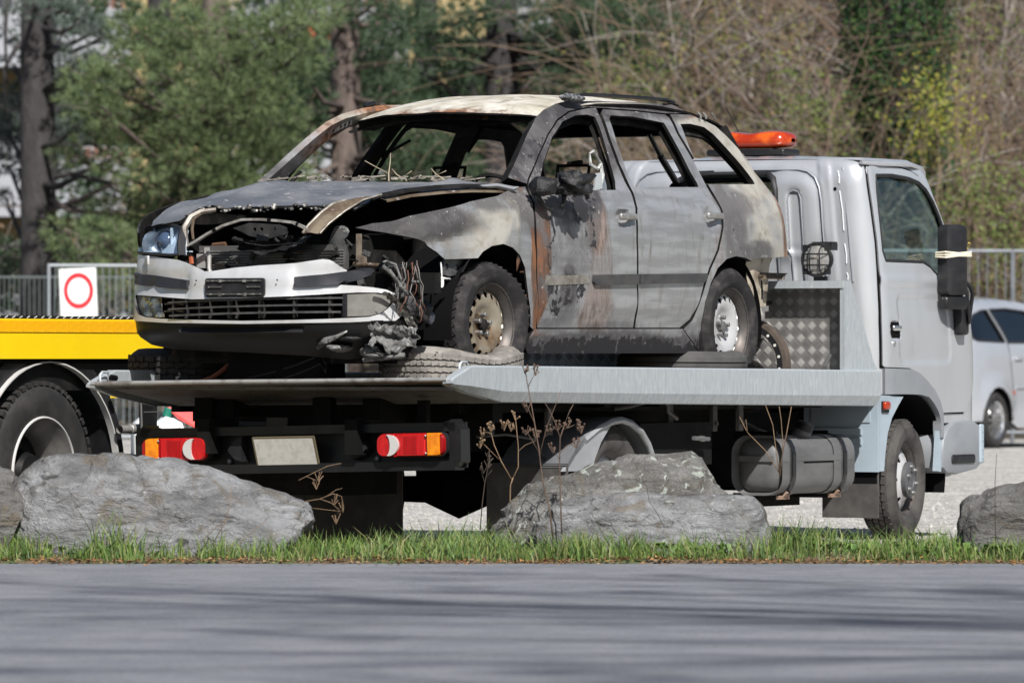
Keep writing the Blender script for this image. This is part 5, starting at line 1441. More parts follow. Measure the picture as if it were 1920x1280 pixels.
    mb.grid(strip, 26, 5); mb.build('melted_strip', [mat('cream_melted_strip', (.30, .285, .255), .6, c2=(.06, .055, .05), scale=26, lo=.42, hi=.58)], car, 180)
    for c, r in (((.72, .42, .185), (.10, .05, .018)), ((.66, .62, .15), (.16, .05, .014)), ((.78, .50, .23), (.04, .06, .012)), ((.70, .56, .17), (.02, .05, .03))):
        lump(c, r, M_ashfoil if c[2] < .2 else M_melt, 'torn_shred', 34, .5)
    for pts in ([(.80, .33, .19), (.81, .38, .22), (.80, .45, .245), (.79, .49, .262)], [(.74, .55, .125), (.70, .64, .14), (.66, .74, .15)]):
        mb = MB(); mb.tube(pts, [.012, .018, .012, .006][:len(pts)], 6); mb.warp(lambda x, y, z: (x + .01 * noise.noise((x * 60, y * 60, z * 60)), y, z + .012 * noise.noise((x * 50, y * 50, z * 50)))); mb.build('torn_shred', [M_ashfoil], car, 180)
    # wing bracket with two holes and a tag on a wire
    mb = MB(); patch(mb, [(.40, .622), (.15, .624), (.22, .56), (.26, .548), (.36, .535), (.43, .545)], lambda x, z: (x, .815, z), .03, [circle(.385, .580, .020, 10), circle(.285, .578, .024, 10, .014)], .012, flip=True)
    wb = mb.build('wing_bracket', [mat('charred_bracket', (.045, .045, .048), .5, c2=(.10, .10, .10), scale=16)], car, 30)
    for x in (.385, .28): 
        mb = MB(); mb.sphere((x, .80, .578), .014, 8, 5); mb.build('bolt_head', [M_bolt], wb, 60)
    mb = MB(); patch(mb, rrect(.517, .506, .045, .055, .018, 3), lambda x, z: (x, .862, z), .03, [circle(.512, .492, .005, 6)], .006, flip=True); tg = mb.build('hanging_tag', [M_white], car, 30)
    mb = MB(); mb.tube([(.515, .862, .53), (.50, .85, .58), (.47, .83, .60)], .004, 5); mb.tube([(.54, .86, .525), (.43, .86, .522)], .0045, 5); mb.build('tag_wire', [M_white], tg, 180)
    # ---- melted door mirror
    lump((-.60, .975, 1.005), (.125, .085, .055), M_melt, 'melted_mirror', 22, .6, fd[0], 30, 18)
    lump((-.40, .92, .985), (.06, .07, .05), M_melt, 'melted_mirror', 24, .4, fd[0])
    for pts in ([(-.36, .90, .95), (-.42, .91, .90), (-.50, .91, .875), (-.53, .91, .885)], [(-.55, .96, .96), (-.56, .95, .91), (-.545, .94, .885)], [(-.70, 1.0, .97), (-.72, 1.0, .935)]):
        mb = MB(); mb.tube(pts, [.016, .012, .010, .006][:len(pts)], 6); mb.build('melted_drip', [M_melt], fd[0], 180)
    # ---- roof
    def roof(x, y):
        p = car_roof(x, y)
        n = .009 * noise.noise((x * 1.6, y * 5, 2)) + .005 * noise.noise((x * 3, y * 9, 8))
        return (p[0], p[1], p[2] + n)
    hd = [(-.95 - .12 * (y / .56)**2 - .05 * (abs(y) / .56)**6, y) for y in [-.565 + 1.13 * i / 20 for i in range(21)]]
    rl = hd + [(-1.6, .575), (-2.4, .575), (-2.9, .56), (-3.10, .545), (-3.16, .4), (-3.19, 0), (-3.16, -.4), (-3.10, -.545), (-2.9, -.56), (-2.4, -.575), (-1.6, -.575)]
    mb = MB(); patch(mb, rl, roof, .045, (), .010, mi_in=1)
    ro = mb.build('roof', [M_burnt_roof, M_char], car, 40, burn_roof)
    mb = MB()
    for (xa, w) in ((-1.06, .10), (-1.62, .07), (-2.35, .08), (-3.05, .12)):
        pts = []
        for i in range(17):
            y = -.55 + 1.1 * i / 16
            xx = xa - (.12 * (y / .56)**2 if xa > -1.2 else 0); q = car_roof(xx, y); pts.append((xx, y, q[2] - .045))
        mb = MB()
        for a, b in zip(pts, pts[1:]): mb.bar(a, b, w, .05)
        mb.build('roof_bow', [M_char], ro)
    mb = MB(); mb.tube([(-1.10, -.5, 1.36), (-1.15, -.2, 1.365), (-1.2, .1, 1.352), (-1.22, .3, 1.37), (-1.3, .5, 1.37)], [.02, .03, .022, .03, .02], 6); mb.build('sagging_liner', [M_char], ro, 60)
    for sy in (1, -1):
        mb = MB()
        if sy > 0: mb.tube([(-1.36, .585, 1.478), (-1.45, .578, 1.489), (-1.7, .57, 1.494), (-2.1, .57, 1.496), (-2.38, .572, 1.494), (-2.47, .575, 1.483)], [.009, .010, .011, .011, .011, .009], 6)
        else: mb.tube([(-1.20, -.575, 1.442), (-1.25, -.572, 1.455), (-1.29, -.57, 1.462)], [.010, .014, .012], 6)
        rr_ = mb.build('roof_rail', [M_blackgloss], car, 60)
        if sy > 0:
            lump((-1.30, .592, 1.466), (.11, .035, .022), mat('blistered_black_plastic', (.05, .052, .058), .5, c2=(.26, .26, .27), scale=40, lo=.5, hi=.62, bmp=.8, bscale=60, bdist=.01), 'melted_foot', 34, .35, rr_)
            mb = MB(); mb.tube([(-2.34, .58, 1.470), (-2.42, .582, 1.478), (-2.50, .58, 1.468)], .007, 5); mb.build('loose_clip', [M_char], rr_, 60)
    # small drips on the rear roof edge
    mb = MB()
    for x in (-2.72, -2.78, -2.88): mb.tube([(x, .585, 1.44), (x - .005, .60, 1.425), (x, .605, 1.405)], .006, 5)
    mb.build('sealant_drip', [M_ashfoil], ro, 60)
    # inner strip of the far windscreen pillar, pierced with holes
    mb = MB(); ap = [(-.44, -.715, 1.045), (-.62, -.68, 1.165), (-.80, -.64, 1.255), (-.97, -.605, 1.325), (-1.08, -.585, 1.362)]
    for a, b in zip(ap, ap[1:]): mb.bar(a, b, .012, .034, (0, .5, 1))
    ai = mb.build('pillar_strip', [mat('bare_grey_strip', (.30, .29, .275), .55, .3, c2=(.17, .15, .14), scale=16)], car, 30)
    mb = MB()
    for i in range(4):
        for t in (.2, .5, .8):
            p = Vector(ap[i]).lerp(Vector(ap[i + 1]), t); mb.sphere(p + Vector((.004, .006, 0)), .008, 6, 4)
    mb.build('strip_hole', [M_seam], ai)
    # belt of the seat-belt reel on the far centre pillar
    mb = MB(); mb.sphere((-1.62, -.70, 1.205), (.03, .02, .028), 10, 6); mb.tube([(-1.64, -.70, 1.21), (-1.82, -.66, 1.285)], .008, 6); mb.build('belt_anchor', [M_char], car, 60)
    # ---- inside: floor, seats' bare frames, dash beam, steering column, gas strut
    mb = MB(); mb.box((-1.7, 0, .235), (2.7, 1.55, .05)); mb.box((-1.3, 0, .30), (1.9, .28, .12)); mb.build('floor_pan', [M_char], car)
    mb = MB(); mb.box((-2.95, 0, .42), (.75, 1.45, .05)); mb.box((-3.28, 0, .55), (.05, 1.35, .26)); mb.build('boot_floor', [M_char], car)
    mb = MB(); mb.tube([(-.62, -.72, .90), (-.62, 0, .93), (-.62, .72, .90)], .03, 8); mb.box((-.55, 0, .80), (.25, 1.3, .14)); mb.build('dash_beam', [M_char], car, 60)
    mb = MB(); mb.lathe([(-.012, .175), (0, .187), (.012, .175), (0, .163), (-.012, .175)], 24, 'x'); mb.bar((0, -.16, 0), (0, .16, 0), .02); mb.xf(Matrix.Translation((-.92, .36, .90)) @ Matrix.Rotation(radians(20), 4, 'Y')); mb.bar((-.90, .36, .90), (-.6, .36, .82), .05); mb.build('steering_wheel', [M_char], car, 60)
    for y in (-.37, .37):
        mb = MB()
        mb.tube([(-1.40, y - .22, .45), (-1.62, y - .21, .80), (-1.70, y - .12, 1.0), (-1.70, y + .12, 1.0), (-1.62, y + .21, .80), (-1.40, y + .22, .45), (-1.40, y - .22, .45)], .016, 6)
        mb.tube([(-.95, y - .22, .42), (-1.42, y - .22, .40)], .02, 6); mb.tube([(-.95, y + .22, .42), (-1.42, y + .22, .40)], .02, 6); mb.tube([(-.95, y - .22, .42), (-.95, y + .22, .42)], .016, 6)
        for z in (.58, .72, .86): mb.tube([(-1.53 - (z - .6) * .3, y - .2, z), (-1.53 - (z - .6) * .3, y + .2, z)], .006, 5)
        sf = mb.build('seat_frame', [M_char_rust], car, 60)
        mb = MB(); mb.tube([(-1.70, y - .09, .98), (-1.73, y - .09, 1.135), (-1.74, y + .09, 1.135), (-1.70, y + .09, .98)], .011, 6); mb.tube([(-1.73, y - .03, 1.14), (-1.73, y + .05, 1.15)], .016, 6); mb.build('headrest_hoop', [M_char], sf, 60)
    mb = MB(); mb.tube([(-2.35, -.6, .75), (-2.42, -.58, 1.0), (-2.42, -.1, 1.02), (-2.42, .4, 1.0), (-2.35, .6, .72)], .015, 6); mb.box((-2.30, 0, .66), (.04, 1.2, .22), (0, .15, 0)); mb.build('rear_seat_frame', [M_char_rust], car, 60)
    mb = MB(); mb.tube([(-2.80, .25, 1.335), (-2.99, .22, 1.22), (-3.20, .2, 1.09)], .013, 8); mb.tube([(-2.99, .22, 1.22), (-3.24, .2, 1.065)], .019, 8); mb.build('gas_strut', [M_blackgloss], car, 60)
    lump((-3.25, .2, 1.055), (.05, .05, .03), M_char, 'strut_mount', 30, .4)
    # rusty far rear pillar
    mb = MB(); mb.bar((-3.05, -.60, 1.36), (-3.33, -.70, .95), .09, .05); mb.build('far_rear_pillar', [M_char_rust], car)
    mb = MB(); mb.bar((-3.02, .58, 1.37), (-3.12, .70, 1.10), .05, .04); mb.build('near_rear_pillar', [M_char], car)
    mb = MB(); mb.box((-3.30, 0, .92), (.05, 1.42, .10)); mb.build('rear_crossmember', [M_tan], car)
    # shards of glass still in the front window
    mb = MB(); mb.tube([(-1.13, .79, 1.175), (-1.17, .79, 1.188), (-1.24, .78, 1.152), (-1.27, .78, 1.125), (-1.215, .79, 1.098), (-1.14, .79, 1.12), (-1.13, .79, 1.17)], [.005, .009, .007, .010, .008, .009, .005], 5); mb.tube([(-1.27, .78, 1.125), (-1.275, .785, 1.07), (-1.25, .79, 1.0)], [.007, .012, .005], 5)
    mb.build('glass_shard', [mat('crazed_glass', (.60, .62, .60), .3, c2=(.3, .31, .3), scale=60)], fd[0], 60)
    mb = MB(); mb.add([(-1.20, .79, 1.076), (-1.26, .79, 1.082), (-1.25, .80, 1.0), (-1.155, .80, .985)], [(0, 1, 2, 3), (3, 2, 1, 0)]); mb.v += [(x, y - .006, z) for x, y, z in mb.v[:4]]; mb.f += [(7, 6, 5, 4)]; mb.m += [0]; mb.build('glass_shard', [mat('milky_glass', (.36, .38, .39), .25)], fd[0], 0)
    # ---- bare rear corner under the quarter panel
    M_rc = mat('ash_cream_metal', (.44, .39, .31), .65, .1, c2=(.20, .16, .12), scale=6, lo=.48, hi=.7, c3=(.10, .09, .085), scale3=5, lo3=.56, hi3=.66, bmp=.2, bscale=60)
    for sy in (1, -1):
        mb = MB()
        patch(mb, [(-2.83, .665), (-3.32, .684), (-3.31, .645), (-3.27, .54), (-3.24, .412), (-2.90, .406), (-2.87, .47), (-2.84, .56)], lambda x, z: (x, .815 - .10 * sstep(-2.9, -3.35, x) + .012 * sstep(.64, .655, z) + .008 * sin(x * 30) * sstep(.62, .5, z), z), .03, [[(-3.06, .550), (-3.12, .550), (-3.12, .448), (-3.06, .448)]], .02, flip=True, mi_in=1)
        if sy < 0: mb.mirror()
        rc = mb.build('bare_rear_corner', [M_rc, M_char], car, 35)
        if sy > 0:
            mb = MB(); mb.box((-3.14, .815, .580), (.27, .03, .012)); mb.box((-3.14, .82, .572), (.25, .018, .030)); mb.build('bumper_bracket', [M_tan], rc)
            mb = MB(); mb.box((-3.14, .833, .574), (.19, .004, .014)); mb.box((-3.14, .826, .588), (.28, .022, .006)); mb.build('bracket_slot', [M_char], rc)
            mb = MB(); mb.box((-3.05, .77, .372), (.10, .05, .07)); mb.tube([(-3.02, .78, .35), (-3.03, .79, .30), (-3.0, .79, .27)], [.02, .016, .004], 6); mb.box((-3.05, .74, .40), (.28, .06, .03)); mb.build('hanging_tow_eye', [mat('scorched_hanger', (.16, .155, .15), .7, c2=(.42, .40, .37), scale=22, lo=.5, hi=.6)], rc)
    mb = MB(); mb.box((-2.6, 0, .30), (.10, 1.3, .10)); mb.box((-3.1, .45, .30), (.4, .3, .14)); mb.tube([(-2.59, -.7, .30), (-2.59, .7, .30)], .04, 8); mb.tube([(0, -.7, .29), (0, .7, .29)], .04, 8); mb.build('underbody', [M_char], car)
    for x, y in ((0, 1), (0, -1), (-2.585, 1), (-2.585, -1)):
        mb = MB(); mb.lathe([(y * .50, .05), (y * .50, .385), (y * .84, .385)] if y > 0 else [(y * .84, .385), (y * .50, .385), (y * .50, .05)], 20, 'y', (x, 0, .30), a0=-.2, a1=pi + .2)
        mb.build('arch_liner', [M_seam], car, 60)
    # ---- wheels
    def wheel(x, sy, steer, heat, burnt, tyremat):
        e = bpy.data.objects.new('wheel', None); COL.objects.link(e); e.parent = car
        e.location = (x, sy * .852, .30); e.rotation_euler = (0, 0, steer + (0 if sy > 0 else pi))
        t = tyre_mb(.315, .205, .195, 3, 60, gw=.009)
        if burnt:
            for k in range(46):
                a = 2 * pi * k / 46
                for (yy, rx) in ((-.035, .5), (-.085, -.5), (-.14, .5)):
                    t.box((.3145 * cos(a), yy, .3145 * sin(a)), (.008, .040, .031), Matrix.Rotation(-a, 3, 'Y') @ Matrix.Rotation(rx, 3, 'X'))
            def dfm(X, Y, Z):
                r = hypot(X, Z); a = atan2(Z, X)
                if r > .22:
                    k = (r - .22) / .095
                    s = 1 - .035 * k * max(0, cos(a - 2.6))**2 + .05 * k * max(0, cos(a - 2.75))**6 - .03 * k * max(0, cos(a - 1.9))**8
                    X, Z = X * s, Z * s
                    Y += .03 * k * max(0, cos(a - 2.8))**3 + .006 * noise.noise((X * 14, Y * 14, Z * 14)) * k
                return (X, Y, Z)
            t.warp(dfm)
        flatten(t, -.185, .28)
        t.build('tyre', [tyremat], e, 35)
        steel_wheel(e, .207, .15, M_rim_heat if heat else M_rim, name='rim', capm=M_char if heat else M_bolt)
        return e
    wheel(0, 1, radians(-4), True, True, M_tyre_burnt)
    wheel(0, -1, radians(-4), True, True, M_tyre_burnt)
    wheel(-2.59, 1, 0, False, False, M_tyre_burnt)
    wheel(-2.59, -1, 0, False, False, M_tyre_burnt)
    # ---- debris on the scuttle
    mb = MB(); mb.box((-.33, 0, .985), (.16, 1.4, .03)); mb.build('scuttle', [M_char], car)
    random.seed(21)
    mb = MB()
    for k in range(70):
        x, y = rnd(-.36, -.12), rnd(-.55, .60)
        z = car_hood(x, y)[2] + rnd(.008, .02)
        a = rnd(0, pi); L = rnd(.01, .05)
        mb.bar((x - L * cos(a), y - L * sin(a), z), (x + L * cos(a), y + L * sin(a), z + rnd(0, .012)), rnd(.003, .008))
    o = mb.build('debris', [mat('ashen_debris', (.30, .27, .23), .9, c2=(.10, .09, .08), scale=30)], car, 0); o['kind'] = 'stuff'
    M_tw = mat('pale_twig', (.34, .29, .21), .8, c2=(.30, .24, .17), scale=20)
    for pts, side in (([(-.20, .15, 1.02), (-.25, .12, 1.06), (-.30, .10, 1.12), (-.32, .09, 1.165)], [(-.25, .12, 1.06), (-.22, .05, 1.10), (-.20, .01, 1.125)]), ([(-.22, .24, 1.02), (-.26, .16, 1.055), (-.30, .11, 1.085)], [(-.24, .20, 1.035), (-.22, .27, 1.07)]), ([(-.25, .46, 1.015), (-.28, .38, 1.05), (-.31, .33, 1.085)], [(-.28, .38, 1.05), (-.27, .44, 1.07)])):
        mb = MB(); mb.tube(pts, [.0042, .0035, .0028, .0014][:len(pts)], 5); mb.tube(side, .0022, 5)
        o = mb.build('dry_twig', [M_tw], car, 180)
build_car()
# ================================================================= things on the truck bed
CAR_M = Matrix.Translation(CAR_LOC) @ Matrix.Rotation(CAR_ROT, 4, 'Z')
TRK_M = Matrix.Translation(TRUCK_LOC) @ Matrix.Rotation(TRUCK_ROT, 4, 'Z')
def flat_tyre(x, y, z, R, w, m, label, sag=None, sip=0, rot=0.):
    mb = tyre_mb(R, R * .60, w, 3, 56, sipes=sip, gw=.006)
    mb.move((0, w / 2 - .014, 0))
    mb.xf(Matrix.Rotation(rot, 4, 'Z') @ Matrix.Rotation(radians(90), 4, 'X'))
    if sag:
        sx, sy, amt, rad = sag
        def f(X, Y, Z):
            d = hypot(X - sx, Y - sy)
            k = math.exp(-(d / rad)**2) * (Z + w / 2) / w
            return (X * (1 + .03 * k), Y * (1 + .03 * k), Z - amt * k)
        mb.warp(f)
    o = mb.build('flat_tyre', m, None, 30)
    o.location = (x, y, z)
    tag(o, label, 'tyre', 'old tyres propping up the burnt car')
    return o
p = CAR_M @ Vector((0, .77, 0))
flat_tyre(-.30, 31.53, .872 + .093, .352, .186, [M_tyre_dusty], 'pale dusty tyre lying flat under the burnt car\'s front wheel nearest the camera', (p.x + .30 + .05, p.y - 31.53 - .25, .045, .16), 58)
p = CAR_M @ Vector((.02, -.80, 0))
flat_tyre(p.x - .02, p.y + .05, .868 + .085, .36, .185, [M_tyre], 'black tyre lying flat in shadow under the burnt car\'s far front corner', None, 30)
p = CAR_M @ Vector((-2.50, .74, 0))
flat_tyre(p.x - .12, p.y - .02, .868 + .085, .345, .170, [mat('dark_grey_tyre_rubber', (.045, .044, .045), .8, c2=(.07, .068, .066), scale=10, bmp=.2, bscale=100)], 'dark grey grooved tyre lying flat under the burnt car\'s rear wheel nearest the camera', (.1, -.1, .012, .2), 0)
p = CAR_M @ Vector((-2.55, -.77, 0))
flat_tyre(p.x, p.y, .868 + .085, .345, .170, [M_tyre], 'black tyre lying flat under the burnt car\'s far rear wheel', None, 0)
# a dark ring with bright bolts leaning on the headboard
c = TRK_M @ Vector((-1.16, -.50, .965))
ring = thing('bolted_ring', 'dark ring with a row of bright round dots leaning against the chequer plate headboard', 'ring', c, TRUCK_ROT)
mb = MB(); mb.lathe([(.02, .195), (-.03, .195), (-.03, .225), (.02, .228), (.02, .195)], 40, 'x'); mb.build('ring_body', [M_black], ring, 40)
mb = MB(); mb.lathe([(.03, .226), (-.025, .226), (-.022, .246), (.03, .250), (.03, .226)], 40, 'x'); mb.build('ring_band', [mat('brown_rubber_band', (.085, .065, .05), .8, c2=(.05, .04, .035), scale=18)], ring, 40)
for k in range(20):
    a = 2 * pi * k / 20 + .1
    mb = MB(); mb.lathe([(-.034, 0), (-.034, .0075), (-.028, .009)], 10, 'x', (0, .210 * cos(a), .210 * sin(a))); mb.build('bolt_dot', [M_plate], ring, 0)
    if k < 1:
        pass
# block of wood and hook between the front wheels
c = TRK_M @ Vector((-5.05, .10, .87))
blk = MB(); blk.prism([(-.30, 0), (.27, 0), (.20, .155), (-.30, .165)], 'x', -.12, .12); o = blk.build('wedge_block', [M_seam], None, 0)
o.location = c; o.rotation_euler = (0, 0, TRUCK_ROT); tag(o, 'black wedge shaped ramp block in shadow under the burnt car\'s bumper', 'wheel ramp')
c = TRK_M @ Vector((-5.1, .42, .89))
hk = MB(); hk.tube([(0, .10, .0), (0, .05, .015), (0, .02, .03), (0, -.03, .06), (0, -.06, .09), (0, -.07, .06), (0, -.05, .03)], .012, 6)
o = hk.build('tow_hook', [mat('rusty_red_hook', (.16, .05, .03), .7)], None, 60); o.location = c; o.rotation_euler = (0, 0, TRUCK_ROT); tag(o, 'rusty red tow hook lying in shadow between the flat tyres', 'hook')
# ================================================================= yellow truck alongside
YT = thing('yellow_truck', 'yellow flatbed truck parked alongside, black mudguard edged with a white line', 'truck', (-2.40, 33.0, -.07), radians(61))
YM = Matrix.Translation((-2.40, 33.0, -.07)) @ Matrix.Rotation(radians(61), 4, 'Z')
def build_yellow():
    mb = MB(); mb.box((-1.6, .0, 1.172), (5.9, .05, .205)); mb.build('bed_side', [M_yellow], YT)
    mb = MB(); mb.box((-1.6, .012, 1.283), (5.9, .06, .014)); br = mb.build('bed_rail', [M_blackgloss], YT)
    mb = MB()
    for k in range(40): mb.bar((-1.3 + k * .068, -.019, 1.279), (-1.275 + k * .068, -.019, 1.288), .003)
    mb.build('rail_scuff', [M_white], br, 0, kind='stuff')
    # reflective tiles
    t0 = None
    for k in range(26):
        if t0 is None:
            q = MB(); q.box((0, 0, 0), (.104, .004, .060)); t0 = q.build('reflective_tile', [M_yellow_refl], YT, 0); t0.location = (1.29, -.028, 1.236)
        else:
            t = t0.copy(); COL.objects.link(t); t.location = (1.29 - k * .1085, -.028, 1.236)
    mb = MB(); mb.box((-1.6, 1.2, 1.06), (5.9, 2.4, .03)); mb.box((-1.6, 2.40, 1.17), (5.9, .05, .2)); mb.box((1.33, 1.2, 1.13), (.04, 2.4, .20)); mb.build('bed_floor', [M_chassis], YT)
    mb = MB(); mb.box((-1.7, .30, .985), (5.6, .5, .16)); mb.box((-1.7, 1.2, .86), (5.6, .9, .22)); mb.build('underframe', [M_blackgloss], YT)
    # mudguard
    def arc(rx, rz, y0, y1, th, a0=-.05, a1=pi + .05, cx=.03, cz=.475, n=28):
        q = MB(); vs = []
        for i in range(n + 1):
            a = a0 + (a1 - a0) * i / n
            for (y, d) in ((y0, 0), (y1, 0), (y1, th), (y0, th)): vs.append((cx + (rx + d) * cos(a), y, cz + (rz + d) * sin(a)))
        fs = [(i * 4 + k, i * 4 + (k + 1) % 4, (i + 1) * 4 + (k + 1) % 4, (i + 1) * 4 + k) for i in range(n) for k in range(4)]
        return q.add(vs, fs)
    g = arc(.665, .585, .02, .62, .085).build('mudguard', [M_black], YT, 30)
    arc(.655, .574, -.006, .03, .008).build('white_edge', [M_dullwhite], g, 30)
    q = MB()
    for i in range(6):
        for j in range(5): q.lathe([(-.02, .006), (-.02, .0)], 6, 'y', (.50 + i * .02, 0, .48 + j * .024 - i * .01))
    q.box((.56, .0, .50), (.11, .02, .16)); q.build('perforated_flap', [M_black], YT, 0)
    e = bpy.data.objects.new('wheel', None); COL.objects.link(e); e.parent = YT; e.location = (0, .03, .475); e.rotation_euler = (0, 0, pi)
    t = tyre_mb(.47, .285, .26, 3, 72, lug=52); t.build('tyre', [mat('clean_truck_tyre', (.020, .020, .021), .7, c2=(.04, .038, .036), scale=7, bmp=.15, bscale=90, spec=.3)], e, 30)
    q = MB(); q.lathe([(-.24, .20), (-.10, .225), (-.03, .262), (-.006, .280), (.010, .296), (.014, .288), (.0, .276), (-.02, .262), (-.05, .25)][::-1], 48); ri = q.build('rim', [mat('grey_dished_rim', (.12, .12, .12), .4, .4, c2=(.2, .19, .18), scale=8)], e, 50)
    q = MB(); q.lathe([(.010, .299), (.020, .296), (.021, .290), (.010, .287)][::-1], 56); q.build('white_rim_line', [M_dullwhite], e, 60)
    q = MB(); q.lathe([(-.16, .24), (-.165, .14), (-.14, .13), (-.06, .10), (-.05, 0)][::-1], 32); q.build('hub', [M_blackgloss], e, 40)
    q = MB()
    q.lathe([(0, .022), (.10, .022), (.105, .026), (.20, .028), (.21, .026), (.33, .026), (.34, .018), (.34, 0)], 14, 'x', (.62, -.05, .70)); q.build('side_lamp_stalk', [mat('ribbed_grey_rod', (.34, .335, .32), .45, .4, c2=(.24, .235, .225), scale=30)], YT, 30)
    q = MB(); q.box((.905, -.078, .70), (.11, .006, .034)); q.build('rod_slot', [M_chassis], YT, 0)
    q = MB(); q.box((.79, -.12, .62), (.13, .03, .62)); cb = q.build('control_box', [M_blackgloss], YT, 0)
    for z in (.79, .46): 
        q = MB(); q.box((.79, -.137, z), (.135, .004, .006)); q.build('box_seam', [M_bolt], cb, 0)
    q = MB(); q.tube([(.70, -.13, .90), (.695, -.14, .70), (.70, -.14, .50), (.68, -.14, .35)], .006, 5); q.build('cable', [M_bolt], YT, 60)
    q = MB(); q.box((.62, -.03, .93), (.05, .04, .04)); q.box((.60, -.03, .88), (.03, .03, .03)); q.build('yellow_fitting', [M_yellow], YT)
    q = MB(); q.box((.66, -.05, .90), (.035, .03, .03)); q.build('white_fitting', [M_white], YT)
build_yellow()
# canisters and a folded red panel on the rear rack
rack = YM @ Vector((1.28, .0, .60))
def canister(loc, label):
    o = thing('canister', label, 'canister', loc, radians(15), 'white canisters behind the tow truck')
    mb = MB()
    pts = [(-.075, .0), (-.075, .12), (-.065, .18), (-.02, .215), (.03, .20), (.075, .14), (.08, .0)]
    vs = []
    for y, k in ((-.06, .92), (-.05, 1), (.05, 1), (.06, .92)):
        for x, z in pts: vs.append((x * k, y, z * (.5 + .5 * k)))
    n = len(pts); fs = [tuple(range(n)), tuple(range(3 * n, 4 * n))[::-1]]
    for q in range(3):
        for i in range(n):
            i2 = (i + 1) % n; fs.append((q * n + i, (q + 1) * n + i, (q + 1) * n + i2, q * n + i2))
    mb.add(vs, fs); mb.build('canister_body', [M_canister], o, 60)
    mb = MB(); mb.tube([(.02, -.02, .19), (.06, -.05, .17), (.08, -.06, .11), (.07, -.05, .03)], .018, 8); mb.build('canister_handle', [M_canister], o, 60)
    mb = MB(); mb.lathe([(.0, .026), (.045, .026), (.05, .022), (.05, 0)], 12, 'z'); mb.xf(Matrix.Translation((-.01, -.01, .212)) @ Matrix.Rotation(radians(20), 4, 'Y')); mb.build('screw_cap', [M_green], o, 30)
    return o
canister((-2.09, 36.5, .455), 'white canister with green cap, left one of the two beside the yellow truck')
canister((-1.965, 36.52, .455), 'white canister with green cap, right one of the two, next to the red panel')
mb = MB()
A = [Vector(v) for v in ((-.16, 0, .13), (-.02, .03, .14), (.09, 0, .13), (.045, -.05, -.005), (-.10, -.02, .07))]
mb.add([A[0], A[1], A[3], A[4]], [(0, 3, 2, 1)]); mb.add([A[1], A[2], A[3]], [(0, 2, 1)])
mb.add([a + Vector((0, .012, 0)) for a in A], [(0, 1, 3, 4), (1, 2, 3), ]); 
mb.tube([A[1] + Vector((0, -.004, 0)), A[3]], .004, 5)
o = mb.build('red_panel', [M_red], None, 0); o.location = (-1.79, 36.5, .575); o.scale = (1.12, 1.12, 1.12); tag(o, 'folded shiny red panel beside the white canisters', 'panel')
mb = MB(); mb.box((-1.95, 36.52, .440), (.70, .25, .03)); o = mb.build('rack_shelf', [M_blackgloss], None, 0); tag(o, 'narrow black shelf carrying the white canisters', 'shelf')
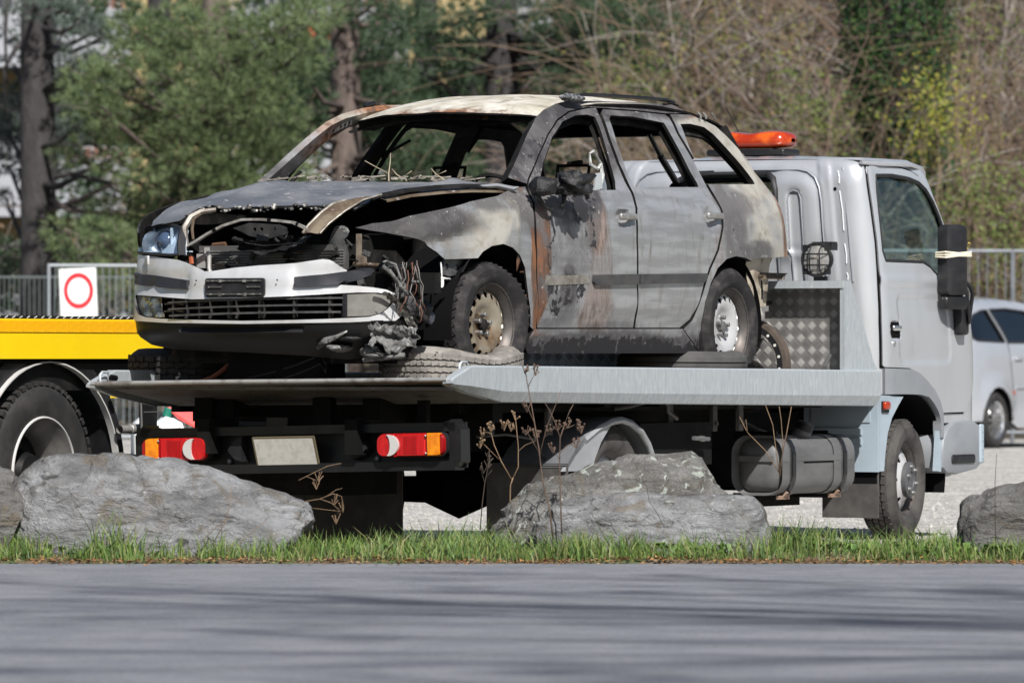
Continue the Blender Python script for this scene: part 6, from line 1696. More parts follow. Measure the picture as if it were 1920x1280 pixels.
# ================================================================= parked silver car beyond the cab
HM_LOC = (5.26, 69.8, 0)
hb = thing('parked_car', 'silver compact car with dark tinted side windows parked beyond the truck cab', 'car', HM_LOC, radians(61))
def build_hatch():
    Wt = [(.2, .0), (.35, .02), (.6, .03), (.95, .0), (1.15, -.04), (1.45, -.17), (1.6, -.26), (1.66, -.4)]
    P = [(-.85, -.22), (-.6, -.06), (-.3, -.01), (0, .0), (2.4, 0), (2.9, -.06), (3.3, -.25)]
    def side(x, z):
        y = -(sinterp(z, Wt) + sinterp(x, P))
        d = hypot(x, z - .31)
        if z > .3: y -= .03 * sstep(.50, .40, d)
        d = hypot(x - 2.62, z - .31)
        if z > .3: y -= .02 * sstep(.50, .40, d)
        return (x, y, z)
    ar = lambda cx: [(cx + .37 * cos(pi - pi * i / 10) * 1.0, .30 + .37 * sin(pi * i / 10)) for i in range(11)]
    top = [(3.32, .42), (3.36, .60), (3.25, .82), (3.0, .95), (2.55, 1.05), (2.25, 1.12), (1.9, 1.36), (1.6, 1.52), (1.2, 1.60), (.6, 1.635), (.0, 1.62), (-.35, 1.58), (-.55, 1.50), (-.66, 1.32), (-.74, 1.05), (-.80, .85), (-.80, .6), (-.74, .42)]
    out = [(-.72, .28)] + ar(0)[0:] + [(.6, .22), (2.1, .22)] + ar(2.62) + [(3.25, .26)] + top
    qw = [(-.40, 1.20), (-.42, 1.27), (-.36, 1.36), (-.20, 1.45), (.05, 1.50), (.20, 1.51), (.36, 1.16), (-.30, 1.175)]
    dw = [(.28, 1.515), (.70, 1.525), (1.15, 1.50), (1.55, 1.41), (1.95, 1.16), (.44, 1.155)]
    for sy in (-1, 1):
        mb = MB(); patch(mb, out, side, .08, [qw, dw], .03, flip=False, mi_in=1, estep=.05)
        if sy > 0: mb.move((0, -1.70 / 2, 0)).mirror().move((0, 1.70 / 2, 0))
        bs = mb.build('body_side', [M_hbs, M_black], hb, 40)
        for w, nm in ((qw, 'quarter_window'), (dw, 'door_window')):
            mb = MB(); patch(mb, w, side, .1, (), .004, off=-.012)
            if sy > 0: mb.move((0, -.85, 0)).mirror().move((0, .85, 0))
            mb.build(nm, [M_glass_dark], bs, 60)
            mb = MB(); r = resample(w, .1); mb.tube([Vector(side(*q)) + Vector((0, -.003, 0)) for q in r + r[:1]], .012, 5, cap=False)
            if sy > 0: mb.move((0, -.85, 0)).mirror().move((0, .85, 0))
            mb.build('window_seal', [M_rubberseal], bs, 60)
    # centre skin over the top
    mb = MB(); pts = [(3.32, .30)] + top + [(-.70, .28)]
    vs = []
    for x, z in pts:
        y0 = side(x, z)[1]
        for k in range(9):
            t = k / 8; vs.append((x + (.10 * (1 - (2 * t - 1)**2) * (1 if x > 2.2 else -1 if x < -.5 else 0)), y0 + (1.70 - 2 * y0) * t, z + .05 * (1 - (2 * t - 1)**2) * (1 if z > 1.2 else .2)))
    mb.add(vs, [(i * 9 + k, (i + 1) * 9 + k, (i + 1) * 9 + k + 1, i * 9 + k + 1) for i in range(len(pts) - 1) for k in range(8)])
    mb.build('body_top', [M_hbs], hb, 40)
    mb = MB(); mb.box((1.3, .85, .30), (3.8, 1.5, .12)); mb.box((1.2, .03, .26), (1.8, .06, .10)); mb.build('sill', [M_black], hb)
    mb = MB(); rbox(mb, (.44, -.02, .60), (.10, .03, .06), .012); mb.build('side_reflector', [mat('dull_red_reflector', (.34, .07, .04), .4)], hb)
    for xs in (.42, 1.75):
        mb = MB(); mb.tube([Vector(side(xs + .04 * (z < .6), z)) + Vector((0, -.001, 0)) for z in (.30, .5, .7, .9, 1.1, 1.16)], .005, 5); mb.build('door_gap', [M_seam], hb, 60)
    mb = MB(); rbox(mb, (.62, side(.62, .98)[1] - .012, .98), (.20, .03, .035), .01); mb.build('door_handle', [M_hbs], hb, 40)
    mb = MB(); mb.tube([Vector(side(x, .66)) + Vector((0, -.006, 0)) for x in (.5, .9, 1.3, 1.7)], .014, 6); mb.build('rubbing_strip', [M_hbs], hb, 60)
    for x in (0, 2.62):
        for y, sy in ((-.02, -1), (1.72, 1)):
            e = bpy.data.objects.new('wheel', None); COL.objects.link(e); e.parent = hb; e.location = (x, y, .31); e.rotation_euler = (0, 0, 0 if sy > 0 else pi)
            t = tyre_mb(.312, .205, .20, 2, 40); t.build('tyre', [M_tyre], e, 30)
            q = MB(); q.lathe([(-.15, .20), (-.02, .19), (.0, .208), (.006, .204), (-.01, .190)][::-1], 36); ri = q.build('rim', [M_chrome], e, 50)
            q = MB(); q.lathe([(-.04, .05), (-.01, .045), (-.005, 0)][::-1], 14); ri2 = q.build('hub_cap', [M_bolt], e, 40)
            for k in range(12):
                a = 2 * pi * k / 12; q = MB(); q.bar((.03 * cos(a), -.022, .03 * sin(a)), (.195 * cos(a), -.012, .195 * sin(a)), .022, .02, (0, 1, 0)); q.build('spoke', [M_chrome], e, 0)
            q = MB(); q.lathe([(-.10, .19), (-.10, 0)][::-1], 20); q.build('brake_disc', [M_seam], e, 0)
            q = MB(); q.lathe([(-.04, .40), (-.30, .40), (-.30, .1)], 20, 'y', a0=-.2, a1=pi + .2); q.build('arch_liner', [M_seam], e, 60)
M_hbs = mat('silver_grey_car_paint', (.47, .49, .53), .26, .35, c2=(.44, .46, .50), scale=2, coat=.8)
build_hatch()
# ================================================================= fences and sign
def bar_fence(name, label, p0, p1, ztop, zbot, gap, rad, rrad, m, group='tubular metal fences at the edge of the lot'):
    p0, p1 = Vector((*p0, 0)), Vector((*p1, 0)); L = (p1 - p0).length; d = (p1 - p0) / L
    f = thing(name, label, 'fence', p0, atan2(d.y, d.x), group)
    q = MB(); q.tube([(0, 0, ztop), (L, 0, ztop)], rrad, 8); q.build('top_rail', [m], f, 60)
    q = MB(); q.tube([(0, 0, zbot + .12), (L, 0, zbot + .12)], rrad, 8); q.build('bottom_rail', [m], f, 60)
    n = int(L / 2.2) + 1
    for i in range(n + 1):
        q = MB(); q.tube([(min(L, i * 2.2), 0, zbot), (min(L, i * 2.2), 0, ztop + .02)], rrad * 1.05, 8); q.build('post', [m], f, 60)
    b0 = None
    k = 1
    while k * gap < L:
        if b0 is None:
            q = MB(); q.tube([(0, 0, zbot + .12), (0, 0, ztop)], rad, 5); b0 = q.build('bar', [m], f, 60); b0.location = (gap, 0, 0)
        else:
            b = b0.copy(); COL.objects.link(b); b.location = (k * gap, 0, 0)
        k += 1
    return f
M_fence = mat('dull_galvanised_tube', (.20, .215, .235), .5, .3, c2=(.14, .15, .165), scale=8)
bar_fence('metal_fence', 'grey tubular fence with thin bars behind the parked silver car', (3.6, 74), (12.6, 74.6), 2.22, .0, .106, .0065, .022, M_fence)
bar_fence('metal_fence', 'pale grey fence section behind the round red sign', (-5.08, 70.2), (-2.6, 70.8), 2.0, .0, .075, .0040, .018, mat('pale_galvanised_tube', (.30, .325, .345), .5, .3))
bar_fence('metal_fence', 'dim low mesh fence beside the cedar trunk at the left', (-9.5, 76.5), (-2.0, 77.0), 1.95, .0, .060, .006, .012, mat('dark_mesh_wire', (.10, .12, .12), .6))
sg = thing('round_sign', 'white board with a red ring hung on the left fence', 'sign', (-4.745, 70.0, 1.70), radians(38))
mb = MB(); mb.box((0, 0, 0), (.48, .012, .53), (0, radians(-3), 0)); mb.build('sign_board', [mat('white_sign_board', (.80, .82, .82), .5)], sg, 0)
mb = MB(); patch(mb, circle(0, .02, .198, 40), lambda u, v: (u, -.0075, v), .05, [circle(0, .02, .142, 32)], .003); mb.build('red_ring', [mat('sign_red', (.68, .02, .03), .45)], sg, 0)
mb = MB()
for k in range(7): mb.box((-.06 + k * .02, -.008, -.19), (.012, .003, .012))
mb.build('fine_print', [mat('grey_print', (.55, .55, .55), .6)], sg, 0)
# ================================================================= boulders
def rock_mat(name, a, b_, c_, lich=(.46, .50, .45), lich_amt=.66, warm=(.16, .13, .09)):
    m, nt, b = new_mat(name)
    v = _vec(nt); vs = _vec(nt, (.8, .8, 1.7))
    n1 = _noise(nt, vs, 3.4, 8, .62, .5); n2 = _noise(nt, v, 13, 7, .68); n3 = _noise(nt, v, 55, 4, .7); n4 = _noise(nt, v, 6.5, 3, .5, .8); n5 = _noise(nt, vs, 15, 6, .66, 1.0)
    c = _mix(nt, a, b_, _ramp(nt, n1, .36, .62)); c = _mix(nt, c, c_, _ramp(nt, n2, .50, .66))
    c = _mix(nt, c, warm, _math(nt, 'MULTIPLY', _ramp(nt, n4, .55, .70), .7))
    c = _mix(nt, c, (.045, .044, .041), _math(nt, 'MULTIPLY', _ramp(nt, n5, .56, .64), _ramp(nt, _noise(nt, v, 2.6, 3, .5), .46, .62, .12, .9)))
    c = _mix(nt, c, lich, _math(nt, 'MULTIPLY', _ramp(nt, _noise(nt, v, 13, 3, .5, 1.0), lich_amt, lich_amt + .03), .85))
    c = _mix(nt, c, tuple(min(.6, q * 1.9) for q in b_), _math(nt, 'MULTIPLY', _ramp(nt, n3, .60, .72), .55))
    nt.links.new(c, b.inputs['Base Color']); b.inputs['Roughness'].default_value = .88
    h = _math(nt, 'ADD', _math(nt, 'MULTIPLY', n5, 1.1), _math(nt, 'ADD', _math(nt, 'MULTIPLY', n2, .8), _math(nt, 'MULTIPLY', n3, .35)))
    bump(nt, b, h, 1., .05)
    return m
def boulder(outline, y, depth, m, label, seed, lean=-.12, amp=.02, tilt=0.):
    # silhouette outline (x, z) at its widest; shrinks towards front and back, weathered by noise
    cx = sum(p[0] for p in outline) / len(outline)
    zb = min(p[1] for p in outline)
    ol = resample(outline, .026)
    n = len(ol); rings = 44
    vs = []
    for i in range(rings + 1):
        t = -1 + 2 * i / rings
        k = (1 - abs(t)**3.4)**.42 if abs(t) < 1 else 0.
        kz = (1 - abs(t)**(2.2 if t < 0 else 3))**.6 if abs(t) < 1 else 0
        for (x, z) in ol:
            X = cx + (x - cx) * (.25 + .75 * k) if k > 0 else cx + (x - cx) * .25
            Z = zb + (z - zb) * kz
            Y = y + t * depth / 2 + lean * (z - zb) * (1 - abs(t))
            q = Vector((X * 2.2 + seed, Y * 2.2, Z * 3.4))
            rg = 1 - abs(noise.noise(q * .9 + Vector((3, 7, 1)))) * 2
            cr = max(0., .10 - abs(noise.noise(q * 1.15 + Vector((1, 2, 9))))) * 9
            d = amp * (rg * 1.3 - .5 - cr * 1.5 + noise.noise(q) * 1.5 + noise.noise(q * 2.7) * .9 + abs(noise.noise(q * 5.5)) * .8 + noise.noise(q * 12) * .3)
            w_ = (Z + .16 * X + .10 * noise.noise(q)) * 11; lay = .018 * (abs(w_ % 1 - .5) - .25) * (.4 + max(0, noise.noise(q * 1.7 + Vector((9, 0, 0)))) * 2.2)
            lay -= .030 * max(0, noise.noise(Vector((X * 5, Y * 5, Z * 16))) - .28)
            dirv = Vector((X - cx, (Y - y) * 1.2, Z - zb - .1)); dirv = dirv.normalized() if dirv.length > .01 else Vector((0, 0, 1))
            pnt = Vector((X, Y, Z)) + dirv * (d + lay * 1.6) * min(1, k + .3)
            vs.append(pnt)
    fs = [(i * n + k, i * n + (k + 1) % n, (i + 1) * n + (k + 1) % n, (i + 1) * n + k) for i in range(rings) for k in range(n)]
    mb = MB(); mb.add(vs, [f if _area(ol) < 0 else f[::-1] for f in fs])
    mb.f.append(tuple(range(n))); mb.m.append(0); mb.f.append(tuple(rings * n + k for k in range(n))[::-1]); mb.m.append(0)
    o = mb.build('boulder', [m], None, 50)
    return tag(o, label, 'boulder', 'boulders along the road verge')
R_grey = rock_mat('grey_layered_rock', (.145, .145, .147), (.32, .325, .335), (.21, .205, .195), lich_amt=.70)
R_lich = rock_mat('lichened_rock', (.145, .14, .13), (.275, .27, .258), (.11, .098, .08), lich_amt=.60)
R_dark = rock_mat('dark_grey_rock', (.10, .097, .09), (.18, .176, .168), (.13, .12, .108), lich_amt=.70)
boulder([(-2.33, .02), (-2.34, .28), (-2.30, .43), (-2.22, .52), (-2.12, .556), (-1.87, .556), (-1.63, .528), (-1.38, .483), (-1.18, .435), (-1.06, .395), (-.945, .345), (-.925, .27), (-.95, .21), (-1.05, .165), (-1.20, .13), (-1.30, .02)], 29.55, .80, R_grey, 'long low grey boulder sloping down to the right at the left end of the verge', 3, amp=.022)
boulder([(-2.75, .02), (-2.72, .40), (-2.55, .49), (-2.40, .50), (-2.29, .46), (-2.24, .34), (-2.30, .18), (-2.22, .02)], 29.40, .55, R_dark, 'small rounded boulder against the left end of the long grey one', 9, amp=.02)
boulder([(-.09, .02), (-.08, .20), (-.02, .34), (.06, .43), (.25, .470), (.47, .510), (.67, .538), (.82, .548), (.875, .53), (.915, .45), (.97, .38), (1.08, .30), (1.14, .02)], 29.85, .70, R_lich, 'tall peaked boulder with pale lichen in the middle of the verge', 17, amp=.020)
boulder([(.02, .02), (.10, .22), (.20, .34), (.36, .385), (.62, .38), (.88, .375), (1.08, .372), (1.15, .345), (1.20, .25), (1.23, .02)], 29.50, .46, R_grey, 'flat grey slab boulder leaning in front of the peaked one', 29, amp=.014)
boulder([(2.07, .02), (2.07, .26), (2.10, .335), (2.19, .385), (2.33, .425), (2.55, .45), (2.8, .40), (2.95, .02)], 29.60, .60, R_dark, 'dark boulder cut by the right edge of the view', 41, amp=.02)
# ================================================================= grass, leaf litter
def grass():
    random.seed(2)
    m, nt, b = new_mat('grass_blades')
    at = nt.nodes.new('ShaderNodeAttribute'); at.attribute_name = 'tint'
    nt.links.new(at.outputs['Color'], b.inputs['Base Color']); b.inputs['Roughness'].default_value = .6
    b.inputs['Subsurface Weight'].default_value = 0
    vs = []; fs = []; col = []
    def blade(x, y, h, w, c, bend=None):
        a = rnd(0, 2 * pi); dx, dy = cos(a), sin(a)
        bd = h * rnd(.1, .7) if bend is None else bend
        a2 = rnd(0, 2 * pi)
        z = verge_z(x, y) - .005
        o = len(vs)
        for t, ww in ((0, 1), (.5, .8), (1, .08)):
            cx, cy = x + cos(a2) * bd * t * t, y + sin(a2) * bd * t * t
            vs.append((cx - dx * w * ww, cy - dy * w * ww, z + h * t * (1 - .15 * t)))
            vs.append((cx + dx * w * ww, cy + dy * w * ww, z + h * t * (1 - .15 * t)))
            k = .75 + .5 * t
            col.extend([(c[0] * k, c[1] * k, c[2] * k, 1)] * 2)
        fs.append((o, o + 1, o + 3, o + 2)); fs.append((o + 2, o + 3, o + 5, o + 4))
    G = [(.06, .12, .02), (.10, .17, .028), (.14, .20, .045), (.055, .10, .025), (.19, .20, .075), (.24, .20, .10)]
    for i in range(30000):
        x = rnd(-2.9, 2.9) if i % 5 else rnd(-9, 9)
        y = 28.92 + 1.75 * random.random()**2.1
        d = noise.noise((x * 1.8, y * 1.8, 1)) + .6 * noise.noise((x * 5, y * 5, 4))
        if d < -.12 and random.random() < .8: continue
        if y < 29.0 and random.random() < .6: continue
        h = (.022 + .070 * random.random()**1.5 * (1 + d * 1.3)) * (1.15 + .2 * sstep(29.0, 29.4, y))
        blade(x, y, h, rnd(.0018, .0036), random.choice(G[:5] if random.random() < .9 else G))
    for cx, n, hh, cy in ((-1.83, 55, .27, 29.08), (-1.72, 30, .18, 29.08), (-2.2, 30, .18, 29.06), (-1.55, 25, .16, 29.05), (-1.35, 25, .13, 29.1), (.33, 60, .16, 29.2), (.55, 50, .15, 29.2), (-.05, 60, .15, 29.25), (.8, 40, .14, 29.2), (1.28, 70, .24, 29.35), (1.20, 50, .17, 29.3), (1.42, 60, .20, 29.4), (1.0, 50, .15, 29.2), (-.75, 50, .12, 29.3), (1.62, 40, .12, 29.3), (2.0, 50, .14, 29.35), (2.25, 60, .13, 29.25), (-.3, 50, .12, 29.3), (-2.4, 60, .14, 29.1), (.15, 30, .13, 29.2)) + tuple((rnd(-2.4, 2.6), int(rnd(18, 50)), rnd(.09, .17), rnd(28.98, 29.14)) for _ in range(46)):
        for k in range(n): blade(cx + random.gauss(0, .05), cy + random.gauss(0, .05), hh * rnd(.45, 1.05), rnd(.002, .0038), random.choice(G[:5]), hh * rnd(.05, .45))
    # broad low leaves among the grass
    for i in range(2600):
        x = rnd(-2.9, 2.9); y = rnd(29.05, 29.6); z = verge_z(x, y)
        if noise.noise((x * 2.2 + 5, y * 2, 3)) < 0: continue
        a = rnd(0, 2 * pi); L = rnd(.018, .045); w = L * .4; h = rnd(.01, .06); o = len(vs)
        c = random.choice([(.07, .14, .02), (.10, .18, .03), (.05, .10, .02)])
        vs.extend([(x, y, z + h * .4), (x + L * .5 * cos(a) - w * sin(a), y + L * .5 * sin(a) + w * cos(a), z + h), (x + L * cos(a), y + L * sin(a), z + h * .9), (x + L * .5 * cos(a) + w * sin(a), y + L * .5 * sin(a) - w * cos(a), z + h)])
        col.extend([(*c, 1)] * 4); fs.append((o, o + 1, o + 2, o + 3))
    mb = MB(); mb.v = vs; mb.f = fs; mb.m = [0] * len(fs)
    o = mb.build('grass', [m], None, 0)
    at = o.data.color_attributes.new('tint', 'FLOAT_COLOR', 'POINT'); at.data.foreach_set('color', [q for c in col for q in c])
    o['kind'] = 'stuff'
    tag(o, 'short green grass growing along the verge between road and boulders', 'grass')
    # leaf litter at the road edge and loose stones
    vs = []; fs = []; col = []
    LC = [(.22, .10, .035), (.30, .15, .06), (.16, .08, .04), (.36, .24, .12), (.10, .06, .04), (.42, .20, .06), (.25, .17, .10)]
    for i in range(3600):
        x = rnd(-2.9, 2.9); y = 28.80 + abs(random.gauss(0, .05 + .16 * max(0, .4 + noise.noise((x * 1.4, 3, 1))))) - (.05 * max(0, noise.noise((x * 2.3, 8, 1)))) if i % 7 else rnd(28.5, 29.5)
        z = max(verge_z(x, y), ROAD_Z if y < 28.86 else 0) + rnd(.002, .014)
        if y < 28.8: z = ROAD_Z + .003
        a = rnd(0, 2 * pi); L = rnd(.008, .026); w = L * rnd(.3, .55); t = rnd(-.3, .5) * L; o = len(vs)
        c = random.choice(LC)
        vs.extend([(x, y, z), (x + L * .5 * cos(a) - w * sin(a), y + L * .5 * sin(a) + w * cos(a), z + abs(t)), (x + L * cos(a), y + L * sin(a), z + .004), (x + L * .5 * cos(a) + w * sin(a), y + L * .5 * sin(a) - w * cos(a), z + .002)])
        col.extend([(*c, 1)] * 4); fs.append((o, o + 1, o + 2, o + 3))
    mb = MB(); mb.v = vs; mb.f = fs; mb.m = [0] * len(fs)
    o = mb.build('leaf_litter', [m], None, 0)
    at = o.data.color_attributes.new('tint', 'FLOAT_COLOR', 'POINT'); at.data.foreach_set('color', [q for c in col for q in c])
    o['kind'] = 'stuff'; tag(o, 'orange brown dead leaves scattered along the edge of the road', 'leaves')
    # gravel stones on the lot
    random.seed(8)
    mb = MB()
    for i in range(9000):
        y = 31.3 + 16 * random.random()**1.8; x = rnd(-.26, .26) * y * .5 + (0 if i % 2 else 2.2); r = rnd(.006, .020); z = lot_z(x, y)
        o_ = len(mb.v)
        q = [(r * rnd(.7, 1.2), 0, 0), (0, r * rnd(.7, 1.2), 0), (-r * rnd(.7, 1.2), 0, 0), (0, -r * rnd(.7, 1.2), 0)]
        mb.v += [(x + a, y + b_, z - .002) for a, b_, c in q] + [(x + rnd(-.3, .3) * r, y + rnd(-.3, .3) * r, z + r * rnd(.5, 1.0))]
        mb.f += [(o_ + k, o_ + (k + 1) % 4, o_ + 4) for k in range(4)]; mb.m += [0] * 4
    o = mb.build('loose_gravel', [mat('loose_pale_stones', (.42, .40, .37), .9, c2=(.28, .265, .25), scale=9, c3=(.55, .54, .52), scale3=14)], None, 0); o['kind'] = 'stuff'
    tag(o, 'loose pale stones lying on the gravel lot', 'gravel')
grass()
# ================================================================= dry weeds
M_stalk = mat('dry_brown_stalk', (.13, .085, .06), .85, c2=(.07, .045, .035), scale=20)
M_stalk_tan = mat('tan_dry_stalk', (.23, .155, .09), .85, c2=(.14, .09, .055), scale=20)
def weed(label, stems, m, heads=(), y=29.3, hr=.009):
    # stems: polylines of (x, z, r); each its own branch
    o = thing('dry_weed', label, 'weed', (stems[0][0][0], y, stems[0][0][1]), 0, 'dry weed stalks on the verge')
    x0, z0 = stems[0][0][:2]
    random.seed(int(abs(x0) * 1000) + 1)
    for i, st in enumerate(stems):
        mb = MB(); dy = 0.
        pts = []
        for k, (x, z, r) in enumerate(st):
            pts.append((x - x0, dy + (rnd(-.02, .02) if k else 0), z - z0))
        # soften with midpoints
        mb.tube(pts, [q[2] * .62 for q in st], 5); mb.build('stem' if i == 0 else 'side_stem', [m], o, 180)
    if heads:
        mb = MB()
        for (x, z) in heads:
            for k in range(7):
                c = (x - x0 + rnd(-.02, .02), rnd(-.02, .02), z - z0 + rnd(-.015, .02)); r = hr * rnd(.35, .75)
                mb.sphere(c, r, 5, 4)
                mb.tube([(x - x0, 0, z - z0 - .03), c], .0018, 4, cap=False)
        hd = mb.build('seed_heads', [m], o, 180); hd['kind'] = 'stuff'
    return o
def W_(px, py, D=29.3): return ((px - 960) / 12000 * D, 1.02 - (py - 665) / 12000 * D)
def st(pts, r0, r1, D=29.3):
    n = len(pts); return [(*W_(*p, D), r0 + (r1 - r0) * i / (n - 1)) for i, p in enumerate(pts)]
weed('forked tan weed with seed heads left of the peaked boulder', [st([(953, 1010), (956, 960), (957, 915), (962, 900)], .006, .005), st([(960, 905), (940, 870), (926, 838), (920, 815), (905, 812)], .005, .0025), st([(960, 905), (972, 880), (972, 840), (968, 800), (966, 780)], .005, .0025), st([(940, 870), (915, 845), (900, 830)], .003, .002), st([(972, 850), (985, 838), (1005, 830)], .003, .002), st([(968, 810), (958, 795), (945, 800)], .0025, .0015)], M_stalk_tan, [W_(903, 812), W_(899, 832), W_(966, 778), W_(958, 800), W_(920, 800), W_(945, 798)], 29.95)
weed('tallest brown weed reaching up past the truck bed', [st([(1037, 1012), (1030, 950), (1017, 900), (1010, 840), (1000, 780), (990, 725), (984, 690)], .0065, .0035), st([(1012, 850), (1025, 800), (1040, 762), (1052, 730)], .004, .002), st([(1003, 795), (992, 770), (985, 752)], .003, .0018), st([(990, 725), (1000, 705), (1003, 690)], .003, .0015), st([(1020, 820), (1035, 805), (1045, 800)], .003, .0015), st([(1012, 850), (995, 820), (985, 805)], .003, .0015)], M_stalk, [W_(984, 688), W_(1003, 692), W_(1005, 812), W_(1030, 800), W_(1045, 795), W_(986, 803), W_(988, 760)], 29.2)
weed('slim straight brown weed with spreading forks beside the tallest one', [st([(1053, 1000), (1051, 930), (1049, 870), (1050, 820), (1060, 790)], .0055, .004), st([(1060, 790), (1068, 770), (1075, 757)], .004, .002), st([(1050, 820), (1040, 790), (1030, 768), (1022, 756)], .004, .002), st([(1055, 805), (1068, 800), (1080, 795), (1090, 800)], .003, .0018), st([(1049, 850), (1062, 835), (1080, 828)], .003, .0018), st([(1049, 860), (1035, 840)], .003, .0018)], M_stalk, [W_(1090, 800), W_(1080, 828), W_(1082, 795), W_(1064, 790), W_(1036, 838)], 29.25)
weed('short dark weed in front of the truck\'s shadow', [st([(899, 1000), (903, 950), (908, 910), (914, 880), (918, 855)], .0045, .002), st([(908, 910), (900, 885), (902, 870)], .003, .0015), st([(910, 900), (922, 885)], .0025, .0015)], mat('dark_dry_stalk', (.06, .045, .035), .9), [W_(905, 880), W_(914, 870), W_(917, 858)], 29.9, .006)
weed('bare thin stem bending across the flat slab boulder', [st([(1243, 985), (1230, 960), (1214, 935), (1210, 910), (1195, 880), (1182, 855)], .0022, .0018)], mat('dark_dry_stalk', (.06, .045, .035), .9), (), 29.0)
weed('cluster of thin tan sticks in front of the fuel tank', [st([(1478, 900), (1470, 850), (1464, 800), (1450, 762)], .004, .0025), st([(1478, 900), (1484, 840), (1480, 790), (1476, 765)], .004, .0025), st([(1478, 880), (1490, 820), (1500, 765)], .004, .0025), st([(1478, 895), (1450, 850), (1415, 815), (1400, 785)], .004, .0025), st([(1415, 815), (1412, 790)], .003, .002)], M_stalk_tan, (), 30.2)
weed('drooping tan sprig beside the right tip of the long grey boulder', [st([(560, 900), (590, 885), (615, 873), (640, 868)], .003, .002, 29.4), st([(575, 893), (592, 900), (596, 915)], .002, .0015, 29.4)], M_stalk_tan, [W_(593, 905, 29.4), W_(597, 890, 29.4)], 29.4, .005)
weed('curly tan sprig sticking out beyond the long grey boulder', [st([(570, 940), (600, 935), (625, 925), (640, 930), (645, 950)], .0035, .002, 29.4), st([(600, 935), (620, 942), (636, 955), (630, 970)], .003, .0015, 29.4), st([(585, 952), (610, 955), (640, 958)], .0025, .0015, 29.4), st([(612, 930), (630, 918), (642, 915)], .0025, .0015, 29.4)], M_stalk_tan, [W_(630, 970, 29.4), W_(643, 948, 29.4), W_(626, 935, 29.4)], 29.4, .005)
weed('tan leaning stems crossing in front of the long grey boulder', [st([(405, 1015), (425, 980), (436, 945), (440, 905)], .003, .0018), st([(385, 1010), (420, 975), (438, 968)], .0025, .0018), st([(440, 1030), (470, 1000), (505, 970)], .002, .0018)], M_stalk_tan, (), 29.02)
weed('dark upright stem in front of the right edge boulder', [st([(1860, 1010), (1860, 950), (1859, 900), (1862, 850)], .003, .002)], mat('dark_dry_stalk', (.06, .045, .035), .9), (), 29.1)
# ================================================================= bank and far ground
def bank_z(x, y):
    e = sstep(78, 112, y)
    return .02 + e * (1.2 + 8.5 * sstep(-2.5, 4, x)) + .25 * noise.noise((x * .3, y * .3, 0)) * e
sheet('bank', mat('bank_soil', (.06, .047, .036), .95, c2=(.04, .045, .022), scale=.9, c3=(.10, .075, .05), scale3=3.2, lo3=.5, hi3=.62, bmp=.8, bscale=6, bdist=.1), -70, 70, 77.5, 175, 90, 60, lambda x, y: bank_z(x, y))
# ---- building behind the conifers
bd = thing('apartment_building', 'ochre apartment block with white balconies glimpsed between the conifers', 'building', (-5.5, 118, 0), 0)
def build_house():
    och = mat('ochre_render', (.40, .31, .16), .8, c2=(.34, .26, .13), scale=.8); whi = mat('white_balcony_render', (.33, .34, .37), .7); dk = mat('dark_window_opening', (.05, .052, .06), .3); br = mat('brown_shutter', (.20, .10, .075), .7); gr = mat('grey_render', (.36, .36, .38), .8)
    mb = MB(); mb.box((0, 5, 7), (20, 8, 18)); mb.build('wall', [och], bd, 0)
    for fl in range(4):
        z = .9 + fl * 2.75
        for x0, w in ((-3.3, 3.6), (1.9, 3.4), (6.6, 3.0), (-8, 3.2)):
            mb = MB(); mb.box((x0, .35, z), (w, 1.5, .18)); bl = mb.build('balcony', [whi], bd, 0)
            mb = MB(); mb.box((x0, -.36, z + .55), (w, .10, .85)); mb.build('parapet', [whi], bl, 0)
            mb = MB()
            for k in range(int(w / .16)): mb.box((x0 - w / 2 + k * .16, -.30, z + 1.08), (.03, .03, .25))
            mb.box((x0, -.30, z + 1.2), (w, .05, .05)); mb.build('railing', [gr], bl, 0)
            mb = MB(); mb.box((x0, .97, z + 1.2), (w * .8, .05, 2.1)); wi = mb.build('window', [dk], bd, 0)
            mb = MB(); mb.box((x0 + w * .34, .92, z + 1.2), (w * .2, .05, 2.1)); mb.build('shutter', [br], wi, 0)
            mb = MB(); mb.box((x0 - w * .1, .93, z + 1.2), (.07, .03, 2.1)); mb.build('frame', [whi], wi, 0)
    mb = MB(); mb.box((2.2, -.40, 6.95), (1.0, .08, .35)); mb.build('awning', [mat('red_awning', (.55, .07, .03), .8)], bd, 0)
    mb = MB(); mb.box((-5.2, .8, 7), (.35, .3, 18)); mb.build('downpipe_column', [gr], bd, 0)
build_house()
# ================================================================= trees
def leaf_mat(name, cols, rough=.6, trans=.25):
    m, nt, b = new_mat(name)
    g = nt.nodes.new('ShaderNodeNewGeometry')
    r = nt.nodes.new('ShaderNodeValToRGB'); r.color_ramp.interpolation = 'LINEAR'
    n = len(cols)
    while len(r.color_ramp.elements) < n: r.color_ramp.elements.new(.5)
    for i, c in enumerate(cols):
        r.color_ramp.elements[i].position = i / (n - 1); r.color_ramp.elements[i].color = (*c, 1)
    nt.links.new(g.outputs['Random Per Island'], r.inputs[0])
    nt.links.new(r.outputs[0], b.inputs['Base Color']); b.inputs['Roughness'].default_value = rough
    out = [q for q in nt.nodes if q.type == 'OUTPUT_MATERIAL'][0]
    tr = nt.nodes.new('ShaderNodeBsdfTranslucent'); nt.links.new(r.outputs[0], tr.inputs[0])
    mx = nt.nodes.new('ShaderNodeMixShader'); mx.inputs[0].default_value = trans
    nt.links.new(b.outputs[0], mx.inputs[1]); nt.links.new(tr.outputs[0], mx.inputs[2]); nt.links.new(mx.outputs[0], out.inputs[0])
    return m
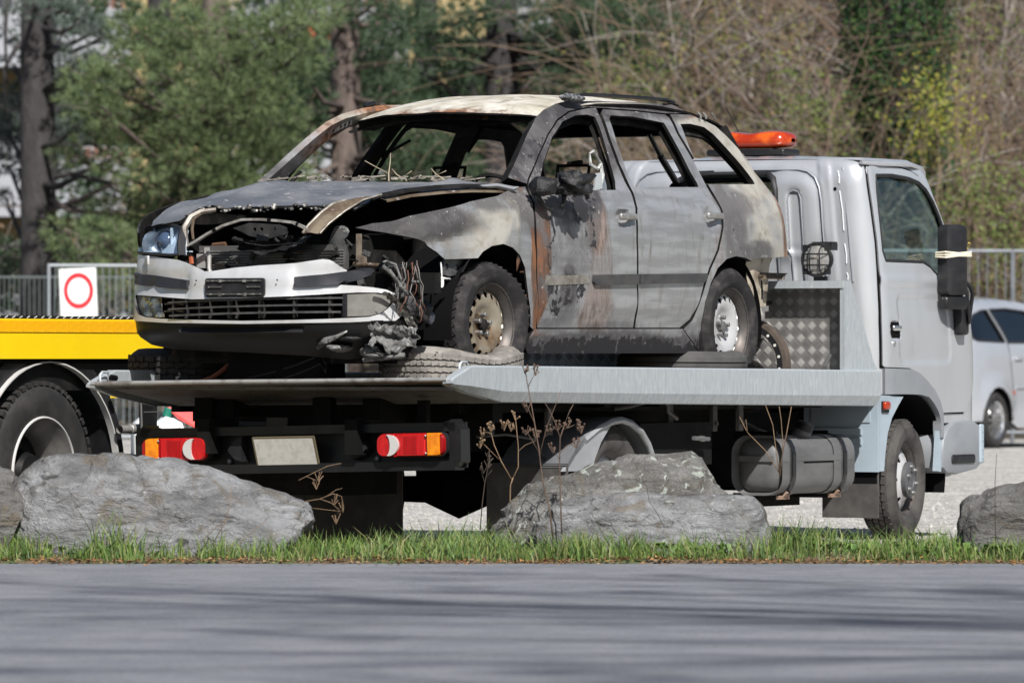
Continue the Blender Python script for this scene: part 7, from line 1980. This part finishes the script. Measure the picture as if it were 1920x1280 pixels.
M_bark = mat('grey_brown_pine_bark', (.16, .125, .11), .9, c2=(.09, .07, .062), scale=5, stretch=(1, 1, .35), bmp=.9, bscale=14, bdist=.05)
M_bark_dark = mat('dark_bark', (.032, .029, .031), .9, c2=(.06, .054, .054), scale=5, stretch=(1, 1, .35), bmp=.9, bscale=14, bdist=.05)
N_pine = leaf_mat('pine_needles', [(.085, .125, .055), (.145, .195, .085), (.21, .27, .12), (.115, .165, .07)])
N_pine_dark = leaf_mat('dark_pine_needles', [(.032, .06, .034), (.06, .10, .05), (.095, .145, .072), (.045, .082, .042)])
N_cedar = leaf_mat('blue_cedar_needles', [(.065, .095, .078), (.11, .145, .12), (.17, .21, .175), (.08, .115, .095)])
def Wd(px, py, D): return Vector(((px - 960) / 12000 * D, D, 1.02 - (py - 665) / 12000 * D))
def tufts(mb, c, rad, n, L, w, k=10, up=.35, flat=.6):
    # needle tufts through a clump's volume
    for i in range(n):
        while True:
            d = Vector((rnd(-1, 1), rnd(-1, 1), rnd(-1, 1)))
            if d.length < 1: break
        p = Vector((c.x + d.x * rad, c.y + d.y * rad, c.z + d.z * rad * flat))
        ax = (d * .8 + Vector((rnd(-.5, .5), rnd(-.5, .5), up + rnd(-.3, .3)))).normalized()
        for j in range(k):
            q = (ax + Vector((rnd(-1, 1), rnd(-1, 1), rnd(-1, 1))) * .85).normalized()
            s = q.cross(Vector((rnd(-1, 1), rnd(-1, 1), rnd(-1, 1)))).normalized() * w
            l = L * rnd(.6, 1.15); o = len(mb.v)
            mb.v += [tuple(p - s), tuple(p + s), tuple(p + q * l)]
            mb.f.append((o, o + 1, o + 2)); mb.m.append(0)
def conifer(label, base, H, r0, clumps, needle, bark, n_per=130, L=.16, w=.011, flat=.6, group='conifers behind the lot', k=10, bare=()):
    t = thing('conifer_tree', label, 'tree', base, 0, group)
    mb = MB(); mb.tube([(0, 0, -.3), (.02, 0, H * .1), (.0, .03, H * .3), (-.04, 0, H * .6), (0, 0, H)], [r0 * 1.25, r0 * 1.05, r0, r0 * .75, r0 * .25], 14)
    tr = mb.build('trunk', [bark], t, 180)
    B = Vector(base); cr = MB(); lim = MB()
    for c, rad in clumps:
        v = c - B
        s = Vector((0, 0, max(.5, v.z - .25 * hypot(v.x, v.y) + rnd(-.2, .3))))
        mid = s.lerp(v, .5) + Vector((0, 0, -.06 * (v - s).length + rnd(-.1, .1)))
        lim.tube([s, mid, v], [.05, .035, .015], 5)
        for q in range(3): lim.tube([mid.lerp(v, .4), v + Vector((rnd(-1, 1), rnd(-1, 1), rnd(-.5, .5))) * rad * .7], [.014, .006], 4)
        tufts(cr, v, rad, int(n_per * (rad / .5)**2), L, w, k, flat=flat)
    for pts, r in bare:
        lim.tube([p - B for p in pts], [r * (1 - .75 * i / (len(pts) - 1)) for i in range(len(pts))], 5)
    lim.build('limbs', [bark], t, 180)
    if cr.v: cr.build('crown', [needle], t, 0)
    return t
random.seed(31)
def cl(D, L, jit=1.2, tx=None): return [(Wd(x, y, D + rnd(-jit, jit) + (3.2 if tx and abs(x - tx) < 75 and y > 25 else 0)), r) for x, y, r in L]
# big bright pine left of centre
Dp = 82
big = [(170, 150, .5), (230, 120, .5), (300, 140, .6), (360, 110, .6), (430, 130, .6), (480, 180, .65), (510, 230, .6), (440, 210, .65), (380, 200, .6), (310, 215, .6), (240, 225, .55), (190, 200, .5), (150, 190, .4), (260, 60, .5), (330, 50, .55), (400, 50, .6), (470, 70, .6), (540, 50, .6), (590, 30, .5), (340, 275, .6), (400, 290, .65), (460, 300, .65), (510, 310, .6), (300, 300, .5), (420, 345, .55), (480, 360, .5), (350, 345, .45), (540, 270, .5), (230, 250, .4), (170, 270, .35), (210, 300, .4), (270, 340, .4), (130, 290, .3), (250, 390, .35), (190, 440, .4), (280, 400, .35), (330, 410, .4), (520, 130, .5), (560, 100, .5), (300, 440, .45), (220, 430, .45), (250, 470, .4), (150, 470, .45), (330, 480, .4), (180, 520, .5), (240, 540, .5), (120, 430, .3), (400, 400, .45), (200, 390, .25), (550, 340, .4), (430, 420, .4)]
conifer('bright green pine with loose rounded tufts left of the burnt car', Wd(405, 690, Dp + 1.5) * 1, 11, .20, [(c_, r_ * .86) for c_, r_ in cl(Dp, big)], N_pine, M_bark, n_per=105, L=.15, w=.0055, k=18, bare=[([Wd(80, 400, 84), Wd(150, 375, 83), Wd(200, 350, 82), Wd(280, 330, 82)], .05), ([Wd(90, 370, 84), Wd(130, 395, 83), Wd(210, 400, 83), Wd(260, 420, 83)], .045)])
# blue cedar at the left edge
ced = [(30, 180, .5), (80, 200, .55), (120, 190, .45), (10, 240, .5), (60, 260, .55), (110, 250, .45), (40, 300, .45), (100, 300, .35), (15, 310, .4), (70, 90, .4), (120, 60, .45), (150, 110, .35), (40, 60, .35), (100, 130, .4), (60, 20, .4), (130, 20, .35), (180, 110, .25), (200, 70, .22), (230, 120, .2), (90, 150, .3), (150, 150, .3), (190, 270, .25), (150, 230, .25), (230, 290, .22), (110, 310, .25), (25, 120, .2), (160, 40, .3), (10, 370, .25)]
conifer('blue green cedar with drooping sprays and a thick dark trunk at the left edge', Wd(70, 680, 84), 12, .23, cl(83.2, ced, .8, 72), N_cedar, M_bark_dark, n_per=95, L=.12, w=.005, flat=.4, k=18, bare=[([Wd(72, 345, 84), Wd(110, 350, 83.5), Wd(150, 330, 83), Wd(215, 345, 83), Wd(260, 335, 83)], .06), ([Wd(75, 395, 84), Wd(120, 385, 83.5), Wd(180, 400, 83)], .05), ([Wd(72, 420, 84), Wd(130, 440, 83.5), Wd(190, 430, 83)], .04), ([Wd(72, 60, 84), Wd(30, 90, 84), Wd(8, 130, 84), Wd(10, 220, 84)], .05), ([Wd(72, 110, 84), Wd(130, 85, 83.5), Wd(190, 55, 83)], .05), ([Wd(15, -20, 84), Wd(10, 60, 84), Wd(12, 160, 84)], .04), ([Wd(72, 470, 84), Wd(30, 460, 84), Wd(-10, 465, 84)], .04)])
# grey-trunked pine behind the windscreen
p3 = [(560, 120, .5), (600, 80, .6), (660, 40, .6), (720, 60, .6), (690, 100, .5), (730, 120, .5), (620, 150, .4), (570, 190, .45), (590, 20, .5), (760, 30, .5), (560, 230, .4), (700, 160, .35), (740, 170, .35), (520, 60, .5), (700, 10, .5), (770, 280, .5), (830, 300, .5), (800, 250, .4), (860, 330, .4), (740, 320, .35), (690, 270, .25), (780, 320, .45), (560, 300, .4)]
conifer('grey trunked pine seen through the burnt car\'s windscreen', Wd(648, 690, 88), 13, .21, cl(87, p3, 1.2, 648), N_pine_dark, M_bark, n_per=85, L=.17, w=.007, k=15, bare=[([Wd(648, 200, 88), Wd(580, 215, 87.5), Wd(520, 235, 87)], .05), ([Wd(648, 300, 88), Wd(590, 330, 87.5), Wd(540, 345, 87)], .05), ([Wd(648, 180, 88), Wd(720, 200, 87.5), Wd(790, 240, 87)], .05)])
# dark-trunked pine right of it
p4 = [(800, 60, .5), (840, 100, .45), (860, 40, .5), (900, 20, .5), (990, 40, .5), (1040, 60, .55), (1080, 90, .5), (1110, 40, .55), (1150, 90, .5), (1060, 120, .5), (1010, 140, .5), (870, 140, .5), (820, 150, .4), (1120, 150, .6), (1170, 150, .6), (1060, 170, .5), (1200, 120, .5), (1180, 40, .5), (960, 160, .45), (780, 120, .3), (900, 170, .45), (1230, 60, .5), (1130, 220, .5), (1180, 230, .5), (1150, 30, .6), (1230, 150, .5), (1090, 10, .5), (1000, 90, .5), (780, 60, .45), (950, 260, .6), (900, 290, .5), (1010, 300, .6), (1070, 290, .5), (1100, 330, .5), (980, 340, .5)]
conifer('dark trunked pine standing above the burnt car\'s roof', Wd(941, 690, 92), 14, .24, cl(91, p4, 1.2, 941), N_pine_dark, M_bark_dark, n_per=85, L=.17, w=.007, k=15, bare=[([Wd(941, 60, 92), Wd(1010, 80, 91), Wd(1060, 95, 91), Wd(1090, 120, 91)], .05), ([Wd(941, 120, 92), Wd(870, 130, 91), Wd(800, 150, 91)], .05), ([Wd(941, 30, 92), Wd(860, 45, 91), Wd(800, 50, 91)], .05)])
# darker conifers farther back that close the gaps low down
bk = [(x + rnd(-20, 20), y + rnd(-15, 15), rnd(.6, .85)) for x in range(430, 1240, 75) for y in (130, 210, 290, 370)]
conifer('dim conifer in the second row behind the pines', Wd(800, 700, 100), 14, .2, cl(99, [b for b in bk if b[0] < 830 and not (680 < b[0] < 840 and b[1] < 190) and not (b[0] < 720 and b[1] > 240)]), N_pine_dark, M_bark_dark, n_per=55, L=.24, w=.02)
conifer('dim conifer in the second row left of the leafless scrub', Wd(1060, 700, 102), 14, .2, cl(101, [b for b in bk if b[0] >= 830]), N_pine_dark, M_bark_dark, n_per=55, L=.24, w=.02)
random.seed(91)
bl = [(x + rnd(-25, 25), y + rnd(-18, 18), rnd(.4, .6)) for x in range(140, 470, 62) for y in (30, 95, 165, 235, 305, 375, 440)]
bl = [b for b in bl if not (150 < b[0] < 300 and 255 < b[1] < 330) and not (b[0] < 240 and 90 < b[1] < 140)]
conifer('dim conifer in the second row behind the bright pine', Wd(300, 700, 97), 14, .2, cl(96, bl), N_pine_dark, M_bark_dark, n_per=50, L=.22, w=.013, k=12)
# low shrubs under the conifers, seen between trunk and fence
sh = [(x + rnd(-12, 12), y + rnd(-10, 10), rnd(.35, .55)) for x in range(-20, 270, 45) for y in (470, 520, 570)]
conifer('low dark evergreen shrub behind the round sign', Wd(160, 640, 90), 1.5, .06, cl(90, sh), N_pine_dark, M_bark_dark, n_per=70, L=.14, w=.014, group='evergreens under the trees')
# ================================================================= leafless scrub on the bank, ivy-clad trunk
M_twigs = [mat('tan_twigs', (.20, .145, .10), .85, c2=(.13, .09, .062), scale=6), mat('pinkish_brown_twigs', (.19, .125, .10), .85, c2=(.12, .08, .065), scale=6), mat('grey_twigs', (.30, .265, .235), .85, c2=(.18, .155, .14), scale=6), mat('olive_twigs', (.155, .12, .065), .85, c2=(.10, .075, .045), scale=6)]
L_mix = [leaf_mat('scrub_leaves_green', [(.06, .10, .025), (.11, .15, .035), (.17, .19, .05), (.08, .12, .03)]), leaf_mat('scrub_leaves_brown', [(.24, .16, .08), (.17, .11, .06), (.32, .20, .11), (.12, .12, .04)]), leaf_mat('scrub_leaves_yellow', [(.20, .19, .045), (.13, .15, .04), (.26, .22, .06), (.11, .14, .035)])]
L_ivy = leaf_mat('ivy_leaves', [(.012, .035, .014), (.025, .065, .022), (.05, .095, .03), (.018, .05, .02), (.09, .13, .035)], .35, .1)
def leafs(mb, p, n, spread, size):
    for i in range(n):
        c = p + Vector((random.gauss(0, spread), random.gauss(0, spread), random.gauss(0, spread)))
        u = Vector((rnd(-1, 1), rnd(-1, 1), rnd(-1, 1))).normalized(); v = u.orthogonal().normalized()
        s = size * rnd(.6, 1.3); o = len(mb.v)
        mb.v += [tuple(c - u * s), tuple(c + v * s * .55), tuple(c + u * s), tuple(c - v * s * .55)]
        mb.f.append((o, o + 1, o + 2, o + 3)); mb.m.append(0)
def scrub(label, base, H, spread, tw, lf, nst=9, nleaf=400, lsize=.035, seed=0, thick=.014):
    random.seed(seed)
    t = thing('leafless_shrub', label, 'shrub', base, 0, 'leafless scrub on the bank')
    mb = MB(); lb = MB(); tips = []
    def grow(p, d, L, r, lev):
        n = 5; pts = [p]; q = p; bend = Vector((rnd(-1, 1), rnd(-1, 1), rnd(-1, .3))) * .2
        for i in range(n):
            d = (d + bend + Vector((rnd(-1, 1), rnd(-1, 1), rnd(-.8, .6))) * .22).normalized()
            q = q + d * L / n; pts.append(q)
        mb.tube(pts, [r * (1 - .6 * i / n) for i in range(n + 1)], 4 if lev < 2 else 3, cap=False)
        tips.append(q)
        if lev < 3:
            for k in range(2 if lev else 4):
                j = random.choice((1, 2, 3, 4))
                nd = (d + Vector((rnd(-1, 1), rnd(-1, 1), rnd(-.6, .8))) * .9).normalized()
                grow(pts[j], nd, L * rnd(.5, .85), max(.0055, r * .52), lev + 1)
    for k in range(nst):
        a = rnd(0, 2 * pi)
        d = Vector((cos(a) * rnd(.1, spread), sin(a) * rnd(.1, spread), 1)).normalized()
        grow(Vector((rnd(-.4, .4), rnd(-.4, .4), -.1)), d, H * rnd(.6, 1), thick * rnd(.7, 1.3), 0)
    mb.build('stems', [tw], t, 180)
    if nleaf:
        for i in range(nleaf // 4): leafs(lb, random.choice(tips), 4, .14, lsize)
        lb.build('leaves', [lf], t, 0)
    return t
NAMES = ['tan', 'pinkish brown', 'grey', 'olive']
LN = ['green leaves', 'dead leaves', 'yellowish leaves']
ROWS = {80: 'lowest', 84: 'second', 89: 'third', 95: 'top'}
SPOTS = [(1285, "above the car's rear pillar"), (1375, 'left of the beacon'), (1465, 'over the beacon'), (1550, 'right of the beacon'), (1630, "over the cab's corner"), (1700, 'left of the ivy'), (1780, 'behind the ivy'), (1850, 'right of the ivy'), (1925, 'near the right edge'), (2200, 'past the right edge')]
k = 0
for D in (80, 84, 89, 95):
    for px, where in SPOTS:
        x = min(px, 1985) - 45 + rnd(-25, 25); xx = (x - 960) / 12000 * D
        seed = 100 + k
        tw = (k * 7 + k // 3) % 4; lf = (k * 5 + k // 2) % 3
        scrub('%s leafless shrub with %s %s, in the %s row' % (NAMES[tw], LN[lf], where, ROWS[D]), (xx, D, bank_z(xx, D)), rnd(3.0, 5.4), .9, M_twigs[tw], L_mix[lf], 8, 36, .05, seed, .026 if D < 90 else .03)
        random.seed(900 + k); k += 1
for px_, lab in ((150, 'grey leafless sapling in front of the white balconies'), (235, 'pinkish leafless sapling under the bright pine'), (330, 'tan leafless sapling between the pine and the burnt car')):
    x_ = (px_ - 960) / 12000 * 88
    scrub(lab, (x_, 88, .1), 3.6, .7, M_twigs[(px_ // 5) % 3], L_mix[1], 6, 60, .05, px_, .02)
def ivy():
    random.seed(77)
    b = Wd(1712, 640, 83); b.z = 0
    t = thing('ivy_clad_trunk', 'tree trunk wrapped in dark glossy ivy rising behind the truck cab', 'tree', b)
    mb = MB(); mb.tube([(0, 0, 0), (-.1, 0, 3), (-.25, 0, 6), (-.3, 0, 10)], [.22, .2, .18, .12], 10); mb.build('trunk', [M_bark_dark], t, 180)
    lb = MB()
    for i in range(17000):
        z = rnd(2.6, 7.4); a = rnd(0, 2 * pi)
        R = (.50 + .24 * noise.noise((z * 1.1, 1, 0)) + .22 * max(0, noise.noise((cos(a) * 1.5, sin(a) * 1.5, z * 1.4)))) * (1 + .25 * sstep(4.5, 7, z))
        if z < 3.6: R *= .55 + .45 * (z - 2.6)
        r = R * rnd(.6, 1.12)
        leafs(lb, Vector((-.04 * z + r * cos(a) * 1.25, r * sin(a), z)), 1, .03, .040)
    lb.build('ivy_leaves', [L_ivy], t, 0)
ivy()
def far_wood():
    random.seed(12); lb = MB()
    for i in range(26000):
        x = rnd(-75, 75); h = 7 + 5 * noise.noise((x * .09, 1, 0)) + 2.5 * noise.noise((x * .4, 4, 0))
        z = h * random.random()**.8 + (8 * sstep(-2, 10, x))
        leafs(lb, Vector((x, 134 + rnd(-2.5, 2.5) + 2 * noise.noise((x * .5, z * .5, 0)), z)), 1, .05, rnd(.16, .34))
    o = lb.build('far_wood', [N_pine_dark], None, 0); o['kind'] = 'stuff'; tag(o, 'dim evergreen wood closing the view behind the building', 'wood')
far_wood()
def leafy(label, px, py, D, rw, rh, n, m, seed):
    random.seed(seed)
    c = Wd(px, py, D); gz = bank_z(c.x, D)
    t = thing('leafy_shrub', label, 'shrub', (c.x, D, gz), 0, 'leafy shrubs on the bank')
    lb = MB(); sb = MB()
    B = Vector((c.x, D, gz))
    for k in range(14):
        e = Vector((c.x + random.gauss(0, rw * .6), D + random.gauss(0, .5), c.z + random.gauss(0, rh * .6)))
        sb.tube([Vector((rnd(-.1, .1), rnd(-.1, .1), 0)), (e - B) * .5 + Vector((rnd(-.2, .2), 0, .1)), e - B], [.016, .01, .004], 4)
        leafs(lb, e - B, n // 14, .22, .038)
    sb.build('stems', [M_twigs[3]], t, 180); lb.build('leaves', [m], t, 0)
leafy('yellow green leafy shrub at the foot of the ivy', 1770, 215, 81.5, .35, .45, 650, leaf_mat('bright_yellow_leaves', [(.30, .29, .04), (.20, .23, .04), (.36, .32, .05), (.16, .2, .035)]), 5)
leafy('green leafy shrub right of the cab mirror', 1850, 400, 79.5, .6, .5, 800, L_mix[0], 6)
leafy('dark green undergrowth above the beacon', 1560, 235, 83, .9, .35, 1100, L_mix[0], 7)
leafy('green undergrowth behind the parked silver car\'s fence', 1880, 470, 79, .7, .5, 800, L_mix[0], 8)
leafy('dark green undergrowth above the burnt car\'s tail', 1230, 170, 88, .7, .6, 1000, L_mix[0], 9)
leafy('patch of green leaves near the right top corner', 1870, 120, 86, .8, .6, 500, L_mix[0], 10)
leafy('olive leaves behind the beacon', 1400, 120, 88, 1.0, .7, 500, L_mix[2], 12)
def cover():
    random.seed(55); lb = MB()
    for i in range(24000):
        x = rnd(-12, 12); y = 78 + 40 * random.random()
        if x < -1 and random.random() < .5: continue
        if noise.noise((x * .9, y * .35, 3)) < -.02 and random.random() < .85: continue
        leafs(lb, Vector((x, y, bank_z(x, y) + abs(random.gauss(0, .18)))), 1, .02, rnd(.035, .075))
    o = lb.build('ground_cover', [leaf_mat('undergrowth_leaves', [(.035, .055, .018), (.13, .09, .06), (.06, .08, .025), (.17, .115, .08), (.045, .065, .022), (.09, .07, .04)])], None, 0)
    o['kind'] = 'stuff'; tag(o, 'mixed green and brown undergrowth covering the bank', 'undergrowth')
cover()
# a roadside pine out of view whose shadow streaks the road
random.seed(64)
shade = []
for i in range(52):
    gx, gy, h = rnd(-3.0, 2.8), rnd(16.0, 27.6), rnd(18, 25)
    if noise.noise((gx * .5, gy * .8, 2)) < -.15: continue
    shade.append((Vector((gx + .316 * h, gy - 1.034 * h, h)), rnd(.28, .62)))
conifer('tall roadside pine standing out of view whose clumps shade the road', (12.5, .5, 0), 27, .16, shade, N_pine_dark, M_bark, n_per=11, L=.28, w=.016, group='roadside trees shading the road')
